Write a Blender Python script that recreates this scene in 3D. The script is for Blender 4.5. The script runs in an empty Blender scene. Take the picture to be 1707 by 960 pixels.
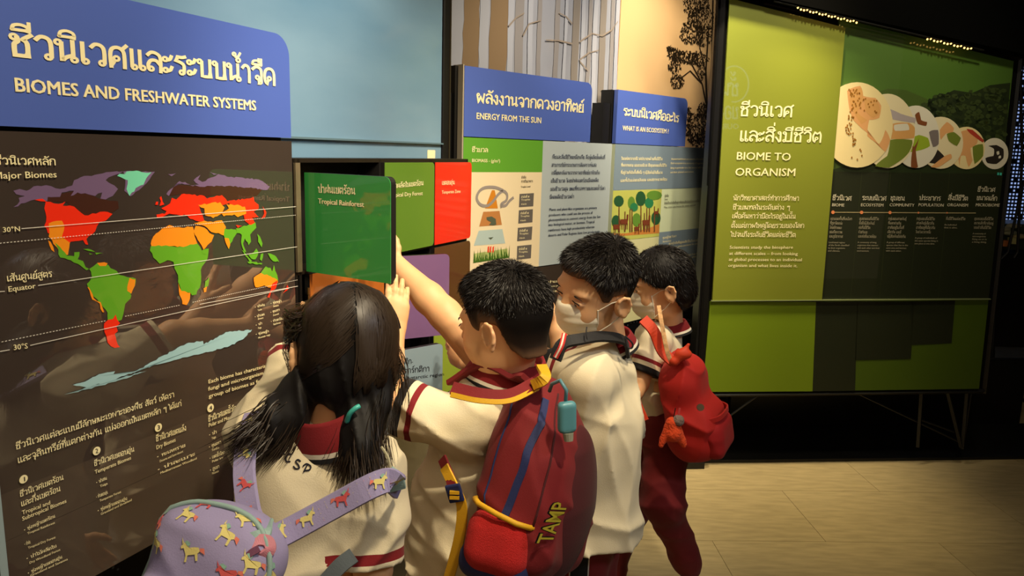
import bpy, bmesh, math, random
import numpy as np
from mathutils import Vector, Matrix, noise

S = bpy.context.scene
COL = S.collection
rnd = random.Random(7)

# ---------------------------------------------------------------- camera
F, PITCH, ROLL, H = 1250.0, math.radians(10.3), math.radians(1.6), 1.5
D0 = np.array([0, -math.sin(PITCH), -math.cos(PITCH)]); X0 = np.array([1., 0, 0])
FW = np.array([0, math.cos(PITCH), -math.sin(PITCH)])
RX = math.cos(ROLL)*X0 - math.sin(ROLL)*D0
DN = math.sin(ROLL)*X0 + math.cos(ROLL)*D0
EYE = np.array([0, 0, H])
cam = bpy.data.objects.new('camera', bpy.data.cameras.new('camera')); COL.objects.link(cam)
cam.data.sensor_width = 36; cam.data.lens = 36*F/1707; cam.data.clip_start = .05
cam.matrix_world = Matrix([[RX[i], -DN[i], -FW[i], EYE[i]] for i in range(3)] + [[0, 0, 0, 1]])
S.camera = cam

def ray(px, py):
    """world direction of the line of sight through a point of the photograph"""
    return RX*(px-853.5) + DN*(py-480) + FW*F

def J(px, py, Y):
    """world point seen at (px, py) at the distance Y in front of the viewer"""
    r = ray(px, py); return EYE + r*(Y/r[1])

# ---------------------------------------------------------------- world, lights, exposure
W = bpy.data.worlds.new('world'); S.world = W; W.use_nodes = True
W.node_tree.nodes['Background'].inputs[0].default_value = (1.0, .72, .42, 1)
W.node_tree.nodes['Background'].inputs[1].default_value = .035
S.view_settings.view_transform = 'Standard'; S.view_settings.look = 'None'
S.view_settings.gamma = 1; S.view_settings.use_curve_mapping = False
S.view_settings.exposure = 1.35

def aim(o, p, q):
    o.location = p
    o.rotation_euler = (Vector(q)-Vector(p)).to_track_quat('-Z', 'Y').to_euler()

def spot(p, q, power, angle=60, blend=.6, size=.05, col=(1, .80, .50)):
    l = bpy.data.lights.new('spot_lamp', 'SPOT'); l.energy = power; l.color = col
    l.spot_size = math.radians(angle); l.spot_blend = blend; l.shadow_soft_size = size
    o = bpy.data.objects.new('spot_lamp', l); COL.objects.link(o); aim(o, p, q); return o

def area(p, q, power, sx, sy, col=(1, .82, .55)):
    l = bpy.data.lights.new('area_lamp', 'AREA'); l.energy = power; l.color = col
    l.shape = 'RECTANGLE'; l.size = sx; l.size_y = sy
    o = bpy.data.objects.new('area_lamp', l); COL.objects.link(o); aim(o, p, q); return o

WARM = (1, .84, .58)
# row of ceiling spots washing the left boards and the children beside them
spot((.55, .55, 2.95), (-.55, 1.5, 1.35), 62, 62, .7, .06, WARM)
spot((.55, 1.35, 2.95), (-.25, 2.1, 1.1), 58, 60, .7, .06, WARM)
spot((1.2, 1.9, 2.95), (.2, 3.0, 1.3), 70, 60, .7, .06, WARM)
spot((.78, 2.95, 2.95), (.90, 3.9, 1.35), 74, 66, .7, .06, WARM)
spot((.70, .30, 2.75), (-.38, 1.72, 1.33), 46, 26, .9, .06, WARM)  # added fill spot, brightens the open green flap from the viewer's side
# spots on the mural wall
spot((.1, 1.2, 3.0), (-.75, 1.8, 2.2), 26, 60, .8, .08, (1, .92, .82))
spot((.9, 2.4, 3.0), (.35, 3.4, 2.1), 26, 60, .8, .08, (1, .92, .8))
spot((1.0, 3.0, 3.0), (.8, 4.1, 2.1), 9, 70, .8, .08, (1, .9, .75))
# green display wall, and the pool of light on the floor in front of it
spot((1.6, 2.3, 3.0), (1.5, 3.6, 1.75), 33, 66, .9, .08, (1, .88, .6))
spot((1.35, 3.1, 3.0), (1.15, 3.35, 0), 78, 44, 1., .1, (1, .80, .45))
spot((2.2, 3.1, 3.0), (2.1, 3.3, 0), 5, 50, 1., .1, (1, .80, .45))
# weak general light from behind the viewer
area((.3, -.6, 2.8), (0, 1.8, .9), 4.5, 2.2, 1.2, (1, .82, .58))
# added cool fill spot from the right, greying that side of the shirts
spot((2.6, .1, 3.2), (.15, 1.7, .8), 60, 50, 1., .35, (.80, .87, 1.))

# ---------------------------------------------------------------- materials
def lin(c):
    return tuple(((v/255)/12.92 if v/255 <= .04045 else ((v/255+.055)/1.055)**2.4) for v in c)
MATS = {}
def mat(name, rgb, rough=.6, coat=0., metal=0., emit=0., coat_rough=.03, sheen=0., trans=0., ior=1.45, bump=None, vary=None, spec=.5, sss=0., cior=1.6):
    """rgb in 0..255 as seen in the photo; bump=(scale, strength), vary=(scale, amount)"""
    if name in MATS: return MATS[name]
    m = bpy.data.materials.new(name); m.use_nodes = True; nt = m.node_tree; b = nt.nodes['Principled BSDF']
    c = lin(rgb); b.inputs['Base Color'].default_value = (*c, 1); b.inputs['Roughness'].default_value = rough
    b.inputs['Coat Weight'].default_value = coat; b.inputs['Coat Roughness'].default_value = coat_rough
    b.inputs['Coat IOR'].default_value = cior
    b.inputs['Metallic'].default_value = metal; b.inputs['IOR'].default_value = ior
    b.inputs['Specular IOR Level'].default_value = spec
    b.inputs['Sheen Weight'].default_value = sheen; b.inputs['Transmission Weight'].default_value = trans
    if sss:
        b.inputs['Subsurface Weight'].default_value = sss; b.inputs['Subsurface Radius'].default_value = (.02, .008, .004); b.inputs['Subsurface Scale'].default_value = .5
    if emit: b.inputs['Emission Color'].default_value = (*c, 1); b.inputs['Emission Strength'].default_value = emit
    tc = nt.nodes.new('ShaderNodeTexCoord')
    if bump:
        n = nt.nodes.new('ShaderNodeTexNoise'); n.inputs['Scale'].default_value = bump[0]; n.inputs['Detail'].default_value = 4
        nt.links.new(tc.outputs['Object'], n.inputs['Vector'])
        k = nt.nodes.new('ShaderNodeBump'); k.inputs['Strength'].default_value = bump[1]; k.inputs['Distance'].default_value = .01
        nt.links.new(n.outputs['Fac'], k.inputs['Height']); nt.links.new(k.outputs['Normal'], b.inputs['Normal'])
    if vary:
        n = nt.nodes.new('ShaderNodeTexNoise'); n.inputs['Scale'].default_value = vary[0]; n.inputs['Detail'].default_value = 5
        nt.links.new(tc.outputs['Object'], n.inputs['Vector'])
        r = nt.nodes.new('ShaderNodeValToRGB')
        r.color_ramp.elements[0].position = .3; r.color_ramp.elements[1].position = .7
        a = vary[1]
        r.color_ramp.elements[0].color = (*[x*(1-a) for x in c], 1); r.color_ramp.elements[1].color = (*[min(1, x*(1+a)) for x in c], 1)
        nt.links.new(n.outputs['Fac'], r.inputs['Fac']); nt.links.new(r.outputs['Color'], b.inputs['Base Color'])
    MATS[name] = m; return m

def ink(name, rgb, **k):
    """printed colour under clear acrylic"""
    k.setdefault('rough', .5); k.setdefault('coat', 1.); k.setdefault('coat_rough', .015)
    return mat('print_'+name, rgb, **k)

# ---------------------------------------------------------------- mesh helpers
class MB:
    def __init__(s): s.v = []; s.f = []; s.mi = []; s.cur = 0; s.at = {}
    def add(s, vs, fs):
        n = len(s.v); s.v.extend([tuple(map(float, p)) for p in vs]); s.f.extend([tuple(i+n for i in f) for f in fs]); s.mi.extend([s.cur]*len(fs)); return s
    def box(s, c, h, R=None):
        c = np.array(c, float); R = np.eye(3) if R is None else np.array(R)   # rows of R are the axes
        vs = [c + (i*h[0])*R[0] + (j*h[1])*R[1] + (k*h[2])*R[2] for i in (-1, 1) for j in (-1, 1) for k in (-1, 1)]
        return s.add(vs, [(0, 1, 3, 2), (4, 6, 7, 5), (0, 4, 5, 1), (2, 3, 7, 6), (0, 2, 6, 4), (1, 5, 7, 3)])
    def tube(s, pts, rad, n=10, cap=True, flat=1., up=None):
        pts = [np.array(p, float) for p in pts]; m = len(pts); rad = [rad]*m if np.isscalar(rad) else rad
        rings = []; pu = None
        for i, p in enumerate(pts):
            t = pts[min(i+1, m-1)]-pts[max(i-1, 0)]; t = t/(np.linalg.norm(t)+1e-9)
            if pu is None:
                a = np.array(up, float) if up is not None else (np.array([0, 0, 1.]) if abs(t[2]) < .9 else np.array([1., 0, 0]))
            else: a = pu
            if up is not None: a = np.array(up, float)
            a = a - t*np.dot(a, t); a /= (np.linalg.norm(a)+1e-9); b = np.cross(t, a); pu = a
            rings.append([p + rad[i]*(math.cos(q)*b + flat*math.sin(q)*a) for q in [2*math.pi*k/n for k in range(n)]])
        vs = [v for r in rings for v in r]; fs = []
        for i in range(m-1):
            for k in range(n): fs.append((i*n+k, i*n+(k+1) % n, (i+1)*n+(k+1) % n, (i+1)*n+k))
        if cap: fs.append(tuple(range(n))[::-1]); fs.append(tuple((m-1)*n+k for k in range(n)))
        return s.add(vs, fs)
    def ball(s, c, r, R=None, nu=16, nv=10):
        c = np.array(c, float); r = np.array([r]*3 if np.isscalar(r) else r, float); R = np.eye(3) if R is None else np.array(R)
        vs = [c + R[2]*r[2]]; fs = []
        for i in range(1, nv):
            t = math.pi*i/nv
            for k in range(nu):
                q = 2*math.pi*k/nu
                vs.append(c + R[0]*r[0]*math.sin(t)*math.cos(q) + R[1]*r[1]*math.sin(t)*math.sin(q) + R[2]*r[2]*math.cos(t))
        vs.append(c - R[2]*r[2])
        for k in range(nu): fs.append((0, 1+k, 1+(k+1) % nu)); fs.append((len(vs)-1, 1+(nv-2)*nu+(k+1) % nu, 1+(nv-2)*nu+k))
        for i in range(nv-2):
            for k in range(nu): a = 1+i*nu; fs.append((a+k, a+nu+k, a+nu+(k+1) % nu, a+(k+1) % nu))
        return s.add(vs, fs)
    def prism(s, front, off):
        """polygon extruded by the vector off"""
        n = len(front); off = np.array(off, float); vs = [np.array(p, float) for p in front]; vs += [p+off for p in vs]
        fs = [tuple(range(n)), tuple(range(2*n-1, n-1, -1))] + [(i, n+i, n+(i+1) % n, (i+1) % n) for i in range(n)]
        return s.add(vs, fs)
    def build(s, name, m, parent=None, smooth=False, bevel=0):
        me = bpy.data.meshes.new(name); me.from_pydata(s.v, [], s.f); me.update()
        ms = m if isinstance(m, (list, tuple)) else [m]
        for x in ms: me.materials.append(x)
        if len(ms) > 1: me.polygons.foreach_set('material_index', s.mi)
        if smooth: me.polygons.foreach_set('use_smooth', [True]*len(me.polygons))
        for k, a in s.at.items():
            at = me.attributes.new(k, 'FLOAT', 'POINT'); at.data.foreach_set('value', np.array(a, dtype=np.float32))
        o = bpy.data.objects.new(name, me); COL.objects.link(o)
        if parent is not None: attach(o, parent)
        if bevel:
            b = o.modifiers.new('bevel', 'BEVEL'); b.width = bevel; b.segments = 2; b.limit_method = 'ANGLE'
        return o

def attach(o, parent):
    o.parent = parent; o.matrix_parent_inverse = Matrix.Translation(-Vector(WLOC.get(parent.name, (0, 0, 0))))
WLOC = {}
def thing(name, label, cat, loc=(0, 0, 0), group=None):
    o = bpy.data.objects.new(name, None); COL.objects.link(o); o.location = [float(x) for x in loc]
    o.empty_display_size = .05
    WLOC[o.name] = tuple(float(x) for x in loc); o['label'] = label; o['category'] = cat
    if group: o['group'] = group
    return o
def tag(o, label, cat, group=None):
    o['label'] = label; o['category'] = cat
    if group: o['group'] = group
    return o
def struct(o): o['kind'] = 'structure'; return o

# ---------------------------------------------------------------- vertical board planes
class Plane:
    def __init__(s, p, d):
        """through the point p (x, y), running along the horizontal direction d; n faces the viewer"""
        s.p = np.array([p[0], p[1], 0.]); d = np.array([d[0], d[1], 0.]); s.u = d/np.linalg.norm(d)
        s.n = np.array([s.u[1], -s.u[0], 0.])
        if np.dot(s.n, EYE-s.p) < 0: s.n = -s.n
    def hit(s, px, py, off=0.):
        r = ray(px, py); t = np.dot(s.p+s.n*off-EYE, s.n)/np.dot(r, s.n); return EYE + r*t
    def uv(s, px, py):
        q = s.hit(px, py); return np.array([np.dot(q-s.p, s.u), q[2]])
    def pt(s, uv, off=0.): return s.p + s.u*uv[0] + s.n*off + np.array([0, 0, uv[1]])
    def shift(s, off): q = Plane((0, 0), s.u[:2]); q.u = s.u; q.n = s.n; q.p = s.p + s.n*off; return q
    def uvs(s, pts): return [s.uv(*p) for p in pts]
def d_of(deg): a = math.radians(deg); return (math.sin(a), math.cos(a))

PA = Plane((-.494, 1.7), d_of(23.3))                 # biomes board and flap cabinet
PE = Plane((-.175, 2.65), d_of(43.3))                # energy board
PC = Plane((.49, 3.5), d_of(43.3))                   # ecosystem board
g0 = J(1400, 500, 3.5)
PG = Plane(g0[:2], d_of(84.5))                       # green display wall

def rounded(u0, u1, v0, v1, r, corners=(0, 0, 1, 1), n=6):
    """outline; corners = which of (bl, br, tr, tl) are rounded"""
    out = []
    for (cx, cy, a0, on, x, y) in ((u0+r, v0+r, 180, corners[0], u0, v0), (u1-r, v0+r, 270, corners[1], u1, v0), (u1-r, v1-r, 0, corners[2], u1, v1), (u0+r, v1-r, 90, corners[3], u0, v1)):
        if on:
            for k in range(n+1):
                a = math.radians(a0+90*k/n); out.append((cx+r*math.cos(a), cy+r*math.sin(a)))
        else: out.append((x, y))
    return out

def plate(P, outline, name, m, parent, off=0., depth=.01, bevel=0):
    """a solid sheet whose front face lies at off and which is depth thick behind it"""
    b = MB(); b.prism([P.pt(q, off) for q in outline], -P.n*depth); return b.build(name, m, parent, bevel=bevel)

def sheet(P, polys, name, m, parent, off):
    """flat print"""
    b = MB()
    for q in polys: b.add([P.pt(x, off) for x in q], [tuple(range(len(q)))])
    return b.build(name, m, parent)

def strip(p, q, w):
    p = np.array(p, float); q = np.array(q, float); d = q-p; L = np.linalg.norm(d)+1e-9; n = np.array([-d[1], d[0]])/L*w/2
    return [p-n, q-n, q+n, p+n]
# ---------------------------------------------------------------- lettering: looped Thai drawn with a round pen, Latin from the built-in font
# glyph: (advance, [polylines], [(circle x, y)])   consonant height 1
G = {
'ก': (.82, [[(.14,0),(.14,.5),(.26,.64),(.08,.76),(.2,.94),(.42,1),(.62,.93),(.7,.75),(.7,0)]], []),
'ข': (.76, [[(.3,.86),(.28,.64),(.2,.52),(.2,.04),(.62,.04),(.62,1)]], [(.2,.86)]),
'ค': (.84, [[(.14,0),(.12,.6),(.2,.9),(.42,1),(.64,.9),(.72,.65),(.72,0)],[(.14,.06),(.3,.34)]], [(.37,.44)]),
'ฆ': (.84, [[(.2,.7),(.2,0),(.72,0),(.72,1)]], [(.2,.84),(.3,.1)]),
'ง': (.62, [[(.44,.86),(.46,.05),(.38,.02),(.06,.46)]], [(.34,.87)]),
'จ': (.74, [[(.08,.84),(.28,1),(.52,.96),(.64,.72),(.62,.04),(.5,.0),(.46,.26)]], [(.38,.36)]),
'ฉ': (.8, [[(.12,.7),(.22,.96),(.5,1),(.68,.8),(.68,.0),(.4,.12)]], [(.2,.6),(.3,.1)]),
'ช': (.8, [[(.28,.84),(.3,.66),(.18,.52),(.18,.04),(.6,.04),(.6,.6),(.46,.76),(.58,.86),(.76,1.0)]], [(.18,.84)]),
'ซ': (.84, [[(.28,.84),(.3,.66),(.2,.52),(.2,.04),(.62,.04),(.62,.6),(.48,.76),(.6,.86),(.8,1.0)],[(.1,.9),(.2,1.05)]], [(.16,.84)]),
'ณ': (1.1, [[(.14,.0),(.3,.9),(.42,.9),(.46,.0),(.6,.3),(.84,.12),(.9,1)]], [(.16,.84),(.86,.12)]),
'ด': (.84, [[(.72,0),(.72,.65),(.62,.92),(.42,1),(.2,.9),(.1,.6),(.14,.2),(.24,.04),(.34,.28)]], [(.4,.38)]),
'ต': (.84, [[(.72,0),(.72,.7),(.62,.98),(.42,.82),(.24,.98),(.1,.62),(.14,.2),(.24,.04),(.34,.28)]], [(.4,.38)]),
'ถ': (.82, [[(.24,.1),(.24,.5),(.32,.64),(.12,.76),(.22,.94),(.42,1),(.62,.93),(.7,.75),(.7,0)]], [(.14,.1)]),
'ท': (.82, [[(.25,.87),(.25,0)],[(.25,.3),(.44,.9),(.6,1),(.7,.84),(.7,0)]], [(.14,.87)]),
'ฑ': (.86, [[(.25,.87),(.25,0)],[(.25,.3),(.42,.86),(.52,.98),(.62,.84),(.72,.98),(.78,.84),(.76,0)]], [(.14,.87)]),
'ญ': (1.08, [[(.14,0),(.12,.6),(.2,.9),(.42,1),(.6,.9),(.66,.6),(.66,.04),(.96,.04),(.96,1)],[(.4,-.2),(.7,-.4),(.96,-.2)]], [(.37,.44)]),
'ฐ': (.76, [[(.12,.5),(.12,.04),(.62,.04),(.62,.5),(.3,.64),(.12,.74),(.22,.95),(.66,.95)],[(.2,-.2),(.4,-.4),(.6,-.2)]], []),
'๔': (.8, [[(.3,.4),(.5,.4),(.6,.7),(.3,.95),(.1,.6),(.2,.1),(.7,.05),(.78,1.1)]], [(.3,.5)]),
'ธ': (.76, [[(.12,.5),(.12,.04),(.62,.04),(.62,.5),(.3,.64),(.12,.74),(.22,.95),(.66,.95)]], []),
'น': (.86, [[(.25,.87),(.25,.02),(.4,.2),(.6,.3)],[(.66,.2),(.66,1)]], [(.14,.87),(.7,.12)]),
'บ': (.8, [[(.25,.87),(.25,.04),(.68,.04),(.68,1)]], [(.14,.87)]),
'ป': (.8, [[(.25,.87),(.25,.04),(.68,.04),(.68,1.38)]], [(.14,.87)]),
'ผ': (.8, [[(.14,.8),(.14,.02),(.4,.5),(.66,.02),(.66,1)]], [(.25,.85)]),
'ฝ': (.8, [[(.14,.8),(.14,.02),(.4,.5),(.66,.02),(.66,1.38)]], [(.25,.85)]),
'พ': (.92, [[(.1,.82),(.22,.02),(.45,.7),(.66,.02),(.82,1)]], [(.2,.87)]),
'ฟ': (.92, [[(.1,.82),(.22,.02),(.45,.7),(.66,.02),(.8,1.38)]], [(.2,.87)]),
'ภ': (.84, [[(.26,.1),(.26,.5),(.32,.64),(.14,.76),(.24,.94),(.44,1),(.64,.93),(.72,.75),(.72,0)]], [(.14,.1)]),
'ม': (.86, [[(.25,.87),(.25,.06),(.7,.06),(.7,1)]], [(.14,.87),(.16,.12)]),
'ย': (.78, [[(.2,.9),(.12,.62),(.34,.52),(.14,.38),(.14,.04),(.64,.04),(.64,1)]], [(.3,.87)]),
'ร': (.66, [[(.48,.1),(.5,.5),(.34,.66),(.12,.74),(.2,.96),(.4,.94),(.58,1)]], [(.38,.12)]),
'ล': (.8, [[(.1,.84),(.28,1),(.52,.96),(.68,.74),(.68,0)],[(.68,.36),(.5,.58),(.26,.58),(.12,.36),(.14,.14)]], [(.24,.14)]),
'ว': (.72, [[(.1,.84),(.26,1),(.48,.97),(.6,.75),(.6,.14)]], [(.5,.12)]),
'ศ': (.86, [[(.14,0),(.12,.6),(.2,.9),(.42,1),(.62,.9),(.7,.65),(.7,0)],[(.14,.06),(.3,.34)],[(.6,.9),(.82,1.14)]], [(.37,.44)]),
'ษ': (.86, [[(.25,.87),(.25,.04),(.68,.04),(.68,1)],[(.48,.5),(.82,.56)]], [(.14,.87),(.42,.46)]),
'ส': (.82, [[(.1,.84),(.28,1),(.5,.96),(.66,.74),(.66,0)],[(.66,.36),(.5,.58),(.26,.58),(.12,.36),(.14,.14)],[(.56,.9),(.8,1.14)]], [(.24,.14)]),
'ห': (.84, [[(.25,.87),(.25,0)],[(.25,.34),(.62,.72),(.7,.5),(.7,0)]], [(.14,.87),(.62,.86)]),
'อ': (.78, [[(.12,.84),(.26,1),(.48,1),(.64,.8),(.64,.16),(.52,.02),(.26,.02),(.12,.16),(.12,.5)]], [(.23,.52)]),
'ะ': (.52, [[(.2,.7),(.34,.76),(.42,.94)],[(.2,.12),(.34,.18),(.42,.36)]], [(.12,.74),(.12,.16)]),
'า': (.62, [[(.08,.84),(.22,1),(.4,.96),(.48,.72),(.48,0)]], []),
'ำ': (.62, [[(.08,.84),(.22,1),(.4,.96),(.48,.72),(.48,0)]], [(-.16,1.26)]),
'เ': (.4, [[(.16,1),(.16,.14)]], [(.26,.12)]),
'แ': (.76, [[(.16,1),(.16,.14)],[(.52,1),(.52,.14)]], [(.26,.12),(.62,.12)]),
'ไ': (.44, [[(.26,.14),(.24,1.1),(.1,1.34),(.02,1.1),(-.04,1.42)]], [(.34,.12)]),
'ใ': (.44, [[(.26,.14),(.26,1.1),(.2,1.38),(.04,1.3),(.08,1.12)]], [(.34,.12),(.1,1.16)]),
'โ': (.44, [[(.26,.14),(.26,1.08),(.02,1.2),(.06,1.4),(.42,1.42)]], [(.34,.12)]),
'ๆ': (.7, [[(.1,.8),(.3,1),(.34,.7),(.24,.7)],[(.34,.9),(.6,1),(.6,-.3)]], []),
'ิ': (0, [[(-.66,1.16),(-.6,1.36),(-.38,1.44),(-.16,1.36),(-.1,1.16),(-.66,1.16)]], []),
'ี': (0, [[(-.66,1.16),(-.6,1.34),(-.38,1.4),(-.16,1.32),(-.1,1.16),(-.66,1.16)],[(-.1,1.16),(-.1,1.52)]], []),
'ื': (0, [[(-.66,1.16),(-.6,1.34),(-.38,1.4),(-.16,1.32),(-.1,1.16),(-.66,1.16)],[(-.1,1.16),(-.1,1.52)],[(-.26,1.3),(-.26,1.52)]], []),
'ึ': (0, [[(-.66,1.16),(-.6,1.34),(-.38,1.4),(-.16,1.32),(-.1,1.16),(-.66,1.16)]], [(-.12,1.4)]),
'ั': (0, [[(-.34,1.2),(-.16,1.22),(.0,1.42)]], [(-.42,1.3)]),
'็': (0, [[(-.5,1.2),(-.5,1.4),(-.2,1.4),(-.1,1.5)]], [(-.28,1.24)]),
'่': (0, [[(-.12,1.24),(-.12,1.5)]], []),
'้': (0, [[(-.32,1.24),(-.16,1.26),(-.02,1.5)]], [(-.38,1.38)]),
'์': (0, [[(-.3,1.4),(-.2,1.42),(-.02,1.6)]], [(-.3,1.28)]),
'ุ': (0, [[(-.18,-.14),(-.18,-.42)]], [(-.27,-.2)]),
'ู': (0, [[(-.44,-.2),(-.44,-.42),(-.12,-.42),(-.12,-.16)]], [(-.5,-.2)]),
}
UP = set('ิีึืั'); TONE = set('่้์')

def smooth_line(p, k=3):
    """rounded where the line bends gently, sharp at its corners"""
    if len(p) < 3: return list(p)
    P = [np.array(x, float) for x in p]; cut = [0]
    for i in range(1, len(P)-1):
        a = P[i]-P[i-1]; b = P[i+1]-P[i]; c = np.dot(a, b)/(np.linalg.norm(a)*np.linalg.norm(b)+1e-9)
        if c < .35: cut.append(i)
    cut.append(len(P)-1); out = []
    for s0, s1 in zip(cut[:-1], cut[1:]):
        g = P[s0:s1+1]; q = [g[0]]+g+[g[-1]]
        for i in range(1, len(q)-2):
            a, b, c, d = q[i-1:i+3]
            for j in range(k):
                t = j/k; out.append(tuple(.5*((2*b)+(c-a)*t+(2*a-5*b+4*c-d)*t*t+(3*b-a-3*c+d)*t**3)))
    out.append(tuple(P[-1])); return out

def pen(mb, line, w, closed=False):
    """mitred ribbon along a polyline (x, y)"""
    P = [np.array(p, float) for p in line]
    P = [P[0]]+[P[i] for i in range(1, len(P)) if np.linalg.norm(P[i]-P[i-1]) > 1e-6]
    n = len(P); L = []; R = []
    for i in range(n):
        if closed: a, b = P[i-1], P[(i+1) % n]
        else: a, b = P[max(i-1, 0)], P[min(i+1, n-1)]
        t = b-a; t /= (np.linalg.norm(t)+1e-9); nn = np.array([-t[1], t[0]])
        p = P[i]
        if not closed and i == 0: p = p-t*w*.3
        if not closed and i == n-1: p = p+t*w*.3
        s = w/2
        if 0 < i < n-1 or closed:
            e = P[i]-P[i-1]; e /= (np.linalg.norm(e)+1e-9); s = w/2/max(.6, abs(np.dot(nn, np.array([-e[1], e[0]]))))
        L.append(p+nn*s); R.append(p-nn*s)
    m = n if closed else n-1
    fs = [(i, (i+1) % n, n+(i+1) % n, n+i) for i in range(m)]
    mb.append(([*L, *R], [f[::-1] for f in fs]))

def thai_mesh(txt, w, fine):
    out = []; x = 0.; prev = ''
    for ci, ch in enumerate(txt):
        if ch in G:
            adv, lines, circ = G[ch]; dy = 0
            if ch in TONE and prev in UP: dy = .34
            if ch in TONE and txt[ci+1:ci+2] == 'ำ': dy = .2
            for l in lines:
                pen(out, [(x+a, b+dy) for a, b in (smooth_line(l, 3) if fine else l)], w if adv else w*.78)
            r = .112 if adv else .088
            k = 10 if fine else 5
            for cx, cy in circ:
                pen(out, [(x+cx+r*math.cos(2*math.pi*i/k), cy+dy+r*math.sin(2*math.pi*i/k)) for i in range(k)], w*.66, True)
            x += adv; prev = ch
        elif ch == ' ': x += .5; prev = ch
        else:
            V, Fc, wd = latin_mesh(ch, 1.35, 0.); out.append(([(x+a, b) for a, b in V], Fc)); x += wd; prev = ch
    V = []; Fs = []
    for k, (vs, fs) in enumerate(out):
        n = len(V); V.extend([(p[0], p[1], k % 4) for p in vs]); Fs.extend([tuple(i+n for i in f) for f in fs])
    return V, Fs, x

def latin_mesh(txt, size, bold):
    c = bpy.data.curves.new('t', 'FONT'); c.body = txt; c.size = size; c.offset = bold; c.resolution_u = 2
    o = bpy.data.objects.new('t', c); COL.objects.link(o)
    me = o.to_mesh(); V = [(v.co.x, v.co.y) for v in me.vertices]; Fs = [tuple(p.vertices) for p in me.polygons]
    o.to_mesh_clear(); bpy.data.objects.remove(o); bpy.data.curves.remove(c)
    w = max([a for a, b in V], default=0.)
    return V, Fs, w+.08*size

def is_thai(s): return any('\u0e00' <= c <= '\u0e7f' for c in s)

def lay(P, mb, txt, p0, p1, hpx, bold=.5, off=.0004, mirror=False, fine=None):
    """one line of lettering from the baseline point p0 to p1 (photo points), letters hpx high at p0"""
    a = P.uv(*p0); b = P.uv(*p1); top = P.uv(p0[0], p0[1]-hpx); hh = top[1]-a[1]
    if is_thai(txt):
        V, Fs, w = thai_mesh(txt, .105+.05*bold, (hpx > 11) if fine is None else fine); hs = hh
    else:
        V0, F0, w = latin_mesh(txt, 1., -.004); hs = hh/.70; q_ = .018*bold; V = []; Fs = []
        for k, (dx, dy) in enumerate([(-q_, -q_*.5), (q_, q_*.5), (q_, -q_*.5), (-q_, q_*.5)][:4 if hpx > 6 else 2]):
            n0 = len(V); V += [(x+dx, y+dy, k) for x, y in V0]; Fs += [tuple(i+n0 for i in f) for f in F0]
    w = max(w-(.08 if not is_thai(txt) else .1), .1)
    d = b-a; vs = []
    for x, y, *z in V:
        t = x/w
        q = a + d*t + np.array([0, y*hs]); vs.append(P.pt(q, off+(z[0]*.00012 if z else 0)))
    mb.add(vs, Fs)

def letters(P, lines, name, m, parent, off=.0006, bold=.5, fine=None):
    mb = MB()
    for l in lines: lay(P, mb, l[0], l[1], l[2], l[3], l[4] if len(l) > 4 else bold, off, fine=fine)
    o = mb.build(name, m, parent)
    if name in ('body_lettering', 'legend_lettering', 'trophic_lettering', 'lower_lettering'): o['kind'] = 'stuff'
    return o
# ================================================================ SETTING
black = mat('black_metal', (16, 15, 15), rough=.45)
black_matte = mat('black_matte', (10, 10, 10), rough=.9, spec=.1)
CREAM = ink('cream', (252, 240, 190), rough=.6)
WHITE = ink('white', (236, 232, 220))

# floor of large vinyl tiles in a half bond
tile_m = []
for k in range(3):
    m = mat('vinyl_%d' % k, [(176, 158, 118), (174, 156, 116), (178, 160, 120)][k], rough=.42, vary=(13, .15), spec=.35)
    nt = m.node_tree; tex = [n for n in nt.nodes if n.type == 'TEX_NOISE'][0]; tc = [n for n in nt.nodes if n.type == 'TEX_COORD'][0]
    mp = nt.nodes.new('ShaderNodeMapping'); mp.inputs['Scale'].default_value = (.6, 3.2, 1)
    nt.links.new(tc.outputs['Object'], mp.inputs['Vector']); nt.links.new(mp.outputs['Vector'], tex.inputs['Vector']); tile_m.append(m)
grout = mat('floor_seam', (150, 134, 98), rough=.7)
b = MB(); b.box((2.2, 3.2, -.03), (5.2, 5.2, .025)); floor = struct(b.build('floor', grout))
fd = np.array([math.cos(math.radians(2)), math.sin(math.radians(2)), 0]); fn = np.array([-fd[1], fd[0], 0])
tw, th, gp = .92, .46, .0009
tmesh = []
for m in tile_m:
    t = MB(); t.box((0, 0, -.0025), (tw/2-gp, th/2-gp, .0025), (fd, fn, (0, 0, 1))); o = t.build('floor_tile', m, floor, bevel=0); tmesh.append(o.data); COL.objects.unlink(o); bpy.data.objects.remove(o)
for i in range(-2, 6):
    for j in range(-2, 15):
        c = fd*((i+.5*(j % 2))*tw) + fn*(j*th+.2)
        if not (-1.6 < c[0] < 4.8 and -.6 < c[1] < 7): continue
        o = bpy.data.objects.new('floor_tile', tmesh[rnd.randrange(3)]); COL.objects.link(o); attach(o, floor); o.location = (c[0], c[1], 0)

# ceiling: black slab with a grille of dark slats
b = MB(); b.box((2.2, 3.2, 3.32), (5.2, 5.2, .04)); ceil = struct(b.build('ceiling', black_matte))
for i in range(26):
    t = MB(); t.box((2.2+i*.16-.4, 4.2, 3.2), (.02, 3.4, .05)); t.build('ceiling_slat', mat('slat', (26, 26, 27), rough=.7), ceil)

def poly_wall(P, u0, u1, v0, v1, name, m, off, depth=.04, parent=None):
    return plate(P, [(u0, v0), (u1, v0), (u1, v1), (u0, v1)], name, m, parent, off, depth)

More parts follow.
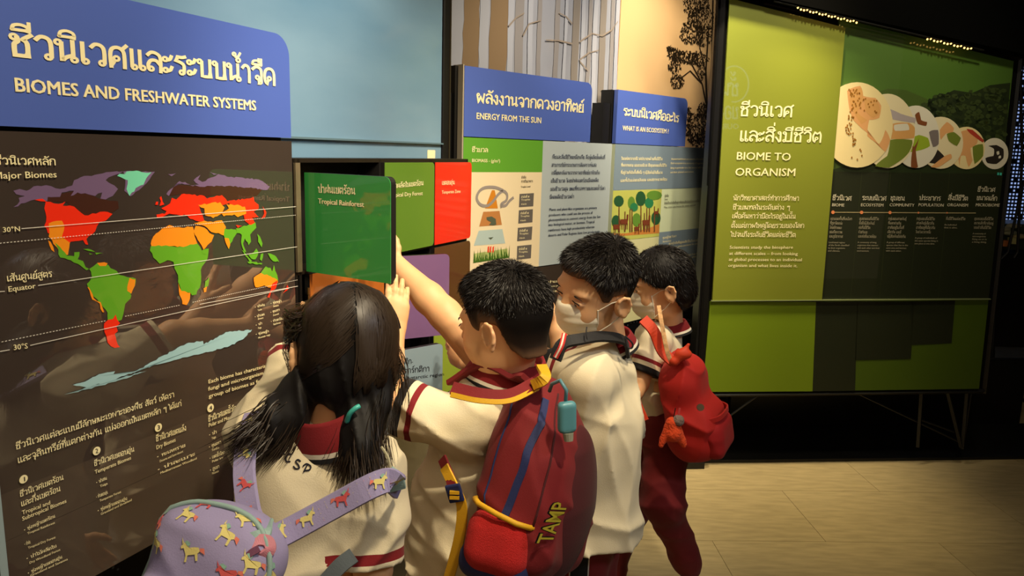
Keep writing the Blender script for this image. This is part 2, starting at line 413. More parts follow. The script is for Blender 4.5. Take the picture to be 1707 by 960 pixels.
# wall behind the biomes board: pale blue sky mural above a black speckled base
sky = mat('sky_mural', (124, 160, 176), rough=.35, coat=.6, coat_rough=.12)
nt = sky.node_tree; bs = nt.nodes['Principled BSDF']; tc = nt.nodes['Texture Coordinate'] if 'Texture Coordinate' in nt.nodes else nt.nodes.new('ShaderNodeTexCoord')
mp = nt.nodes.new('ShaderNodeMapping'); mp.inputs['Scale'].default_value = (.8, .8, 2.6); n1 = nt.nodes.new('ShaderNodeTexNoise'); n1.inputs['Scale'].default_value = 1.6; n1.inputs['Detail'].default_value = 6
rp = nt.nodes.new('ShaderNodeValToRGB'); rp.color_ramp.elements[0].position = .3; rp.color_ramp.elements[1].position = .75
rp.color_ramp.elements[0].color = (*lin((92, 128, 158)), 1); rp.color_ramp.elements[1].color = (*lin((120, 152, 178)), 1)
nt.links.new(tc.outputs['Object'], mp.inputs[0]); nt.links.new(mp.outputs[0], n1.inputs['Vector']); nt.links.new(n1.outputs['Fac'], rp.inputs[0]); nt.links.new(rp.outputs[0], bs.inputs['Base Color'])
PS = PA.shift(-.10)
u1 = PS.uv(736, 150)[0]; uL = PS.uv(-260, 300)[0]; vb = .05
wl = struct(poly_wall(PS.shift(-.05), uL-.3, u1-.02, 0, 3.3, 'wall_left', black_matte, 0, .06))
vs = PS.uv(600, 286)[1]
mural = thing('sky_mural_panel', 'large pale blue sky mural panel behind the world map board', 'mural', PS.pt((0, vs)))
poly_wall(PS, uL, u1, vs, 3.1, 'mural_sheet', sky, 0, .03, mural)
lowm = ink('sky_lower', (112, 150, 170), coat=.6)
v2 = PS.uv(600, 234)[1]
b = MB(); b.box(PS.pt(((uL+u1)/2, v2), .004), ((u1-uL)/2, .006, .0025), (PS.u, PS.n, (0, 0, 1))); b.build('mural_joint', mat('joint', (84, 108, 120)), mural)
q = rounded(*[PS.uv(712, 264)[0], PS.uv(725, 264)[0]], PS.uv(718, 265)[1], PS.uv(718, 250)[1], .003, (1, 1, 1, 1), 3)
sheet(PS, [q], 'sticker', mat('sticker', (232, 222, 180)), mural, .001)
speck = mat('speckled_base', (10, 11, 14), rough=.25)
nt = speck.node_tree; bs = nt.nodes['Principled BSDF']; vo = nt.nodes.new('ShaderNodeTexVoronoi'); vo.inputs['Scale'].default_value = 38
tc = nt.nodes.new('ShaderNodeTexCoord'); rp = nt.nodes.new('ShaderNodeValToRGB'); e = rp.color_ramp.elements
e[0].position = .03; e[0].color = (*lin((120, 135, 150)), 1); e[1].position = .16; e[1].color = (*lin((11, 12, 16)), 1)
nt.links.new(tc.outputs['Object'], vo.inputs['Vector']); nt.links.new(vo.outputs['Distance'], rp.inputs[0]); nt.links.new(rp.outputs[0], bs.inputs['Base Color'])
tag(poly_wall(PS, uL, u1-.012, .0, vs-.02, 'wall_base_panel', speck, 0, .03), 'black speckled panel below the world map board', 'panel')

# mural wall behind the energy and ecosystem boards
PM = PE.shift(-.22)
ua = PM.uv(742, 150)[0]; ub = PM.uv(1030, 100)[0]; uc = PM.uv(1200, 100)[0]
struct(poly_wall(PM.shift(-.06), ua-.1, uc+.6, 0, 3.3, 'wall_back', black_matte, 0, .06))
vm = PM.uv(1160, 525)[1]
forest = thing('forest_mural_panel', 'misty grey forest mural with pale brown trunks, behind the energy board', 'mural', PM.pt((ua, .9)))
poly_wall(PM, ua, ub-.003, .9, 3.1, 'mural_sheet', mat('mist', (150, 153, 166), rough=.4, coat=.5, coat_rough=.1, vary=(2.2, .14)), 0, .03, forest)
trunkc = [ink('trunk_a', (128, 106, 80), coat=.5), ink('trunk_b', (134, 130, 132), coat=.5), ink('trunk_c', (126, 119, 114), coat=.5), ink('trunk_d', (162, 165, 178), coat=.5)]
for k, (x0, x1, c, jag) in enumerate([(772, 798, 0, 3), (815, 845, 0, 2), (856, 870, 1, 1), (797, 812, 3, 2), (846, 855, 3, 1), (893, 900, 1, 1), (921, 929, 1, 1), (953, 964, 2, 1), (998, 1008, 2, 1), (1014, 1020, 1, 1), (878, 886, 3, 1), (976, 982, 1, 1), (986, 993, 3, 1), (966, 972, 3, 1), (938, 943, 3, 1), (1022, 1028, 3, 1)]):
    ul = PM.uv(x0, 100)[0]; ur = PM.uv(x1, 100)[0]; L = []; R = []
    a1, a2, w1 = rnd.uniform(0, 6), rnd.uniform(0, 6), rnd.uniform(1.5, 4)
    for i in range(44):
        v = 1.0+i*.049; wb = .004*math.sin(v*w1+a1)+.002*math.sin(v*w1*3.7+a2); L.append((ul+wb+rnd.uniform(-.0016, .0016)*jag, v)); R.append((ur+wb+rnd.uniform(-.0016, .0016)*jag, v))
    sheet(PM, [L+R[::-1]], 'tree_trunk', trunkc[c], forest, .0010+.0003*k)
bl = []
for pts in [[(964, 70), (985, 56), (1002, 60)], [(964, 100), (980, 88), (996, 84)], [(952, 73), (930, 68), (908, 67)], [(1002, 60), (1018, 50), (1028, 36)], [(965, 103), (978, 118)], [(870, 60), (880, 40), (900, 34)], [(846, 44), (858, 30), (872, 22)], [(952, 40), (942, 28), (930, 22)], [(1000, 190), (1014, 176)], [(1000, 150), (1012, 160), (1022, 150)]]:
    u = PM.uvs(pts)
    for i in range(len(u)-1): bl.append(strip(u[i], u[i+1], .007-.002*i))
sheet(PM, bl, 'branch_print', ink('branch', (140, 128, 118), coat=.5), forest, .007)['kind'] = 'stuff'

dusk = thing('dusk_mural_panel', 'warm tan dusk sky mural with a dark tree silhouette', 'mural', PM.pt((ub, .9)))
poly_wall(PM, ub+.003, uc, .9, 3.1, 'mural_sheet', mat('dusk', (206, 170, 124), rough=.4, coat=.5, coat_rough=.1, vary=(1.2, .06)), 0, .03, dusk)
leafm = ink('leaf_dark', (44, 34, 20), coat=.5)
tips = []; r2 = random.Random(3)
for (cx, cy, rx, ry, n) in [(1160, 8, 22, 22, 240), (1168, 32, 22, 26, 260), (1152, 55, 20, 20, 230), (1170, 60, 18, 18, 150), (1124, 92, 12, 12, 110), (1142, 96, 22, 11, 180), (1164, 98, 18, 12, 150), (1124, 112, 11, 11, 80), (1128, 136, 12, 12, 120), (1118, 82, 7, 6, 40), (1168, 120, 8, 14, 50), (1148, 190, 5, 12, 60), (1158, 215, 16, 26, 330), (1172, 185, 10, 14, 120), (1180, 210, 12, 30, 200), (1170, 235, 20, 12, 160)]:
    for _ in range(n):
        a = r2.uniform(0, 6.28); t = math.sqrt(r2.random()); p = PM.uv(cx+rx*t*math.cos(a), cy+ry*t*math.sin(a)); s = r2.uniform(.006, .013); q = r2.uniform(0, 3.14)
        d = np.array([math.cos(q), math.sin(q)])*s; e2 = np.array([-d[1], d[0]])*.42; tips.append([p-d, p+e2, p+d, p-e2])
sheet(PM, tips, 'foliage_print', leafm, dusk, .0015)['kind'] = 'stuff'
bl = []
for pts, w in [([(1182, 240), (1178, 180), (1170, 140), (1152, 106)], .016), ([(1178, 180), (1176, 120), (1180, 60)], .02), ([(1170, 140), (1150, 118), (1132, 132)], .008), ([(1152, 106), (1130, 98)], .008), ([(1176, 120), (1166, 80), (1160, 20)], .010), ([(1186, 250), (1186, 100), (1188, 0)], .02)]:
    u = PM.uvs(pts)
    for i in range(len(u)-1): bl.append(strip(u[i], u[i+1], w*(1-.2*i)))
sheet(PM, bl, 'tree_trunk', leafm, dusk, .0022)

# black posts between murals
def post(P, px0, px1, py, name, label, z0=0, z1=3.2, off=0., depth=.07):
    a = P.uv(px0, py)[0]; c = P.uv(px1, py)[0]
    t = thing(name, label, 'post', P.pt(((a+c)/2, 0), off-depth/2))
    b = MB(); b.box(P.pt(((a+c)/2, (z0+z1)/2), off-depth/2), ((c-a)/2, depth/2, (z1-z0)/2), (P.u, P.n, (0, 0, 1))); b.build('upright', black, t, bevel=.004)
    b = MB(); b.box(P.pt(((a+c)/2+(c-a)*.28, (z0+z1)/2), off+.001), ((c-a)*.06, .003, (z1-z0)/2-.01), (P.u, P.n, (0, 0, 1))); b.build('edge_strip', mat('post_edge', (74, 66, 52), rough=.3, metal=.6), t)
    b = MB(); b.box(P.pt(((a+c)/2, .01), off-depth/2), ((c-a)/2+.02, depth/2+.02, .01), (P.u, P.n, (0, 0, 1))); b.build('foot_plate', black, t)
    return t
post(PS, 737, 749, 140, 'mural_post', 'slim black post between the sky mural and the forest mural', off=.006, depth=.09)
# ================================================================ BIOMES BOARD
def z2(x, y): return (x/3.414, 230+y/3.414)
def z3(x, y): return (x/3.414, 480+y/3.414)
def z4(x, y): return (x/3.414, 680+y/3.414)
BLUE = ink('header_blue', (76, 100, 184), coat_rough=.05)
board_w = mat('board_side', (18, 17, 16), rough=.4)
P = PA
ul, ur = P.uv(12, 930)[0], P.uv(490, 400)[0]
vbot = P.uv(250, 909)[1]; vh = P.uv(300, 226)[1]; vtop = P.uv(440, 51)[1]
bb = thing('biomes_board', 'large dark world map board with a blue header reading biomes and freshwater systems', 'information board', P.pt(((ul+ur)/2, vbot), -.02))
plate(P, [(ul, vbot), (ur, vbot), (ur, vh-.003), (ul, vh-.003)], 'map_panel', ink('map_ground', (62, 51, 45), cior=2.3), bb, 0, .018)
plate(P, rounded(ul-.05, ur-.002, vh+.004, vtop, .045, (0, 0, 1, 0), 10), 'header_plate', BLUE, bb, .001, .02)
plate(P, rounded(ul+.01, ur-.01, vbot+.01, vtop-.02, .04), 'backing_box', board_w, bb, -.021, .05)
b = MB(); b.prism([P.pt(q, -.0) for q in [(ul-.012, vbot-.02), (ul, vbot-.02), (ul, vh), (ul-.012, vh)]], -P.n*.03); b.build('side_trim', mat('side_trim', (150, 168, 172), rough=.3), bb)
plate(P, [(ul, P.uv(100, 745)[1]*0+.888), (ur, .888), (ur, .8885), (ul, .8885)], 'panel_seam', mat('seam', (30, 25, 22)), bb, .0004, .0004)
lower_tone = ink('map_lower', (74, 62, 54), cior=2.3)
sheet(P, [[(ul, vbot), (ur, vbot), (ur, 1.01-.045), (ul, 1.01-.045)]], 'lower_print', lower_tone, bb, .0003)
RED = ink('red', (248, 44, 8)); ORG = ink('orange', (246, 146, 22)); GRN = ink('green', (98, 168, 34)); PUR = ink('purple', (116, 92, 128)); TAI = ink('taiga', (66, 32, 20)); MINT = ink('mint', (122, 218, 182)); ICE = ink('ice', (156, 196, 204))
def A(L): return [(x, y+854) for x, y in L]
MAP = [
 (TAI, [(270,335),(420,300),(500,320),(600,350),(670,360),(675,400),(630,430),(570,420),(480,440),(380,365),(270,365)]),
 (TAI, [(960,325),(1000,265),(1150,275),(1300,270),(1500,290),(1460,330),(1400,345),(1290,360),(1260,325),(1160,330),(1030,320)]),
 (PUR, [(75,300),(110,290),(150,300),(190,275),(260,268),(340,290),(410,270),(420,240),(500,215),(560,205),(640,192),(700,190),(640,215),(600,240),(650,270),(670,290),(640,330),(600,350),(570,345),(580,310),(540,330),(500,320),(440,310),(400,330),(420,300),(350,310),(340,335),(270,335),(268,360),(200,350),(140,370),(75,393),(110,360),(105,340),(140,330),(90,320)]),
 (PUR, [(700,190),(880,192),(850,235),(820,268),(740,332),(706,300),(712,245)]),
 (PUR, [(945,320),(970,290),(1020,245),(1080,265),(1000,262),(975,300),(960,330)]),
 (PUR, [(1080,268),(1130,265),(1100,240),(1140,208),(1125,235),(1150,250),(1200,225),(1240,205),(1290,220),(1380,225),(1480,240),(1535,275),(1520,295),(1440,285),(1300,272),(1150,278)]),
 (PUR, [(955,205),(1000,200),(975,218)]), (PUR, [(1190,192),(1235,205),(1215,210)]),
 (MINT, [(665,215),(720,195),(700,205),(720,190),(790,188),(860,195),(830,230),(815,265),(770,285),(735,330),(718,290),(725,240),(690,225)]),
 (RED, [(258,362),(330,375),(370,362),(355,385),(420,390),(480,440),(545,430),(590,418),(638,432),(600,470),(565,480),(540,530),(490,575),(500,608),(485,605),(470,580),(400,590),(385,615),(340,580),(310,560),(270,540),(250,500),(262,450),(250,400)]),
 (RED, [(195,352),(240,345),(262,362),(230,360)]),
 (ORG, [(275,485),(350,470),(365,500),(350,560),(395,595),(385,665),(350,660),(320,620),(275,560)]),
 (ORG, [(272,582),(285,590),(308,650),(290,635)]),
 (GRN, [(310,595),(340,620),(380,670),(420,672),(420,650),(450,648),(440,690),(470,700),(485,735),(505,745),(490,752),(455,725),(400,695),(340,680)]),
 (GRN, [(470,632),(500,630),(540,648),(500,642)]), (GRN, [(540,652),(585,655),(545,664)]), (GRN, [(505,655),(525,660),(508,663)]),
 (GRN, [(505,745),(550,712),(600,715),(660,755),(680,780),(770,800),(765,840),(740,890),(745,894),(740,914),(710,944),(700,1000),(690,1034),(650,1044),(610,1034),(610,994),(560,934),(500,855),(492,830),(520,790),(515,760)]),
 (ORG, [(550,710),(610,712),(600,728),(565,728)]), (ORG, [(735,795),(768,805),(765,840),(745,885),(722,870),(725,830)]),
 (ORG, [(495,848),(502,848),(530,910),(570,934),(590,990),(582,992),(565,942),(522,918)]),
 (RED, A([(612,180),(640,175),(655,150),(665,180),(680,200),(660,220),(668,245),(650,260),(660,300),(680,335),(650,340),(610,310),(592,250),(590,200)])),
 (ORG, [(855,600),(870,560),(920,515),(960,495),(1030,510),(1095,505),(1105,560),(1120,600),(1080,608),(1040,620),(960,615),(860,622)]),
 (GRN, [(855,615),(900,610),(960,615),(1040,620),(1080,605),(1120,600),(1145,640),(1185,630),(1180,680),(1140,750),(1140,830),(1115,890),(1090,895),(1080,880),(1030,880),(1010,820),(1010,780),(990,740),(985,705),(950,695),(905,715),(870,680),(850,640)]),
 (ORG, [(1012,825),(1030,870),(1080,880),(1078,915),(1060,950),(1035,945),(1015,870)]),
 (GRN, [(1188,790),(1182,840),(1160,855),(1165,815)]), (ORG, [(1175,845),(1170,875),(1158,878),(1155,855)]),
 (RED, [(890,455),(888,435),(935,432),(945,415),(915,400),(945,385),(965,372),(975,340),(1000,350),(1030,320),(1160,330),(1175,345),(1260,325),(1290,360),(1400,345),(1440,335),(1445,360),(1468,378),(1470,400),(1440,420),(1470,450),(1430,450),(1452,488),(1420,500),(1390,470),(1380,430),(1300,370),(1250,380),(1130,380),(1140,420),(1160,470),(1110,470),(1080,460),(1060,440),(1000,435),(960,430),(940,440),(930,445),(900,455)]),
 (RED, [(905,340),(915,330),(922,360),(932,378),(905,386),(912,360)]), (RED, [(885,362),(897,362),(895,380),(880,380)]),
 (ORG, [(1125,380),(1190,372),(1250,365),(1275,395),(1260,430),(1210,455),(1165,440),(1160,400),(1140,395)]),
 (ORG, [(1258,430),(1300,400),(1285,375),(1340,380),(1390,390),(1398,430),(1350,450),(1330,435),(1270,445)]),
 (ORG, [(1100,485),(1160,470),(1210,478),(1260,468),(1282,505),(1272,555),(1240,540),(1200,535),(1160,500)]),
 (ORG, [(1098,530),(1110,500),(1160,510),(1188,540),(1215,552),(1200,590),(1155,635),(1130,590)]),
 (GRN, [(1145,640),(1185,628),(1170,660),(1150,660)]),
 (GRN, [(1275,515),(1340,520),(1345,540),(1325,570),(1308,600),(1300,632),(1285,600),(1270,555)]), (ORG, [(1274,568),(1298,570),(1306,610),(1298,630),(1285,605)]),
 (GRN, [(1340,512),(1400,500),(1450,480),(1455,510),(1420,550),(1425,590),(1410,610),(1390,570),(1380,600),(1398,650),(1385,645),(1368,590),(1372,550),(1345,540)]),
 (RED, [(1340,495),(1375,500),(1350,512)]),
 (GRN, [(1372,635),(1385,645),(1430,700),(1420,708)]), (GRN, [(1410,665),(1440,650),(1455,628),(1468,650),(1450,690),(1425,685)]), (GRN, [(1405,702),(1490,712),(1485,720),(1410,712)]),
 (GRN, [(1480,660),(1495,655),(1485,700),(1475,690)]), (GRN, [(1520,655),(1560,668),(1585,705),(1550,700),(1535,685)]), (GRN, [(1460,545),(1475,560),(1490,600),(1485,622),(1465,590)]),
 (ORG, [(1440,795),(1480,768),(1530,752),(1570,770),(1578,820),(1540,850),(1500,838),(1450,848)]),
 (GRN, [(1480,768),(1508,730),(1535,738),(1545,760),(1555,722),(1570,770),(1580,812),(1555,795)]),
 (RED, [(1545,830),(1575,810),(1565,855),(1540,875),(1530,908),(1518,905),(1535,870)]),
 (RED, [(1632,835),(1640,855),(1620,872),(1602,888),(1622,862)]), (RED, [(1490,385),(1512,425),(1505,450),(1482,462),(1500,430)]),
 (ICE, A([(410,550),(500,520),(580,485),(650,472),(640,490),(760,480),(930,380),(1070,310),(1150,300),(1155,320),(1280,250),(1430,235),(1380,290),(1300,330),(1150,370),(830,450),(650,520),(490,565)])),
 (ICE, A([(360,605),(500,572),(700,515),(830,470),(700,505),(500,560),(390,598)])),
]
def roughen(poly, P, amp=.0016):
    out = []; n = len(poly)
    for i in range(n):
        a = np.array(poly[i]); c = np.array(poly[(i+1) % n]); L = np.linalg.norm(c-a); k = max(1, int(L/.006))
        for j in range(k):
            q = a+(c-a)*j/k
            if j: q = q+np.array([rnd.uniform(-1, 1), rnd.uniform(-1, 1)])*min(amp, L*.1)
            out.append(q)
    return out
for k, (m, pl) in enumerate(MAP):
    sheet(P, [roughen(P.uvs([z2(*q) for q in pl]), P)], 'map_region', m, bb, .0006+.00003*k)
ln = []
def pxline(P, a, c, w): return strip(P.uv(*a), P.uv(*c), w)
for a, c in [(z2(115, 515), z2(1678, 390)), (z2(210, 838), z2(1685, 618)), (z3(165, 325), z3(1640, 0)), (z2(1130, 945), z2(1690, 842)), (z3(-10, 360), z3(48, 350)), (z2(-10, 873), z2(20, 871))]:
    ln.append(pxline(P, a, c, .0010))
for a, c in [(z2(-10, 598), z2(1680, 438)), (z3(-20, 310), z3(600, 184)), (z3(705, 160), z3(1020, 96)), (z3(1090, 80), z2(1690, 806))]:
    a = P.uv(*a); c = P.uv(*c); n = int(np.linalg.norm(c-a)/.0052)
    for i in range(n): ln.append(strip(a+(c-a)*i/n, a+(c-a)*(i+.55)/n, .0010))
sheet(P, ln, 'latitude_line', WHITE, bb, .0030)
letters(P, [('ชีวนิเวศและระบบน้ำจืด', (14, 92), (456, 142), 38, 1.35)], 'header_lettering', CREAM, bb, .0025, fine=True)
letters(P, [('BIOMES AND FRESHWATER SYSTEMS', (22, 152), (425, 184), 23, 1.7)], 'header_lettering', CREAM, bb, .0025)
letters(P, [('ชีวนิเวศหลัก', (-12, 274), (90, 275), 11, .7), ('Major Biomes', (-13, 298), (92, 295.5), 11.5, .8)], 'map_title', CREAM, bb, .0032)
for l_ in [('30°N', (2, 387), (31, 385), 8.5, .8), ('เส้นศูนย์สูตร', (9, 469), (84, 461), 9, .7), ('Equator', (11, 486), (57, 480), 9, .8), ('30°S', (20, 583), (44, 580), 9, .8)]: letters(P, [l_], 'latitude_lettering', CREAM, bb, .0032)
letters(P, [('ชีวนิเวศแต่ละแบบมีลักษณะเฉพาะของพืช สัตว์ เห็ดรา', (24, 749), (288, 661), 9, .5), ('และจุลินทรีย์ที่แตกต่างกัน แบ่งออกเป็นเขตหลัก ๆ ได้แก่', (27, 772), (300, 676), 9, .5),
            ('Each biome has characteristic plants,', (345, 639), (470, 604), 6.5, .6), ('fungi and microorganisms. A', (345, 651), (450, 620), 6.5, .6), ('group of biomes as follows:', (346, 663), (452, 631), 6.5, .6)], 'body_lettering', CREAM, bb, .0032)
def disc(P, c, rpx, n=20):
    c0 = P.uv(*c); r = P.uv(c[0], c[1]-rpx)[1]-c0[1]; return [c0+r*np.array([math.cos(6.2832*i/n), math.sin(6.2832*i/n)]) for i in range(n)]
nb = [('1', (37, 798)), ('2', (159, 751)), ('3', (262, 712)), ('4', (349, 679.5))]
sheet(P, [disc(P, c, 7) for _, c in nb], 'number_disc', CREAM, bb, .0032)
letters(P, [(s, (c[0]-2.2, c[1]+3.6), (c[0]+2.4, c[1]+3.0), 7.5, .6) for s, c in nb], 'number_lettering', ink('map_ground2', (60, 50, 44)), bb, .0036)
cols = [('ชีวนิเวศเขตร้อน', z4(105, 505), z4(352, 405), 8), ('และกึ่งเขตร้อน', z4(112, 560), z4(335, 470), 8), ('Tropical and', z4(118, 605), z4(278, 545), 7), ('Subtropical Biomes', z4(118, 640), z4(370, 535), 7),
        ('• ทุ่งหญ้าเขตร้อน', z4(128, 700), z4(305, 620), 4.5), ('Tropical Rainforest', z4(148, 718), z4(305, 655), 4), ('• ป่าฝน', z4(132, 780), z4(165, 768), 4.5), ('Tropical Dry Forest', z4(152, 800), z4(308, 738), 4), ('• ป่าไม้ผลัดใบ', z4(142, 862), z4(312, 790), 4.5), ('Dry Woodland Forest', z4(160, 885), z4(336, 808), 4), ('• ทุ่งหญ้าเขตอบอุ่น', z4(150, 945), z4(345, 852), 4.5), ('Grassland and Savanna', z4(165, 958), z4(378, 862), 4),
        ('ชีวนิเวศเขตอบอุ่น', z4(528, 330), z4(755, 245), 7.5), ('Temperate Biomes', z4(532, 374), z4(738, 290), 6.5), ('• ป่าสน', z4(540, 430), z4(600, 405), 4.5), ('Taiga', z4(562, 450), z4(605, 432), 4), ('• ป่าเขตอบอุ่น', z4(540, 512), z4(605, 485), 4.5), ('Temperate Forest', z4(560, 532), z4(682, 480), 4), ('• ทุ่งหญ้าเขตอบอุ่น', z4(548, 590), z4(715, 520), 4.5), ('Grassland and Shrubland', z4(566, 608), z4(742, 526), 4),
        ('ชีวนิเวศเขตแล้ง', z4(880, 190), z4(1052, 125), 8), ('Dry Biomes', z4(882, 235), z4(992, 188), 7), ('• ทะเลทราย', z4(885, 285), z4(1045, 218), 4.5), ('Deserts and Semi-desert', z4(902, 308), z4(1035, 250), 4), ('• ป่าละเมาะ', z4(888, 358), z4(1100, 268), 4.5), ('Mediterranean Woodland', z4(905, 375), z4(1112, 290), 4),
        ('ชีวนิเวศเขตขั้วโลก', z4(1178, 78), z4(1350, 5), 7.5), ('Polar and Mountain', z4(1180, 108), z4(1345, 45), 6.5), ('• ป่า', z4(1182, 160), z4(1225, 142), 4.5), ('Taiga', z4(1198, 178), z4(1222, 168), 4), ('• ทุนดรา', z4(1182, 228), z4(1250, 200), 4.5), ('Tundra', z4(1198, 245), z4(1240, 228), 4), ('• เขตขั้วโลก', z4(1186, 292), z4(1272, 258), 4.5), ('Polar ice', z4(1200, 310), z4(1262, 285), 4), ('• ภูเขา', z4(1188, 360), z4(1240, 338), 4.5), ('Mountain', z4(1200, 378), z4(1238, 362), 4)]
letters(P, [c if len(c) > 4 else (*c, .7) for c in cols], 'body_lettering', CREAM, bb, .0032)
def z1b(x, y): return (360+x/4.175, 460+y/4.175)
letters(P, [(s, z1b(*a), z1b(*c), 3.2, .5) for s, a, c in [('• ป่าฝน', (262, 222), (330, 206)), ('Tundra', (282, 244), (312, 236)), ('• ป่าเขต', (262, 290), (328, 272)), ('Desert', (284, 304), (322, 295)), ('• ป่า', (268, 348), (312, 334)), ('Taiga', (284, 368), (308, 362)), ('• ทุ่งหญ้า', (268, 412), (358, 390)), ('Mountain range', (286, 436), (370, 412)), ('• ทุ่งหญ้า', (372, 196), (446, 180)), ('Savanna', (390, 216), (428, 208)), ('• ทุนดรา', (372, 258), (434, 240)), ('Forest', (390, 280), (430, 266)), ('• ป่าเขตร้อน', (374, 322), (460, 300)), ('Rainforest', (392, 342), (442, 328))]], 'legend_lettering', CREAM, bb, .0032)

# ================================================================ FLAP CABINET
ua, ud = PA.uv(497, 360)[0], PA.uv(785, 300)[0]
cw = [PA.uv(507, 400)[0], PA.uv(640, 400)[0], PA.uv(723, 400)[0], ud]
rows = [(1.212, 1.462), (.965, 1.203), (.715, .955)]
cab = thing('flap_cabinet', 'black cabinet of coloured lift-and-look flaps in a three by three grid', 'display cabinet', PA.pt(((ua+ud)/2, .35), -.08))
inner = mat('cabinet_inner', (20, 18, 17), rough=.5); edge = mat('flap_edge', (24, 22, 20), rough=.5)
D = .07
for v0, v1 in [(1.462, 1.472), (1.203, 1.212), (.955, .965), (.705, .715)]:
    b = MB(); b.box(PA.pt(((ua+ud)/2, (v0+v1)/2), -D/2-.012), ((ud-ua)/2, D/2, (v1-v0)/2), (PA.u, PA.n, (0, 0, 1))); b.build('shelf', mat('shelf_edge', (34, 28, 22), rough=.35), cab)
for u in (ua+.004, cw[0], cw[1], cw[2], ud-.004):
    b = MB(); b.box(PA.pt((u, 1.09), -D/2-.012), (.004, D/2, .38), (PA.u, PA.n, (0, 0, 1))); b.build('divider', inner, cab)
poly_wall(PA, ua, ud, .705, 1.472, 'back_panel', inner, -D-.01, .008, cab)
b = MB(); b.prism([PA.pt(q, -.004) for q in [(ua, 1.212), (cw[0]-.003, 1.212), (cw[0]-.003, 1.462), (ua, 1.462)]], -PA.n*.006); b.build('side_filler', mat('filler', (104, 92, 72), rough=.3, coat=.8, vary=(14, .25)), cab)
def flap(P, u0, u1, v0, v1, rgb, nm, off=0., r=.014, corners=(0, 1, 1, 0), th=.014):
    m = ink(nm, rgb, coat_rough=.06, coat=.8); f = plate(P, rounded(u0, u1, v0, v1, r, corners, 5), 'flap', edge, cab, off, th)
    plate(P, rounded(u0, u1, v0, v1, r, corners, 5), 'flap_face', m, f, off+.002, .0015)
    return f
g = .003
flap(PA, cw[1]+g, cw[2]-g, *rows[0], (94, 130, 40), 'dry_forest')['label'] = 'olive green flap reading tropical dry forest'
flap(PA, cw[2]+g, cw[3], *rows[0], (224, 32, 18), 'temperate')['label'] = 'red flap reading temperate zone'
flap(PA, cw[0]+.016, cw[1]-g, *rows[1], (186, 104, 34), 'desert')['label'] = 'orange brown flap reading desert sea in Thai'
flap(PA, cw[2]+g, cw[3], *rows[1], (88, 50, 28), 'mountain')['label'] = 'dark brown flap'
flap(PA, cw[2]+g, cw[3], *rows[2], (142, 160, 50), 'grassland')['label'] = 'yellow green flap'
flap(PA, cw[0]+.016, cw[1]-g, *rows[2], (150, 90, 60), 'shrub')
def fplane(px0, Y0, px1, Y1, py=400):
    a = J(px0, py, Y0); c = J(px1, py, Y1); return Plane(a[:2], (c-a)[:2])
# open rainforest flap
P1 = fplane(510, 1.735, 652, 1.60, 370); P1.u = P1.u
w = abs(P1.uv(652, 370)[0])
v0, v1 = P1.uv(652, 473)[1], P1.uv(652, 295)[1]
f1 = flap(P1, 0, w, v0, v1, (48, 146, 66), 'rainforest', 0, .016, (0, 0, 1, 0), .016); f1['label'] = 'open green flap reading tropical rainforest'
fl = [('ป่าฝนเขตร้อน', (531.5, 321), (593, 324), 10, 1.3), ('Tropical Rainforest', (532, 339), (608, 345), 8.5, 1.6)]
letters(P1, fl, 'flap_lettering', CREAM, f1, .0026)
P2 = fplane(652, 2.075, 748, 2.165, 490)
u0 = P2.uv(645, 490)[0]; w = P2.uv(748, 490)[0]
f2 = flap(P2, u0, w, P2.uv(748, 557)[1], P2.uv(748, 423)[1], (118, 84, 128), 'tundra', 0); f2['label'] = 'half open purple flap'
letters(P2, [('ทุนดรา', (668, 461), (684, 459), 7, .7)], 'flap_lettering', CREAM, f2, .0026)
P3 = fplane(640, 1.97, 737, 2.10, 620)
f3 = flap(P3, P3.uv(640, 620)[0], P3.uv(737, 620)[0], P3.uv(737, 700)[1], P3.uv(737, 572)[1], (140, 162, 178), 'polar', 0); f3['label'] = 'open pale blue grey flap reading antarctic region'
def z1(x, y): return (360+x/4.175, 460+y/4.175)
letters(P3, [('อาร์กติก-', (655, 608), z1(1368, 606), 7, .5), ('แอนตาร์กติกา', (652, 624), z1(1480, 660), 7.5, .5), ('Arctic-Antarctic region', (648, 636), z1(1582, 692), 6, .7)], 'flap_lettering', ink('navy', (34, 36, 48)), f3, .0026)
uL2 = PA.uv(725, 300)[0]
letters(PA, [('ป่าผลัดใบเขตร้อน', (652, 314), (704, 308.5), 7, .5), ('Tropical Dry Forest', (646, 329), (703, 325), 7, .6)], 'flap_lettering', CREAM, cab, .0030)
letters(PA, [('เขตอบอุ่น', (735, 308), (756, 307), 6, .5), ('Temperate Zone', (735, 323), (766, 321), 5.5, .6)], 'flap_lettering', CREAM, cab, .0030)
letters(PA, [('ทะเลทราย', (538, 487), (576, 480), 8, .5), ], 'flap_lettering', CREAM, cab, .0030)
# hanging chain in the slot left of the desert flap
b = MB()
for i in range(9):
    c = PA.pt((cw[0]+.007, 1.165-i*.017), .004); b.tube([c+np.array([0, 0, .008]), c-np.array([0, 0, .008])], .0022 if i % 2 else .0035, 6)
b.build('hinge_chain', mat('brass', (180, 140, 80), rough=.3, metal=.9), cab)
plinth = plate(PA, [(ua, .385), (ud, .385), (ud, .70), (ua, .70)], 'plinth_panel', ink('plinth', (56, 52, 46), cior=2.2), cab, -.004, .02)

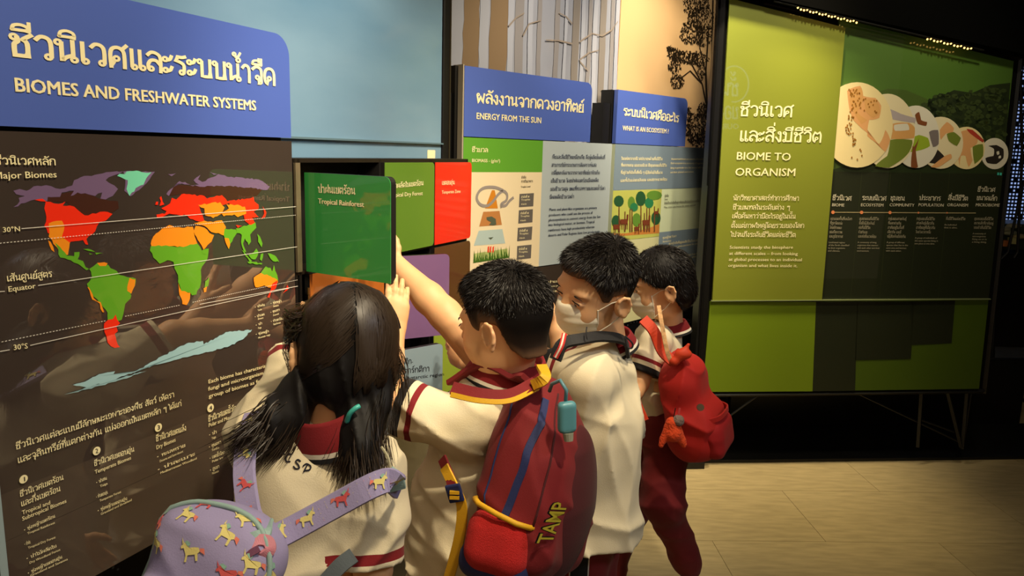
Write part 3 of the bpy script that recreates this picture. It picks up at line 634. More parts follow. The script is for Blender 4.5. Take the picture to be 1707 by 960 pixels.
# ================================================================ ENERGY BOARD
def z6(x, y): return (740+x/3.556, 90+y/3.556)
def z7(x, y): return (740+x/3.556, 220+y/3.556)
P = PE
ul, ur = P.uv(772.5, 235)[0], P.uv(1020.5, 240)[0]; um = P.uv(905, 235)[0]; uh = P.uv(984, 215)[0]
vh = P.uv(880, 233.5)[1]; vt = P.uv(776.5, 109.5)[1]; vb = P.uv(905, 443)[1]; vg = P.uv(840, 287)[1]
eb = thing('energy_board', 'cream and grey board with a blue header reading energy from the sun', 'information board', P.pt(((ul+ur)/2, .3), -.03))
plate(P, rounded(ul, uh, vh+.003, vt, .035, (0, 0, 1, 0), 8), 'header_plate', BLUE, eb, .001, .02)
plate(P, [(ul, vb), (ur, vb), (ur, vh), (ul, vh)], 'text_panel', ink('grey_blue', (176, 188, 194)), eb, 0, .018)
sheet(P, [[(ul, vg), (um, vg), (um, vh), (ul, vh)]], 'biomass_header', ink('biomass_green', (94, 158, 46)), eb, .0008)
sheet(P, [[(ul, vb), (um, vb), (um, vg), (ul, vg)]], 'biomass_panel', ink('biomass_cream', (232, 214, 178)), eb, .0008)
plate(P, [(ul-.0, .33), (ur-.02, .33), (ur-.02, vb-.004), (ul, vb-.004)], 'lower_panel', ink('map_ground', (62, 51, 45)), eb, -.002, .018)
plate(P, [(ul-.006, .33), (ul-.001, .33), (ul-.001, vt+.004), (ul-.006, vt+.004)], 'side_trim', mat('trim_light', (170, 160, 140), rough=.3), eb, 0, .05)
b = MB(); b.box(P.pt((ul+.28, (vt+.25)/2), -.055), (.30, .03, (vt-.25)/2), (P.u, P.n, (0, 0, 1))); b.build('backing_box', board_w, eb)
b = MB(); b.box(P.pt((ul-.026, (vt-.09+.3)/2), -.07), (.022, .03, (vt-.09-.3)/2), (P.u, P.n, (0, 0, 1))); b.build('side_rail', black, eb)
letters(P, [('พลังงานจากดวงอาทิตย์', (793, 171), (971, 187.5), 16, 1.3)], 'header_lettering', CREAM, eb, .0025, fine=True)
letters(P, [('ENERGY FROM THE SUN', (793, 198), (901, 205.5), 10.5, 1.4)], 'header_lettering', CREAM, eb, .0025)
letters(P, [('ชีวมวล', z6(163, 580), z6(257, 582), 6.5, .5), ('BIOMASS - (g/m²)', z6(163, 640), z6(330, 643), 5.6, .7)], 'biomass_lettering', CREAM, eb, .0018)
ORN = ink('pyr_orange', (206, 130, 34)); PYB = ink('pyr_brown', (186, 124, 68)); PYC = ink('pyr_blue', (174, 192, 190))
for m, q in [(ORN, [(283, 345), (300, 345), (318, 453), (242, 453)]), (PYB, [(232, 473), (328, 468), (342, 550), (208, 560)]), (PYC, [(205, 585), (345, 575), (362, 660), (175, 674)])]:
    sheet(P, [P.uvs([z7(*a) for a in q])], 'pyramid_step', m, eb, .0014)
sn = MB(); line = P.uvs([z7(*a) for a in [(345, 345), (300, 328), (240, 330), (205, 355), (193, 395), (215, 430), (255, 437), (290, 410), (320, 370), (350, 350), (372, 370), (368, 405), (340, 425), (338, 438), (365, 435), (385, 410), (408, 390)]])
tmp = []; pen(tmp, smooth_line([tuple(x) for x in line], 4), .011)
for V, Fs in tmp: sn.add([P.pt(v, .0020) for v in V], Fs)
sn.build('snake_print', ink('snake', (150, 140, 136)), eb)
sheet(P, [P.uvs([z7(*a) for a in q]) for q in [[(250, 505), (280, 500), (305, 515), (308, 548), (290, 553), (265, 550), (278, 535), (252, 520)], [(262, 626), (292, 622), (275, 638)]]], 'bird_print', ink('bird', (84, 92, 74)), eb, .0022)
gr = []; rl = []
for i in range(46):
    x = 175+i*4.6; h = rnd.uniform(25, 85); l = rnd.uniform(-14, 14); y0 = 775-i*.7; gr.append(P.uvs([z7(x-3, y0), z7(x+4, y0), z7(x+l, y0-h)]))
sheet(P, [P.uvs([z7(*a) for a in [(172, 776), (380, 745), (376, 690), (180, 720)]])], 'grass_ground', ink('grassy', (176, 188, 116)), eb, .0014)
sheet(P, gr, 'grass_print', ink('grass', (70, 110, 34)), eb, .0022)['kind'] = 'stuff'
sheet(P, [P.uvs([z7(x, 715), z7(x+9, 712), z7(x+11, 675), z7(x+3, 680)]) for x in (255, 268, 284)], 'flower_print', ink('flower', (226, 74, 40)), eb, .0026)
gb = [[(447, 367), (532, 362), (528, 440), (443, 446)], [(443, 464), (526, 457), (523, 535), (439, 543)], [(437, 568), (523, 560), (518, 638), (432, 648)], [(433, 676), (518, 667), (514, 748), (430, 757)]]
for q in gb: sheet(P, [P.uvs([z7(*a) for a in q])], 'trophic_box', ink('box_grey', (100, 94, 90)), eb, .0014)
letters(P, [(s, z7(q[0][0]+8, q[0][1]+dy), z7(q[0][0]+w_, q[0][1]+dy-3), 2.8, .5) for q in gb for s, dy, w_ in (('ลำดับที่ ๔', 24, 55), ('Trophic', 40, 62), ('4 levels', 66, 40))], 'trophic_lettering', CREAM, eb, .0020)
NAVY = ink('text_navy', (38, 48, 82)); DK = ink('text_dark', (50, 44, 40))
letters(P, [('ลำดับ', z7(456, 276), z7(484, 275), 3.5, .5), ('การกินอาหาร', z7(456, 300), z7(524, 298), 3.5, .5), ('Trophic Level', z7(454, 330), z7(510, 327), 3, .6)], 'trophic_title', DK, eb, .0020)
tl = [('พืชและสิ่งมีชีวิตเหมือนพืช คือผู้ผลิตขั้นต้นที่', (640, 158), (952, 160)), ('สามารถใช้กระบวนการสังเคราะห์แสง', (636, 206), (902, 205)), ('เปลี่ยนพลังงานจากดวงอาทิตย์มากักเก็บ', (636, 252), (920, 250)), ('เป็นชีวมวล โดยป่าฝนเขตร้อนมีผลผลิต', (632, 300), (914, 295)), ('ของชีวมวลสูง ขณะที่ทะเลทรายและเขตขั้วโลก', (628, 348), (952, 342)), ('มีผลผลิตชีวมวลต่ำ', (624, 396), (768, 392))]
te = [('Plants and plant-like organisms are primary', (622, 468), (905, 455)), ('producers who could use the process of', (620, 500), (880, 484)), ('photosynthesis to convert energy from the Sun', (618, 530), (925, 508)), ('into biological matter, or biomass. Tropical', (617, 558), (890, 538)), ('rainforests have high productivity whereas', (616, 590), (890, 568)), ('deserts and Polar Regions have low productivity.', (616, 620), (925, 595))]
letters(P, [(s, z7(*a), z7(*c), 5, .45) for s, a, c in tl]+[(s, z7(*a), z7(*c), 4.6, .75) for s, a, c in te], 'body_lettering', NAVY, eb, .0018)
letters(P, [('ป่าเขตร้อน', (913, 472), (950, 468), 3, .5), ('Trees produce energy', (914, 479), (955, 474), 3, .4), ('กับการ', (914, 488), (940, 485), 3, .4)], 'lower_lettering', CREAM, eb, .0008)

# ================================================================ ECOSYSTEM BOARD
P = PC
ul, ur = P.uv(1025.5, 243)[0], P.uv(1193, 245)[0]; uh = P.uv(1143.5, 215)[0]; uq = P.uv(1103, 318)[0]
vh = P.uv(1090, 243)[1]; vt = P.uv(1028.5, 149)[1]; vb = P.uv(1178, 504)[1]
cb = thing('ecosystem_board', 'grey and pale green board with a blue header reading what is an ecosystem', 'information board', P.pt(((ul+ur)/2, .5), -.03))
plate(P, rounded(ul, uh, vh+.003, vt, .035, (0, 0, 1, 0), 8), 'header_plate', BLUE, cb, .001, .02)
plate(P, [(ul, vb), (ur, vb), (ur, vh), (ul, vh)], 'text_panel', ink('pale_green', (208, 220, 186)), cb, 0, .018)
GB = ink('slate', (122, 140, 156)); va = P.uv(1060, 316)[1]
sheet(P, [[(ul, va), (ur, va), (ur, vh), (ul, vh)], [(uq, P.uv(1110, 414)[1]), (ur, P.uv(1110, 414)[1]), (ur, P.uv(1105, 390)[1]), (uq, P.uv(1105, 390)[1])]], 'slate_band', GB, cb, .0008)
vq1 = P.uv(1186, 378)[1]; vq2 = P.uv(1186, 441)[1]
sheet(P, [[(uq, vq2), (ur, vq2), (ur, vq1), (uq, vq1)]], 'slate_band', GB, cb, .0010)
vi = P.uv(1060, 398)[1]
sheet(P, [[(ul, vi), (uq, vi), (uq, va-.002), (ul, va-.002)]], 'forest_picture', ink('pic_ground', (186, 190, 96)), cb, .0012)
vi2 = P.uv(1100, 470)[1]
sheet(P, [[(ul, vb), (uq, vb), (uq, vi-.002), (ul, vi-.002)]], 'savanna_picture', ink('pic_pale', (206, 204, 160)), cb, .0012)
sheet(P, [P.uvs([z7(*a) for a in [(1000, 620), (1275, 600), (1275, 545), (1200, 575), (1080, 600), (1000, 600)]])], 'soil_print', ink('pic_soil', (196, 128, 62)), cb, .0014)
tr = [(1035, 410, 30, 34, 0), (1110, 420, 22, 38, 1), (1165, 395, 30, 45, 0), (1215, 420, 26, 32, 2), (1245, 375, 46, 28, 1), (1018, 530, 26, 38, 0), (1125, 445, 24, 26, 2), (1255, 510, 28, 40, 0), (1140, 520, 26, 40, 1)]
tcs = [ink('tree_a', (40, 84, 52)), ink('tree_b', (96, 138, 52)), ink('tree_c', (44, 122, 78))]
for k, (x, y, a, c, ci) in enumerate(tr):
    sheet(P, [P.uvs([z7(x+a*math.cos(t*.523), y+c*math.sin(t*.523)) for t in range(12)])], 'tree_print', tcs[ci], cb, .0016+.0001*k)
sheet(P, [P.uvs([z7(x-4, 590), z7(x+4, 590), z7(x+3, y), z7(x-2, y)]) for x, y in [(1035, 440), (1070, 470), (1100, 455), (1112, 455), (1165, 435), (1200, 450), (1215, 450), (1245, 440), (1185, 480)]], 'trunk_print', ink('bark', (110, 70, 44)), cb, .0030)
dr = []
for x, y, s in [(1065, 535, 1), (1195, 540, 1), (1020, 565, .9), (1140, 575, .7), (1255, 480, .6)]:
    dr.append(P.uvs([z7(x-22*s, y-18*s), z7(x+20*s, y-20*s), z7(x+22*s, y+10*s), z7(x-20*s, y+12*s)])); dr.append(P.uvs([z7(x+14*s, y-18*s), z7(x+16*s, y-48*s), z7(x+26*s, y-46*s), z7(x+24*s, y-10*s)]))
    for q in (-18, -8, 10, 18): dr.append(P.uvs([z7(x+q*s, y+8*s), z7(x+(q+4)*s, y+8*s), z7(x+(q+3)*s, y+42*s), z7(x+(q+1)*s, y+42*s)]))
sheet(P, dr, 'deer_print', ink('deer', (116, 58, 36)), cb, .0034)['kind'] = 'stuff'
letters(P, [('ระบบนิเวศคืออะไร', (1038, 192), (1130, 204), 12, 1.3)], 'header_lettering', CREAM, cb, .0025, fine=True)
letters(P, [('WHAT IS AN ECOSYSTEM ?', (1037, 217), (1113.5, 222.5), 8, 1.4)], 'header_lettering', CREAM, cb, .0025)
tl = [('ในแต่ละระบบนิเวศประกอบด้วยสิ่งมีชีวิต', (1050, 165), (1293, 168)), ('ที่หลากหลาย ของระบบนิเวศ คือชุมชนของสิ่งมีชีวิต', (1048, 205), (1318, 206)), ('ที่อยู่ร่วมกันในพื้นที่หนึ่ง ๆ ปฏิสัมพันธ์กับสิ่งแวด', (1046, 248), (1293, 248)), ('และทั้งในแง่ของมันเอง และสภาพแวดล้อม', (1044, 296), (1320, 288))]
te = [('Wetland and forests are examples of ecosystems.', (1345, 166), (1550, 165)), ('Each ecosystem is a community of organisms', (1343, 190), (1538, 190)), ('living in particular area that interact with each other', (1341, 218), (1568, 214)), ('and their physical environment.', (1340, 244), (1480, 240))]
letters(P, [(s, z7(*a), z7(*c), 4, .5) for s, a, c in tl]+[(s, z7(*a), z7(*c), 3.2, .7) for s, a, c in te], 'body_lettering', CREAM, cb, .0018)
letters(P, [(s, z7(*a), z7(*c), 3, .4) for s, a, c in [('ผู้ผลิต', (1306, 384), (1330, 383)), ('Forest', (1306, 404), (1324, 403)), ('ต้นไม้ในป่าเป็นที่อยู่อาศัยของสัตว์และพืชหลายชนิด', (1304, 428), (1510, 414)), ('The trees are home for many animals', (1302, 452), (1490, 436))]], 'body_lettering', DK, cb, .0018)
letters(P, [(s, z7(*a), z7(*c), 3, .5) for s, a, c in [('ทุ่งหญ้าสะวันนา', (1294, 634), (1375, 622)), ('Savanna', (1294, 655), (1345, 648)), ('ทุ่งหญ้าเป็นที่อยู่ของสัตว์กินพืชขนาดใหญ่', (1330, 668), (1520, 645)), ('Savanna plains are home for grazers', (1340, 690), (1520, 662)), ('and big hunters', (1440, 735), (1545, 715)), ('on the grass', (1440, 752), (1540, 732))]], 'body_lettering', CREAM, cb, .0018)
letters(P, [(s, z7(*a), z7(*c), 3, .4) for s, a, c in [('ป่าเขตร้อน', (1490, 880), (1510, 876)), ('และทะเลทราย', (1490, 910), (1530, 903)), ('Wetland is a', (1490, 935), (1542, 925))]], 'body_lettering', DK, cb, .0018)
b = MB(); b.box(P.pt((ul+.22, (vt+.3)/2), -.055), (.23, .03, (vt-.3)/2), (P.u, P.n, (0, 0, 1))); b.build('backing_box', board_w, cb)
b = MB(); b.box(P.pt((ul-.035, (vt-.06+.3)/2), -.06), (.03, .03, (vt-.06-.3)/2), (P.u, P.n, (0, 0, 1))); b.build('side_rail', black, cb)
plate(P, [(ul, .33), (ur, .33), (ur, vb-.004), (ul, vb-.004)], 'lower_panel', speck, cb, -.004, .018)
# ================================================================ GREEN DISPLAY WALL
def y7(x, y): return (1180+x/3., y/3.)
def y8(x, y): return (1180+x/3., 280+y/3.)
P = PG
gw = thing('green_display_wall', 'wide green display wall on thin black legs with overlapping picture discs', 'display wall', P.pt(P.uv(1400, 655)*np.array([1, 0]), -.05))
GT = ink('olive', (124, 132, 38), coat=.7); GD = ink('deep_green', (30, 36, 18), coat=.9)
def up(pts, off=0): return P.uvs(pts)
vb = P.uv(1400, 652)[1]; v5 = P.uv(1300, 500)[1]
plate(P, up([(1175, 503), (1368, 503), (1405, 47), (1300, 20), (1180, -10), (1180, -10)])[:0] or up([(1186, 500), (1368, 500), (1407, 47), (1222, 0), (1215, -3)]), 'text_panel', GT, gw, .012, .012)
pm = ink('photo_green', (74, 108, 38), coat=.9)
plate(P, up([(1362, 500), (1648, 497), (1690, 102), (1400, 30)]), 'photo_panel', pm, gw, .0, .012)
plate(P, up([(1171, 653), (1354, 652), (1360, 503), (1184, 503)]), 'lower_panel', ink('leaf_green', (112, 136, 18), coat=.6), gw, .002, .012)
plate(P, up([(1344, 652), (1632, 648), (1648, 499), (1355, 503)]), 'lower_panel', ink('leaf_green2', (70, 92, 14), coat=.6), gw, 0, .012)
sheet(P, [up([(1344, 652), (1425, 651), (1430, 502), (1355, 503)]), up([(1425, 600), (1518, 598), (1524, 502), (1429, 502)]), up([(1518, 575), (1586, 572), (1592, 501), (1520, 502)])], 'painted_shade', GD, gw, .0016)  # stepped reflection and shade on the lower panel, painted as dark rectangles
b = MB(); b.prism([P.pt(q, .016) for q in up([(1184, 501.5), (1648, 498.5), (1648, 497), (1184, 499.8)])], -P.n*.012); b.build('ledge_strip', mat('ledge', (120, 130, 90), rough=.3), gw)
# photograph on the right-hand panel: deep green field, hills and trees
sheet(P, [up([(1362, 500), (1648, 497), (1672, 285), (1375, 284)])], 'dark_field', GD, gw, .0012)
hl = [(1385, 284), (1392, 160), (1420, 150)]
sheet(P, [up([(1375, 286), (1400, 190), (1440, 160), (1480, 148), (1510, 150), (1545, 165), (1580, 190), (1672, 230), (1668, 286)])], 'hill_print', ink('hill', (70, 92, 36), coat=.9), gw, .0010)
sheet(P, [up([(1375, 286), (1540, 240), (1545, 190), (1560, 165), (1590, 150), (1620, 155), (1650, 142), (1684, 138), (1672, 290)])], 'dark_field', ink('bush_base', (36, 48, 22), coat=.9), gw, .0014)
r3 = random.Random(5); bl = [[], []]
for _ in range(420):
    x = r3.uniform(1540, 1676); top = 152+abs(x-1620)*.12 if x < 1640 else 146
    y = r3.uniform(top, 270); s = r3.uniform(3, 8)
    if x > 1684-(y-100)*.04: continue
    bl[r3.random() < .5].append(up([(x+s*math.cos(t*1.05+.3)*r3.uniform(.6, 1), y+s*.8*math.sin(t*1.05+.3)*r3.uniform(.6, 1)) for t in range(6)]))
for k in (0, 1): sheet(P, bl[k], 'foliage_print', ink('bush%d' % k, [(28, 40, 18), (54, 68, 32)][k], coat=.9), gw, .0018+.0004*k)['kind'] = 'stuff'
for x in (1432, 1480, 1530, 1578):
    sheet(P, [up([(x+4, 286), (x+5.2, 286), (x-14, 498), (x-15, 498)])], 'panel_line', ink('line_dark', (44, 50, 26), coat=.9), gw, .0020)
# picture discs, each a thin round plate standing proud
DC = dict(cream=(234, 214, 160), pale=(228, 214, 176), tan=(214, 160, 96), lav=(176, 164, 168), green=(112, 128, 46), white=(222, 216, 200), lime=(150, 174, 44), brown=(128, 74, 40), dark=(44, 38, 34), skin=(222, 164, 108), grey=(122, 112, 112), rose=(176, 60, 44))
DI = {k: ink('disc_'+k, v, coat=.8) for k, v in DC.items()}
def blob(x, y, a, c, n=14, w=.12):
    return [y7(x+a*math.cos(6.283*i/n)*(1+r3.uniform(-w, w)), y+c*math.sin(6.283*i/n)*(1+r3.uniform(-w, w))) for i in range(n)]
def round_poly(p):
    n = len(p); out = []
    for i in range(n):
        a, b, c, d = [np.array(p[(i+j) % n], float) for j in (-1, 0, 1, 2)]
        for t in (0, .33, .67): out.append(tuple(.5*((2*b)+(c-a)*t*.8+(-b*2+c*2)*0+((2*a-5*b+4*c-d)*.8+(c-b)*.0+0*(b))*t*t+(3*b-a-3*c+d)*.8*t**3)+.1*0) if False else tuple(b*(1-t)+c*t+((b-a)*.12+(b-c)*.12+(c-d)*.0)*math.sin(3.1416*t)*.5))
    return out
discs = [('first', 740, 625, 178, 213, 'cream'), ('second', 893, 655, 137, 186, 'pale'), ('third', 1035, 684, 118, 156, 'white'), ('fourth', 1160, 714, 112, 130, 'pale'), ('fifth', 1290, 740, 92, 106, 'cream'), ('sixth', 1432, 768, 68, 78, 'white')]
art = {
 0: [('skin', [(690,455),(755,430),(770,480),(830,490),(860,530),(850,590),(800,600),(790,680),(850,720),(880,650),(905,700),(880,760),(830,700),(760,640),(720,600),(700,540)]), ('tan', [(720,450),(760,440),(770,500),(740,560),(790,600),(760,620),(722,560),(700,500)]), ('tan', [(775,500),(835,500),(855,560),(820,590),(785,560)])],
 1: [('lav', [(885,540),(960,570),(1030,590),(1028,615),(930,600),(900,590)]), ('tan', [(915,620),(1000,615),(1028,640),(1025,690),(910,695)]), ('white', [(925,625),(990,618),(1000,650),(930,655)]), ('green', [(905,700),(1015,700),(1000,760),(960,800),(900,838),(830,830),(890,780)])],
 2: [('lime', [(940,700),(1000,690),(1050,675),(1095,690),(1105,730),(1060,750),(1010,760),(950,755)]), ('brown', [(1010,835),(1018,740),(1000,700),(1024,735),(1050,690),(1034,750),(1045,835)]), ('grey', [(1100,660),(1145,650),(1148,720),(1120,735)]), ('brown', [(1030,575),(1050,560),(1060,600),(1090,610),(1085,630),(1045,620)])],
 3: [('dark', [(1110,760),(1140,745),(1185,790),(1150,820),(1090,810)]), ('skin', [(1155,650),(1190,610),(1225,640),(1215,670),(1190,665),(1160,700)]), ('green', [(1190,670),(1225,660),(1260,690),(1240,730),(1200,705)]), ('grey', [(1050,790),(1100,760),(1115,780),(1080,810)]), ('skin', [(1180,780),(1210,770),(1215,790),(1150,835),(1110,835)])],
 4: [('skin', [(1260,660),(1300,650),(1345,690),(1340,720),(1310,740),(1320,800),(1300,835),(1285,780),(1262,780),(1255,830),(1245,760),(1268,710)]), ('rose', [(1290,645),(1320,650),(1375,700),(1370,712),(1310,670)]), ('green', [(1320,735),(1370,720),(1372,780),(1330,820)])],
 5: [('dark', [(1400,730),(1440,725),(1475,745),(1475,790),(1440,820),(1395,815),(1385,790),(1425,780),(1428,745)]), ('white', [(1440,760),(1452,755),(1455,770),(1444,775)]), ('white', [(1452,780),(1462,778),(1462,790),(1450,792)])],
}
for k, (nm, x, y, a, c, col) in enumerate(discs):
    off = .011-.0015*k + (.0 if k else 0)
    ring = up([y7(x+a*math.cos(6.2832*i/40), y+c*math.sin(6.2832*i/40)) for i in range(40)])
    d = plate(P, ring, 'picture_disc', DI[col], gw, off, .004 if k else .006)
    for j, (cc, pl) in enumerate(art[k]): sheet(P, [up([y7(*q) for q in round_poly(pl)])], 'disc_picture', DI[cc], d, off+.0004+.0002*j)
dots = []
for _ in range(70):
    t = r3.random(); x = 715+20*math.sin(t*9)+r3.uniform(-25, 25)*(1-t*.6); y = 440+t*360
    if t > .85: x = 740+r3.uniform(-30, 25)
    dots.append(up([y7(x+4*math.cos(i*1.05), y+5*math.sin(i*1.05)) for i in range(6)]))
for _ in range(16):
    x = r3.uniform(750, 840); y = r3.uniform(480, 570); dots.append(up([y7(x+4*math.cos(i*1.05), y+5*math.sin(i*1.05)) for i in range(6)]))
sheet(P, dots, 'map_dots', ink('dots', (160, 108, 34), coat=.8), gw, .0128)['kind'] = 'stuff'
letters(P, [('ชีวนิเวศ', y7(152, 580), y7(412, 585), 17, .75), ('และสิ่งมีชีวิต', y7(148, 706), y7(555, 712), 17, .75)], 'title_lettering', CREAM, gw, .0138, fine=True)
letters(P, [('BIOME TO', y7(134, 798), y7(405, 803), 13, .8), ('ORGANISM', y7(128, 878), y7(428, 880), 13, .8)], 'title_lettering', CREAM, gw, .0138)
letters(P, [(s, y8(*a), y8(*c), 6.5, .45) for s, a, c in [('นักวิทยาศาสตร์ทำการศึกษา', (120, 160), (446, 162)), ('ชีวมณฑลในระดับต่าง ๆ', (118, 206), (400, 208)), ('เพื่อค้นหาว่ามีอะไรอยู่ในนั้น', (114, 250), (430, 252)), ('ตั้งแต่ภาพใหญ่โดยรวมของโลก', (110, 298), (472, 298)), ('ไปจนถึงระดับชีวิตแต่ละชีวิต', (108, 342), (430, 344))]], 'body_lettering', CREAM, gw, .0138, fine=True)
letters(P, [(s, y8(*a), y8(*c), 5.2, .6) for s, a, c in [('Scientists study the biosphere', (102, 402), (418, 402)), ('at different scales – from looking', (100, 432), (442, 434)), ('at global processes to an individual', (98, 462), (462, 464)), ('organism and what lives inside it.', (95, 492), (440, 494))]], 'body_lettering', CREAM, gw, .0138)
WH = ink('soft_white', (216, 208, 184), coat=.9)
hd = [('ชีวนิเวศ', 'BIOME', 620, 714, 618, 680), ('ระบบนิเวศ', 'ECOSYSTEM', 768, 888, 762, 875), ('ชุมชน', 'COMMUNITY', 910, 980, 906, 1030), ('ประชากร', 'POPULATION', 1054, 1160, 1050, 1176), ('สิ่งมีชีวิต', 'ORGANISM', 1198, 1296, 1194, 1298), ('ขนาดเล็ก', 'MICROBIOME', 1340, 1442, 1336, 1456)]
L = []
for th_, en, a0, a1, b0, b1 in hd: L += [(th_, y8(a0, 160), y8(a1, 163), 6.5, .7), (en, y8(b0, 191), y8(b1, 193), 5, .8)]
L.append(('ชีวนิเวศ', y8(1345, 118), y8(1432, 119), 6.2, .5))
letters(P, L, 'column_heading', WH, gw, .0026)
body = [(610, ['ขอบเขตพื้นที่บนโลก', 'ที่ถูกจัดแบ่ง', 'โดยลักษณะ', 'ของพืชพรรณ', 'และภูมิอากาศ'], [718, 672, 670, 674, 678], ['Land-based regions', 'of the Earth classified', 'by their organisms', 'and climate.']),
        (755, ['ชุมชนของสิ่งมีชีวิต', 'ซึ่งมีปฏิสัมพันธ์', 'ต่อสิ่งมีชีวิต', 'ด้วยกันและ', 'และต่อสิ่งแวดล้อม'], [852, 832, 812, 800, 845], ['A community of living', 'organisms that interact', 'with each other and their', 'environment.']),
        (900, ['กลุ่มของสายพันธุ์', 'ที่แตกต่างกัน', 'อาศัยอยู่ในพื้นที่', 'เดียวกัน และมี', 'ปฏิสัมพันธ์ต่อกัน'], [990, 965, 980, 968, 992], ['A group of different', 'species that live in the', 'same area and interact', 'with each other.']),
        (1042, ['กลุ่มของสิ่งมีชีวิต', 'สายพันธุ์เดียวกัน', 'อาศัยอยู่ที่เดียวกัน', 'ในช่วงเวลาหนึ่ง'], [1132, 1130, 1136, 1116], ['A group of individuals of', 'the same species living in', 'one place at one time.']),
        (1188, ['สิ่งมีชีวิตแต่ละชีวิต'], [1284], ['An individual', 'that is alive.']),
        (1330, ['ชุมชนของสิ่งมีชีวิต', 'ขนาดเล็กที่อาศัยอยู่', 'บนตัวสิ่งมีชีวิต'], [1424, 1426, 1416], ['A community of', 'microorganisms', 'living on or in', 'a living thing.'])]
L = []
for x, t, xe, e in body:
    for i, s in enumerate(t): L.append((s, y8(x-i*1.5, 259+22*i), y8(xe[i]-i*1.5, 261+22*i), 3.6, .35))
    y = 259+22*len(t)+6
    for i, s in enumerate(e): L.append((s, y8(x-8-i*1.2, y+14*i), y8(x+90*len(s)/22., y+1+14*i), 2.7, .5))
letters(P, L, 'body_lettering', ink('dim_white', (168, 160, 136), coat=.9), gw, .0026)
sheet(P, [strip(P.uv(*y8(620, 221)), P.uv(*y8(1338, 225)), .0035)], 'timeline', ink('timeline', (176, 160, 120), coat=.9), gw, .0026)
for x, r in [(624, 9), (767, 8.5), (909, 8), (1051, 5), (1194, 4)]:
    sheet(P, [up([y8(x+r*math.cos(6.283*i/12), 221+(x-620)*.005+r*math.sin(6.283*i/12)) for i in range(12)])], 'timeline_dot', ink('dot_orange', (232, 138, 88), coat=.9), gw, .0030)
sheet(P, [up([y8(1446, 22), y8(1454, 23), y8(1453, 36), y8(1445, 35)]), up([y8(1458, 23), y8(1468, 24), y8(1467, 37), y8(1457, 36)])], 'small_mark', ink('cyan', (70, 206, 190)), gw, .003)
# frame and legs
fr = MB()
def bar(b, pa, pb, off, w=.014, d=.014): b.tube([P.hit(*pa, off), P.hit(*pb, off)], w, 4, up=P.n)
bar(fr, (1208, -20), (1168, 665), -.02, .022); bar(fr, (1165, 658), (1638, 652), -.012, .012); bar(fr, (1640, 655), (1700, 98), -.02, .016); bar(fr, (1170, -34), (1712, 100), -.03, .03)
fr.build('frame', black, gw)
c0 = P.uv(1190, -16); c1 = P.uv(1720, 100)
hood = MB(); hood.prism([P.pt(q, -.02) for q in [c0, c1, c1+np.array([0, .22]), c0+np.array([0, .22])]], P.n*.09); hood.build('top_hood', mat('hood', (4, 4, 4), rough=.9, spec=.05), gw)
plate(P, up([(1166, 652), (1640, 652), (1704, 100), (1200, -10)]), 'back_sheet', black_matte, gw, -.014, .03)
for k, (a, c) in enumerate([((1536, 655), (1530, 745)), ((1612, 652), (1604, 748)), ((1184, 660), (1180, 760)), ((1580, 655), (1602, 745))]):
    b = MB(); b.tube([P.hit(*a, -.02), P.hit(*c, -.02)], .010, 4, up=P.n); b.build('leg', black, gw)
for k, (a, c) in enumerate([((1430, 656), (1602, 738)), ((1262, 660), (1190, 712)), ((1640, 520), (1606, 740)), ((1590, 720), (1536, 700))]):
    b = MB(); b.tube([P.hit(*a, -.03), P.hit(*c, -.03)], .005, 6); b.build('brace', black, gw)
# black plinth behind the legs
PP = PG.shift(-.32)
fl0 = PG.hit(1400, 765); 
pl = MB(); pl.box(PG.pt((.62, .2), -.58), (.88, .02, .2), (PG.u, PG.n, (0, 0, 1))); tag(pl.build('low_back_panel', mat('low_panel', (20, 19, 17), rough=.3)), 'low dark panel standing behind the legs of the green wall', 'panel')
mt = MB(); mt.box(PG.pt((.50, .008), -.32), (1.12, .24, .008), (PG.u, PG.n, (0, 0, 1))); tag(mt.build('base_platform', mat('platform', (14, 13, 12), rough=.5), bevel=.003), 'flat black platform under the green display wall', 'platform')
# row of small bulbs under the hood
lamp = thing('bulb_strip', 'strip of small warm bulbs along the top edge of the green wall', 'light strip', P.hit(1400, 34, .06))
bulb = mat('bulb', (255, 196, 100), emit=1.6)
hold = MB(); hold.tube([P.hit(1290, 2, .06), P.hit(1640, 84, .06)], .004, 6); hold.build('strip_rail', black, lamp)
bm0 = MB(); bm0.ball((0, 0, 0), .0042, nu=8, nv=6); o0 = bm0.build('bulb', bulb, lamp); me = o0.data; bpy.data.objects.remove(o0)
for i in range(34):
    t = i/33; x = 1330+t*170 if i < 20 else 1546+(i-20)*5.6
    y = (x-1290)*82/350.+3.5 + (2 if i % 3 else 0)
    o = bpy.data.objects.new('bulb', me); COL.objects.link(o); o.parent = lamp; o.location = Vector(P.hit(x, y, .06))-Vector(WLOC[lamp.name])
# lit sign behind the viewer, seen only as a mirror image in the glossy green panel
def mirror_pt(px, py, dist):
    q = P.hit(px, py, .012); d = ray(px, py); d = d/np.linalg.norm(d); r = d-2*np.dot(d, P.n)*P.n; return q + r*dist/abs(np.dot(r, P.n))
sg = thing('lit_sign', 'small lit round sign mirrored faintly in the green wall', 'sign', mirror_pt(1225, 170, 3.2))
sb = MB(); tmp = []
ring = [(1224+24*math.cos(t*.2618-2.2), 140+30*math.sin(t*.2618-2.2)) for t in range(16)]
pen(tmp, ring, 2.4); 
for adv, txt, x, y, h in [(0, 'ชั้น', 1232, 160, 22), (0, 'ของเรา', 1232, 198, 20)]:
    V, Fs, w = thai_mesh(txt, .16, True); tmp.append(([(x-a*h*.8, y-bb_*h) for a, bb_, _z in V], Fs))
V, Fs, w = latin_mesh('OUR FLOOR', 13, .2); tmp.append(([(1232-a*1., 215-bb_) for a, bb_ in V], Fs))
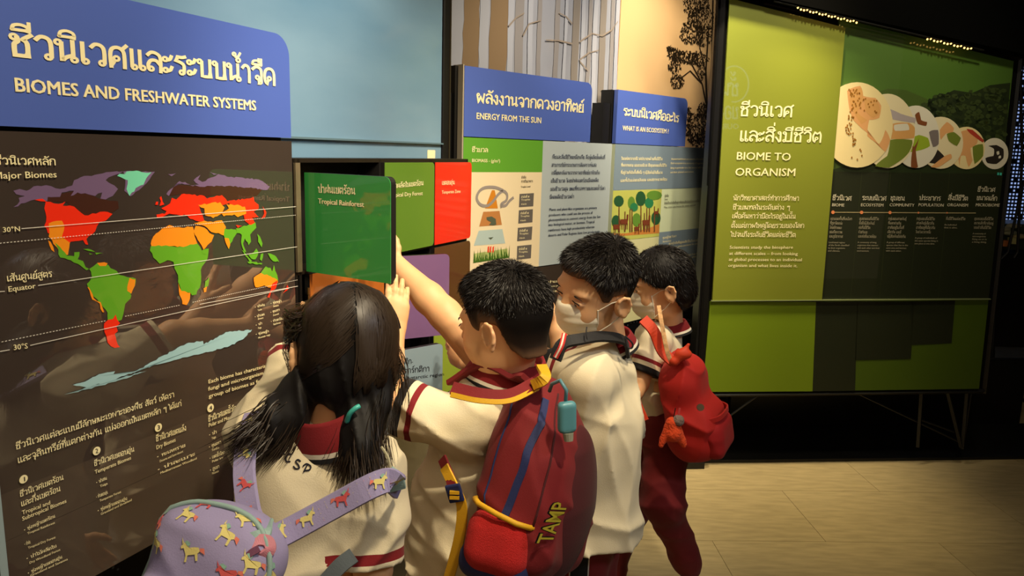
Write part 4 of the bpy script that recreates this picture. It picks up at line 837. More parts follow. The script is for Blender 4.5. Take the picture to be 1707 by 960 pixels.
for V, Fs in tmp: sb.add([mirror_pt(*v, 3.2) for v in V], Fs)
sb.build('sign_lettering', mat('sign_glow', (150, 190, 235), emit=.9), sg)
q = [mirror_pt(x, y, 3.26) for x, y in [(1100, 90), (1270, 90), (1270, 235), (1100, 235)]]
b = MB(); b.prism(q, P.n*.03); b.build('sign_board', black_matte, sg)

# post between ecosystem board and green wall
pp = MB(); a = P.uv(1199, 300)[0]
po = thing('wall_post', 'wide black post between the ecosystem board and the green wall', 'post', P.pt((a, 0), -.1))
q = [P.uv(1190, -40), P.uv(1222, -40), P.uv(1172, 655), P.uv(1158, 655)]
b = MB(); b.prism([P.pt(x, -.03) for x in [(q[3][0]-.0, .0), (q[2][0]+.02, .0), (q[2][0]+.02, 3.2), (q[3][0]-.0, 3.2)]], -P.n*.08); b.build('upright', black, po)
b = MB(); b.box(P.pt(((q[2][0]+q[3][0])/2, .015), -.07), (.06, .06, .015), (P.u, P.n, (0, 0, 1))); b.build('foot_plate', black, po)

# far right: perforated light screen, exhibit table and stand
far = thing('light_screen', 'perforated dark screen with bluish points of light at far right', 'screen', J(1700, 700, 6.4))
cs = [J(1600, 60, 6.4), J(1980, 60, 6.4), J(1980, 420, 6.4), J(1600, 420, 6.4)]
b = MB(); b.prism(cs, np.array([0, .05, 0])); b.build('screen_sheet', mat('screen', (16, 18, 24), rough=.6), far)
b = MB(); xs = cs[0]; w = cs[1][0]-cs[0][0]; hgt = cs[0][2]-cs[3][2]
for i in range(64):
    for j in range(58):
        if rnd.random() < .12: continue
        c = np.array([cs[0][0]+w*(i+.5)/64, 6.395, cs[3][2]+hgt*(j+.5)/58]); s = .0075
        b.add([c+np.array([-s, 0, -s]), c+np.array([s, 0, -s]), c+np.array([s, 0, s]), c+np.array([-s, 0, s])], [(0, 1, 2, 3)])
b.build('light_points', mat('points', (120, 140, 185), emit=.55), far)['kind'] = 'stuff'
tb = thing('exhibit_table', 'small lit exhibit case on a black counter at far right', 'display case', J(1690, 720, 5.2))
def bx(name, px0, py0, px1, py1, Y, d, m, parent, bev=0):
    a = J(px0, py0, Y); c = J(px1, py1, Y); b = MB(); b.box(((a[0]+c[0])/2, Y+d/2, (a[2]+c[2])/2), (abs(c[0]-a[0])/2, d/2, abs(a[2]-c[2])/2)); return b.build(name, m, parent, bevel=bev)
bx('counter', 1640, 422, 1900, 585, 5.0, .6, black, tb, .01)
bx('case', 1652, 372, 1800, 420, 5.1, .4, mat('case', (70, 84, 62), rough=.3), tb, .01)
for i, (x, y) in enumerate([(1672, 377), (1690, 372), (1683, 384), (1700, 390)]):
    b = MB(); b.ball(J(x, y+4, 5.05), (.05, .03, .018)); tag(b.build('dish', mat('dish%d' % i, [(190, 190, 170), (200, 200, 180), (170, 176, 150), (205, 190, 140)][i], rough=.3), smooth=True), ['small pale dish on the exhibit case, upper left', 'small pale dish at the top of the exhibit case', 'dull green dish in the middle of the exhibit case', 'small cream dish at the right edge of the frame'][i], 'dish', 'dishes on the exhibit case')
for x, y, c, nm in [(1673, 405, (200, 120, 60), 'orange'), (1689, 401, (190, 190, 130), 'pale yellow')]:
    b = MB(); p = J(x, y, 5.02); b.tube([p-np.array([0, 0, .02]), p+np.array([0, 0, .02])], .035, 16); tag(b.build('jar', mat('jar_'+nm.replace(' ', ''), c, rough=.4), smooth=False), 'small round %s jar on the exhibit case' % nm, 'jar')
st = thing('cable_stand', 'black tripod stand with hanging cables beside the lit screen', 'stand', J(1660, 730, 4.4))
b = MB(); b.tube([J(1690, -40, 4.4), J(1682, 200, 4.4), J(1660, 430, 4.4), J(1648, 735, 4.4)], .014, 8); b.build('pole', black, st)
for pts in [[(1700, 90), (1704, 260), (1696, 420), (1690, 430)], [(1707, 300), (1680, 420), (1650, 450)], [(1672, 380), (1660, 410), (1636, 432)]]:
    b = MB(); b.tube([J(*p, 4.38) for p in pts], .008, 8); b.build('cable', black, st)
for pts in [[(1646, 600), (1610, 740)], [(1650, 612), (1760, 720)], [(1644, 590), (1640, 640), (1642, 700)]]:
    b = MB(); b.tube([J(*p, 4.4) for p in pts], .009, 8); b.build('leg', black, st)
b = MB(); b.ball(J(1645, 608, 4.4), .025); b.build('clamp', black, st, smooth=True)
bw = MB(); bw.box((3.2, 6.9, 1.6), (4, .05, 1.7)); struct(bw.build('wall_far', mat('far_wall', (70, 60, 50), rough=.8)))
bw = MB(); bw.box((4.9, 3.2, 1.6), (.05, 3.8, 1.7)); struct(bw.build('wall_right', black_matte))
# ================================================================ PEOPLE: smooth-blended distance fields turned into one surface
def nrm(v): v = np.array(v, float); return v/(np.linalg.norm(v)+1e-12)

class Field:
    def __init__(s): s.ops = []; s.lo = np.full(3, 1e9); s.hi = np.full(3, -1e9)
    def _add(s, fn, lo, hi, k, op): s.ops.append((fn, np.array(lo), np.array(hi), k, op)); 
    def grow(s, lo, hi): s.lo = np.minimum(s.lo, lo); s.hi = np.maximum(s.hi, hi)
    def cone(s, a, b, ra, rb, k=.02, op='add', flat=None, f=1.):
        a = np.array(a, float); b = np.array(b, float); R = max(ra, rb); ab = b-a; L2 = np.dot(ab, ab)+1e-12
        fd = nrm(flat) if flat is not None else None
        def fn(X, Y, Z):
            x = X-a[0]; y = Y-a[1]; z = Z-a[2]
            A = ab
            if fd is not None:
                q = (x*fd[0]+y*fd[1]+z*fd[2])*(1/f-1); x = x+q*fd[0]; y = y+q*fd[1]; z = z+q*fd[2]
                A = ab+fd*np.dot(ab, fd)*(1/f-1)
            l2 = np.dot(A, A)+1e-12
            t = np.clip((x*A[0]+y*A[1]+z*A[2])/l2, 0, 1)
            return (np.sqrt((x-t*A[0])**2+(y-t*A[1])**2+(z-t*A[2])**2)-(ra+(rb-ra)*t))*(min(1., f)**.5)
        m = R*max(1, f)+k
        lo = np.minimum(a, b)-m; hi = np.maximum(a, b)+m
        s._add(fn, lo, hi, k, op)
        if op == 'add': s.grow(lo, hi)
        return s
    def ell(s, c, r, R=None, k=.02, op='add'):
        c = np.array(c, float); r = np.array([r]*3 if np.isscalar(r) else r, float); R = np.eye(3) if R is None else np.array(R)
        def fn(X, Y, Z):
            x = X-c[0]; y = Y-c[1]; z = Z-c[2]; k0 = 0; k1 = 0
            for i in range(3):
                q = x*R[i][0]+y*R[i][1]+z*R[i][2]; k0 = k0+(q/r[i])**2; k1 = k1+(q/r[i]**2)**2
            k0 = np.sqrt(k0); k1 = np.sqrt(k1)+1e-9; return k0*(k0-1)/k1
        m = max(r)+k; s._add(fn, c-m, c+m, k, op)
        if op == 'add': s.grow(c-m, c+m)
        return s
    def func(s, fn, op='max', lo=None, hi=None, k=.004):
        s._add(fn, np.full(3, -1e9) if lo is None else lo, np.full(3, 1e9) if hi is None else hi, k, op); return s
    def eval(s, res):
        lo = s.lo-res*2; n = np.ceil((s.hi-s.lo)/res).astype(int)+5
        ax = [lo[i]+res*np.arange(n[i]) for i in range(3)]
        D = np.full(tuple(n), .2, dtype=np.float32)
        for fn, l, h, k, op in s.ops:
            i0 = [max(0, int((l[i]-lo[i])/res)-1) if l[i] > -1e8 else 0 for i in range(3)]; i1 = [min(n[i], int((h[i]-lo[i])/res)+2) if h[i] < 1e8 else n[i] for i in range(3)]
            if any(i1[i] <= i0[i] for i in range(3)): continue
            sl = tuple(slice(i0[i], i1[i]) for i in range(3))
            X, Y, Z = np.meshgrid(*[ax[i][sl[i]] for i in range(3)], indexing='ij', sparse=True)
            d = fn(X, Y, Z).astype(np.float32); A = D[sl]
            if op == 'add': hh = np.maximum(k-np.abs(A-d), 0)/k; D[sl] = np.minimum(A, d)-hh*hh*k*.25
            elif op == 'sub': d = -d; hh = np.maximum(k-np.abs(A-d), 0)/k; D[sl] = np.maximum(A, d)+hh*hh*k*.25
            elif op == 'max': D[sl] = np.maximum(A, d)
            elif op == 'disp': D[sl] = A+d
        return D, lo, res
    def mesh(s, res):
        return surface_nets(*s.eval(res))

def surface_nets(D, lo, res):
    I = D < 0; n = D.shape
    c = np.zeros(tuple(k-1 for k in n), dtype=np.int8)
    for dx in (0, 1):
        for dy in (0, 1):
            for dz in (0, 1): c += I[dx:n[0]-1+dx, dy:n[1]-1+dy, dz:n[2]-1+dz]
    act = (c > 0) & (c < 8); ids = np.full(act.shape, -1, dtype=np.int64); cells = np.argwhere(act); ids[act] = np.arange(len(cells))
    x, y, z = cells.T; acc = np.zeros((len(cells), 3)); cnt = np.zeros(len(cells))
    corner = [(i, j, k) for i in (0, 1) for j in (0, 1) for k in (0, 1)]
    val = {q: D[x+q[0], y+q[1], z+q[2]] for q in corner}
    for q in corner:
        for a in range(3):
            if q[a] == 0:
                r = list(q); r[a] = 1; r = tuple(r); v0 = val[q]; v1 = val[r]; m = (v0 < 0) != (v1 < 0)
                t = np.where(m, v0/(v0-v1+1e-20), 0)
                for b in range(3): acc[:, b] += np.where(m, q[b]+(t if b == a else 0), 0)
                cnt += m
    V = (cells+acc/cnt[:, None])*res+lo
    F = []
    for a in range(3):
        b, e = (a+1) % 3, (a+2) % 3
        s0 = [slice(None)]*3; s1 = [slice(None)]*3; s0[a] = slice(0, -1); s1[a] = slice(1, None)
        A = I[tuple(s0)]; B = I[tuple(s1)]; ed = np.argwhere(A != B); ed = ed[(ed[:, b] > 0) & (ed[:, e] > 0) & (ed[:, b] < n[b]-1) & (ed[:, e] < n[e]-1)]
        ins = A[tuple(ed.T)]
        def cid(db, de):
            q = ed.copy(); q[:, b] -= db; q[:, e] -= de; return ids[tuple(q.T)]
        f = np.stack([cid(1, 1), cid(0, 1), cid(0, 0), cid(1, 0)], 1)
        f[~ins] = f[~ins][:, ::-1]; F.append(f)
    F = np.concatenate(F); F = F[(F >= 0).all(1)]
    return V, F

def relax(V, F, it=1, w=.5):
    for _ in range(it):
        acc = np.zeros_like(V); cnt = np.zeros(len(V))
        for i in range(4):
            np.add.at(acc, F[:, i], V[F[:, (i+1) % 4]]+V[F[:, (i-1) % 4]]); np.add.at(cnt, F[:, i], 2)
        V = V*(1-w)+acc/np.maximum(cnt, 1)[:, None]*w
    return V

def build_np(name, V, F, m, parent=None, attrs=None):
    me = bpy.data.meshes.new(name); me.vertices.add(len(V)); me.vertices.foreach_set('co', np.asarray(V, dtype=np.float32).ravel())
    k = F.shape[1]; me.loops.add(F.size); me.loops.foreach_set('vertex_index', F.astype(np.int32).ravel())
    me.polygons.add(len(F)); me.polygons.foreach_set('loop_start', np.arange(0, F.size, k, dtype=np.int32)); me.polygons.foreach_set('use_smooth', np.ones(len(F), dtype=bool))
    me.update(calc_edges=True); me.materials.append(m)
    for n_, a in (attrs or {}).items():
        at = me.attributes.new(n_, 'FLOAT', 'POINT'); at.data.foreach_set('value', np.asarray(a, dtype=np.float32))
    o = bpy.data.objects.new(name, me); COL.objects.link(o)
    if parent is not None: attach(o, parent)
    return o

def from_field(fl, res, name, m, parent, attrf=None, sm=1):
    V, F = fl.mesh(res); V = relax(V, F, sm, .4)
    return build_np(name, V, F, m, parent, {k: f(V) for k, f in (attrf or {}).items()})

def join(parts):
    V = []; F = []; n = 0
    for v, f in parts: V.append(v); F.append(f+n); n += len(v)
    return np.concatenate(V), np.concatenate(F)

def folds(fl, amp, dirs, lo=None, hi=None, seed=0):
    """creases in cloth: narrow ridges that fade in and out"""
    r = np.random.RandomState(seed)
    prm = [(nrm(np.array(d)+r.normal(0, .22, 3))*fr*r.uniform(.7, 1.2), r.uniform(0, 6), r.normal(0, 11, 3), r.normal(0, 13, 3), r.uniform(.6, 1)) for d, fr in dirs for _ in range(2)]
    def fn(X, Y, Z):
        o = 0
        for kv, ph, wv, mv, a in prm:
            q = kv[0]*X+kv[1]*Y+kv[2]*Z+ph+1.5*np.sin(wv[0]*X+wv[1]*Y+wv[2]*Z+ph)
            o = o+a*(1-np.abs(np.sin(q*.5)))**2*(.5+.5*np.sin(mv[0]*X+mv[1]*Y+mv[2]*Z+2*ph))**1.2
        return -o*amp*2.2+amp*.8+0*X*Y*Z
    fl.func(fn, 'disp', lo, hi); return fl

def frame(f, up=(0, 0, 1), roll=0.):
    f = nrm(f); l = nrm(np.cross(up, f)); u = np.cross(f, l)
    if roll: c, s_ = math.cos(roll), math.sin(roll); l, u = c*l+s_*u, c*u-s_*l
    return np.array([f, l, u])

# skin, hair, cloth materials
skin_m = mat('skin', (228, 176, 128), rough=.5, sss=.12, vary=(22, .05), spec=.35)
hair_m = mat('hair_black', (16, 12, 10), rough=.6, spec=.3)
hair_b = mat('hair_brown', (50, 38, 27), rough=.42, spec=.5)
hair_s = mat('hair_strand_black', (24, 18, 14), rough=.5, spec=.4)
def weave(name, rgb, rough=.85, sheen=.04, scale=420, st=.10, vary=None):
    return mat(name, rgb, rough=rough, sheen=sheen, bump=(scale, st), vary=vary)
def banded(name, base, bands):
    """cloth whose colour steps along the attribute 'band' (metres from the hem)"""
    m = weave(name, base); nt = m.node_tree; b = nt.nodes['Principled BSDF']
    at = nt.nodes.new('ShaderNodeAttribute'); at.attribute_name = 'band'
    mu = nt.nodes.new('ShaderNodeMath'); mu.operation = 'MULTIPLY'; mu.inputs[1].default_value = 10.
    r = nt.nodes.new('ShaderNodeValToRGB'); r.color_ramp.interpolation = 'CONSTANT'; e = r.color_ramp.elements
    e[0].position = 0; e[0].color = (*lin(bands[0][1]), 1); e[1].position = 1.; e[1].color = (*lin(base), 1)
    for p, c in bands[1:]:
        x = e.new(p*10); x.color = (*lin(c), 1)
    nt.links.new(at.outputs['Fac'], mu.inputs[0]); nt.links.new(mu.outputs[0], r.inputs[0]); nt.links.new(r.outputs[0], b.inputs['Base Color']); return m
SHIRT = (226, 212, 178); MAR = (126, 18, 24); BLK = (22, 20, 22)
shirt_m = banded('school_shirt', SHIRT, [(0, BLK), (.020, SHIRT), (.033, MAR), (.045, SHIRT)])
shirt_g = banded('school_shirt_girl', SHIRT, [(0, SHIRT), (.010, MAR), (.026, SHIRT)])
shirt_s = banded('school_shirt_raised', SHIRT, [(0, SHIRT), (.004, BLK), (.010, SHIRT), (.020, MAR), (.027, SHIRT)])
pants_m = weave('track_trousers', (112, 14, 18), vary=(6, .12))
collar_m = banded('collar_cloth', MAR, [(0, BLK), (.007, (220, 210, 190)), (.014, MAR)])
mask_m = weave('mask_paper', (236, 226, 200), rough=.8, scale=900, st=.05)
shoe_m = mat('shoe_black', (20, 20, 22), rough=.45)

def head_field(c, R, s=1., neck=None, neck_r=.043):
    f, l, u = R
    def p(a, b, e): return c+s*(a*f+b*l+e*u)
    F_ = Field()
    F_.ell(p(-.012, 0, .030), np.array([.089, .073, .078])*s, R, .02)
    F_.ell(p(.022, 0, -.022), np.array([.060, .060, .080])*s, R, .03)
    F_.ell(p(.030, 0, -.068), np.array([.042, .046, .030])*s, R, .03)
    F_.ell(p(.066, 0, -.090), np.array([.015, .017, .013])*s, R, .02)
    for q in (-1, 1):
        F_.ell(p(.052, q*.031, -.034), np.array([.023, .024, .024])*s, R, .025)
        F_.ell(p(.067, q*.028, .026), np.array([.010, .020, .006])*s, R, .015)
        F_.ell(p(.087, q*.030, .006), np.array([.009, .016, .008])*s, R, .014, 'sub')
        F_.ell(p(.072, q*.030, .004), np.array([.0115, .0145, .0085])*s, R, .006)
        # ear: shell, rim, lobe, hollow
        e = p(-.010, q*.074, -.014); eR = frame(f*1.+q*l*.35*-1, u); ax = np.array([eR[0], eR[1], eR[2]])
        F_.ell(e+q*l*.006*s, np.array([.018, .0065, .026])*s, ax, .006)
        pts = [(.008, -.014), (.013, .004), (.010, .020), (-.001, .027), (-.013, .022), (-.017, .006), (-.013, -.010), (-.004, -.022)]
        P3 = [e+s*(a*eR[0]+b*eR[2]+q*l*.012) for a, b in pts]
        for i in range(len(P3)-1): F_.cone(P3[i], P3[i+1], .0036*s, .0036*s, .003)
        F_.ell(e+s*(-.004*eR[0]-.022*eR[2]+q*l*.009), np.array([.007, .004, .008])*s, ax, .004)
        F_.ell(e+s*(.000*eR[0]+.002*eR[2]+q*l*.0145), np.array([.0085, .006, .013])*s, ax, .004, 'sub')
    F_.cone(p(.080, 0, .012), p(.095, 0, -.020), .0065*s, .0095*s, .014)
    for q in (-1, 1): F_.ell(p(.088, q*.010, -.023), .0065*s, R, .006)
    F_.ell(p(.083, 0, -.049), np.array([.010, .019, .0055])*s, R, .006); F_.ell(p(.081, 0, -.059), np.array([.010, .016, .006])*s, R, .006)
    F_.cone(p(.094, -.014, -.0535), p(.094, .014, -.0535), .0014*s, .0014*s, .003, 'sub')
    if neck is not None: F_.cone(p(-.020, 0, -.045), neck, neck_r*s, (neck_r+.004)*s, .03)
    return F_

def add_eyes(c, R, s, parent, look=0.):
    f, l, u = R
    white = mat('eye_white', (222, 206, 190), rough=.2, coat=1.); iris = mat('eye_dark', (20, 12, 9), rough=.1, coat=1.)
    for q in (-1, 1):
        e = c+s*(.0745*f+q*.030*l+.0035*u)
        b = MB(); b.ball(e, np.array([.0085, .0118, .0048])*s, R, 16, 10); eye = b.build('eye', white, parent, smooth=True)
        b = MB(); b.ball(e+s*(.0050*f+look*l-.0004*u), np.array([.0046, .0062, .0046])*s, R, 12, 8); b.build('iris', iris, eye, smooth=True)
        b = MB(); b.tube([e+s*(.0045*f+q*t*l+(.0045-.5*((t/.012)**2)*.0045+.0012)*u + (.004-abs(t)*.25)*f) for t in (-.0125, -.007, 0, .007, .0125)], .0011*s, 6); b.build('upper_lashes', hair_m, eye)
        b = MB(); b.tube([c+s*((.082-abs(t-.002)*.42)*f+q*(.030+t)*l+(.0215+.002-t*t*14)*u) for t in (-.016, -.008, 0, .008, .017)], [.0008*s, .0019*s, .0021*s, .0017*s, .0006*s], 6, flat=.6); b.build('eyebrow', hair_m, parent)

def hand(fl, w, d, pn, side, curl=(.2, .3, .35, .4), thumb=.5, s=1., spread=.05):
    """w wrist, d finger direction, pn = the way the palm faces, side = direction of the thumb"""
    d = nrm(d); side = nrm(np.array(side)-d*np.dot(side, d)); pn = nrm(np.array(pn)-d*np.dot(pn, d)-side*np.dot(pn, side))
    fl.cone(w-d*.01*s, w+d*.03*s, .017*s, .022*s, .012, flat=pn, f=.62)
    fl.cone(w+d*.022*s, w+d*.050*s, .023*s, .026*s, .012, flat=pn, f=.5)
    Ls = [(.022, .016, .013), (.024, .018, .014), (.022, .017, .013), (.018, .013, .011)]; xs = [.0195, .0065, -.0065, -.0185]; base = [.060, .063, .060, .054]
    for i in range(4):
        p = w+d*base[i]*s+side*xs[i]*s; a = spread*(1.5-i); r = .0072-.0006*(i == 3); ang = 0
        q0 = w+d*.03*s+side*xs[i]*.8*s
        fl.cone(q0, p, .008*s, .0078*s, .008)
        for k, L in enumerate(Ls[i]):
            ang += curl[i]*(.6 if k == 0 else 1.)
            dd = nrm(math.cos(ang)*(d+side*a)+math.sin(ang)*pn); e = p+dd*L*s
            fl.cone(p, e, (r-.0006*k)*s, (r-.0006*(k+1))*s, .0025); p = e
    p = w+d*.018*s+side*.016*s
    for k, (L, t) in enumerate([(.024, .75), (.020, .45), (.016, .25)]):
        dd = nrm(d*(1-t*.6)+side*t+pn*thumb*(.5+.3*k)); e = p+dd*L*s; fl.cone(p, e, (.0098-.0012*k)*s, (.0088-.0012*k)*s, .005); p = e

def arm(fl, sh, el, wr, r=(.036, .029, .020), k=.012):
    fl.cone(sh, el, r[0], r[1], k); m = el+(wr-el)*.35
    fl.cone(el, m, r[1], r[1]*.98, k); fl.cone(m, wr, r[1]*.97, r[2], k)

def blades(name, V, N, L, dirf, m, parent, w=.0011, seed=0, seg=2):
    """short tapering hairs rooted at V"""
    r = np.random.RandomState(seed); n = len(V); D = dirf(V, N)+r.normal(0, .16, (n, 3))+.16*np.stack([np.sin(V[:, 1]*70+V[:, 2]*45+seed), np.sin(V[:, 0]*75+1.7*seed), np.sin(V[:, 0]*40+V[:, 1]*60)], 1); D /= np.linalg.norm(D, axis=1)[:, None]
    S_ = np.cross(D, r.normal(0, 1, (n, 3))); S_ /= np.linalg.norm(S_, axis=1)[:, None]; bend = -N*.15+np.array([0, 0, -.12])
    L = L[:, None]; a = V-N*.002; P1 = a+D*L*.5; P2 = a+D*L+bend*L*.5
    vs = np.stack([a-S_*w, a+S_*w, P1+S_*w*.8, P1-S_*w*.8, P2+S_*w*.12, P2-S_*w*.12], 1).reshape(-1, 3)
    i = np.arange(n)[:, None]*6; F = np.concatenate([i+np.array([0, 1, 2, 3]), i+np.array([3, 2, 4, 5])])
    o = build_np(name, vs, F, m, parent); o['kind'] = 'stuff'; return o

def sample(V, F, n, seed=0, mask=None):
    r = np.random.RandomState(seed); a = V[F[:, 1]]-V[F[:, 0]]; b = V[F[:, 3]]-V[F[:, 0]]; N = np.cross(a, b); A = np.linalg.norm(N, axis=1); ok = A > 1e-12
    cen = V[F].mean(1); p = A*ok
    if mask is not None: p = p*mask(cen)
    idx = r.choice(len(F), n, p=p/p.sum()); s_, t = r.rand(n, 1), r.rand(n, 1)
    return V[F[idx, 0]]+s_*a[idx]+t*b[idx], N[idx]/A[idx][:, None]

def fade_m():
    """close-cropped sides: scalp shows through the stubble towards the hairline"""
    if 'hair_fade' in MATS: return MATS['hair_fade']
    m = mat('hair_fade', (16, 12, 10), rough=.7, spec=.2); nt = m.node_tree; b = nt.nodes['Principled BSDF']
    at = nt.nodes.new('ShaderNodeAttribute'); at.attribute_name = 'fade'; r = nt.nodes.new('ShaderNodeValToRGB'); e = r.color_ramp.elements
    e[0].position = .0; e[0].color = (*lin((104, 76, 54)), 1); e[1].position = .8; e[1].color = (*lin((16, 12, 10)), 1); x = e.new(.35); x.color = (*lin((42, 31, 24)), 1)
    nt.links.new(at.outputs['Fac'], r.inputs[0]); nt.links.new(r.outputs[0], b.inputs['Base Color']); return m

def tangent_comb(cr, away, lift):
    def df(V_, N2):
        T = V_-cr; T = T-N2*(T*N2).sum(1)[:, None]; T /= np.linalg.norm(T, axis=1)[:, None]+1e-6; return N2*lift+T*away
    return df
def snapper(V, F):
    from mathutils.bvhtree import BVHTree
    bv = BVHTree.FromPolygons([tuple(v) for v in V], [tuple(int(i) for i in q) for q in F])
    def f_(p, off=.001): h = bv.find_nearest(Vector(p)); return np.array(h[0])+np.array(h[1])*off, np.array(h[1])
    return f_
def surf_strap(sn, pts, w, t, m, name, parent, off=.001, k=5):
    """webbing laid on a surface"""
    P_ = [sn(p, off) for p in smooth_pts(pts, k)]; return strap([a for a, b in P_], w, t, [b for a, b in P_], m, name, parent)
def surf_tube(sn, pts, r, m, name, parent, off=.001, k=5):
    b = MB(); b.tube([sn(p, off)[0] for p in smooth_pts(pts, k)], r, 8); return b.build(name, m, parent, smooth=True)

def short_hair(c, R, s, parent, seed, top=.022, line=None, m=hair_m, n=9000, thick=.010, comb=(.6, 0, .15)):
    f, l, u = R; fl = Field()
    fl.ell(c+s*(-.012*f+.030*u), (np.array([.089, .073, .078])+np.array([thick*.8, thick*.55, thick*1.3]))*s, R, .02)
    fl.ell(c+s*(.02*f+.075*u), np.array([.062, .052, .034])*s, R, .02)
    fl.cone(c+s*(-.030*f-.030*u), c+s*(-.030*f-.085*u), .055*s, .050*s, .02)
    lx, ly = line or ([-.12, -.05, -.034, -.022, .012, .020, .034, .046, .062, .1], [-.052, -.046, -.030, .012, .016, -.004, .004, .040, .060, .066])
    def cut(X, Y, Z):
        x = X-c[0]; y = Y-c[1]; z = Z-c[2]; a = (x*f[0]+y*f[1]+z*f[2])/s; b = (x*u[0]+y*u[1]+z*u[2])/s
        return (np.interp(a, lx, ly)-b)*s*.7
    fl.func(cut)
    V, F = fl.mesh(.0032*s); V = relax(V, F, 2, .5); hv = ((V-c)@u)/s; av = ((V-c)@f)/s; o = build_np('hair', V, F, fade_m(), parent, {'fade': np.clip((hv-np.interp(av, lx, ly))/.070, 0, 1)})
    P_, N_ = sample(V, F, n, seed, lambda q: np.clip((((q-c)@u)/s-np.interp(((q-c)@f)/s, lx, ly)-.012)/.03, 0, 1)); h = ((P_-c)@u)/s; a = ((P_-c)@f)/s
    L = np.where(h > .055, top, np.where(h > .02, .007+(h-.02)*.26, .0028))*(.7+.5*np.random.RandomState(seed).rand(n))*s
    fr = (h > .05)
    cr = c+s*(-.045*f+.012*l+.105*u)
    def df(V_, N2):
        T = V_-cr+l*.0; T = T-N2*(T*N2).sum(1)[:, None]; T /= np.linalg.norm(T, axis=1)[:, None]+1e-6
        return N2*np.where(fr, .42, .25)[:, None]+T*np.where(fr, .9, .7)[:, None]
    blades('hair_strands', P_, N_, L, df, hair_s, parent, .0007*s, seed); return o

def mask_on(c, R, s, parent, ear=1):
    """pleated paper mask: a thin shell following the lower face, edge beads and ear loops"""
    f, l, u = R; fl = Field()
    def p(a, b, e): return c+s*(a*f+b*l+e*u)
    fl.ell(p(.026, 0, -.040), np.array([.064, .0665, .070])*s, R, .02); fl.ell(p(.070, 0, -.042), np.array([.030, .030, .046])*s, R, .03)
    fl.ell(p(.081, 0, -.014), np.array([.022, .017, .020])*s, R, .02)
    def cut(X, Y, Z):
        x = X-c[0]; y = Y-c[1]; z = Z-c[2]; a = (x*f[0]+y*f[1]+z*f[2])/s; b = (x*l[0]+y*l[1]+z*l[2])/s; e = (x*u[0]+y*u[1]+z*u[2])/s
        g = np.maximum(.041+.10*np.clip(-.05-e, 0, .02)-a, np.maximum(e-(-.006+.12*np.clip(a-.06, -.03, .04)), -.098-e))
        return g*s
    fl.func(cut)
    def pleat(X, Y, Z):
        e = ((X-c[0])*u[0]+(Y-c[1])*u[1]+(Z-c[2])*u[2])/s
        t = ((e+.035)/.012); return .0010*s*np.where((e > -.07) & (e < -.02), np.sin(t*3.1416), 0)
    fl.func(pleat, 'disp')
    V, F = fl.mesh(.0032*s); V = relax(V, F, 1, .4); mk = build_np('face_mask', V, F, mask_m, parent)
    for q in (-1, 1):
        er = p(-.020, q*.084, .006); el = p(-.016, q*.080, -.034)
        for a, b_, mid in ((p(.043, q*.060, -.014), er, p(.012, q*.072, .002)), (p(.043, q*.050, -.084), el, p(.012, q*.068, -.060))):
            b = MB(); b.tube([a, mid, b_], .0013*s, 6); b.build('ear_loop', mask_m, mk)
        b = MB(); b.tube([p(.043, q*.062, -.010), p(.043, q*.064, -.045), p(.045, q*.050, -.088)], .0018*s, 6); b.build('mask_edge', mask_m, mk)
    return mk

def collar(nb, up, r, parent, h=.034, m=collar_m, front=None, flare=.010, ex=1.12, tilt=0., gap=.0):
    """fold-down polo collar: band round the neck, wider at its lower edge"""
    up = nrm(up); fr = nrm(np.array(front)-up*np.dot(front, up)); sd = np.cross(up, fr); b = MB(); n = 36; A = []
    rows_ = [(-.55*h, r+flare, .0), (-.3*h, r+flare*.8, .25*h), (.0, r+flare*.5, .55*h), (.35*h, r+flare*.1, .9*h), (.45*h, r-.001, h), (.3*h, r-.004, h), (-.3*h, r-.003, h)]
    for z, rr, band in rows_:
        for k in range(n):
            a = 2*math.pi*k/n; d = math.cos(a)*fr*ex+math.sin(a)*sd; dz = -.018*max(0, math.cos(a))**2
            b.v.append(tuple(nb+d*rr+up*(z+dz))); A.append(band)
    for i in range(len(rows_)-1):
        for k in range(n): b.f.append((i*n+k, i*n+(k+1) % n, (i+1)*n+(k+1) % n, (i+1)*n+k)); b.mi.append(0)
    b.at['band'] = A; return b.build('collar', m, parent, smooth=True)

def sleeve_band(cuffs):
    """cuffs: list of (hem point, axis pointing from hem to shoulder, radius)"""
    def fn(V):
        out = np.full(len(V), .5)
        for h, d, rad in cuffs:
            d = nrm(d); q = V-h; t = q@d; rr = np.linalg.norm(q-t[:, None]*d, axis=1); m = (rr < rad) & (t > -.03) & (t < .12); out = np.where(m, np.clip(t, .0002, .5), out)
        return out
    return fn

def strap(pts, w, t, normals, m, name, parent, attr=None):
    """flat webbing strap along pts; normals = outward direction at each point"""
    P_ = smooth_pts(pts, 6); N_ = smooth_pts(normals, 6); b = MB(); n = len(P_); along = 0; AT = []
    for i in range(n):
        T = nrm(P_[min(i+1, n-1)]-P_[max(i-1, 0)]); N = nrm(N_[i]-T*np.dot(N_[i], T)); Sd = np.cross(T, N)
        for a, c_ in ((-1, 0), (-.9, 1), (.9, 1), (1, 0), (.9, -.3), (-.9, -.3)): b.v.append(tuple(P_[i]+Sd*a*w/2+N*c_*t)); AT.append((a+1)/2*w)
    for i in range(n-1):
        for k in range(6): b.f.append((i*6+k, i*6+(k+1) % 6, (i+1)*6+(k+1) % 6, (i+1)*6+k)); b.mi.append(0)
    b.f.append(tuple(range(6))); b.f.append(tuple(range((n-1)*6, n*6))[::-1]); b.mi += [0, 0]; b.at['band'] = AT
    return b.build(name, m, parent, smooth=False)

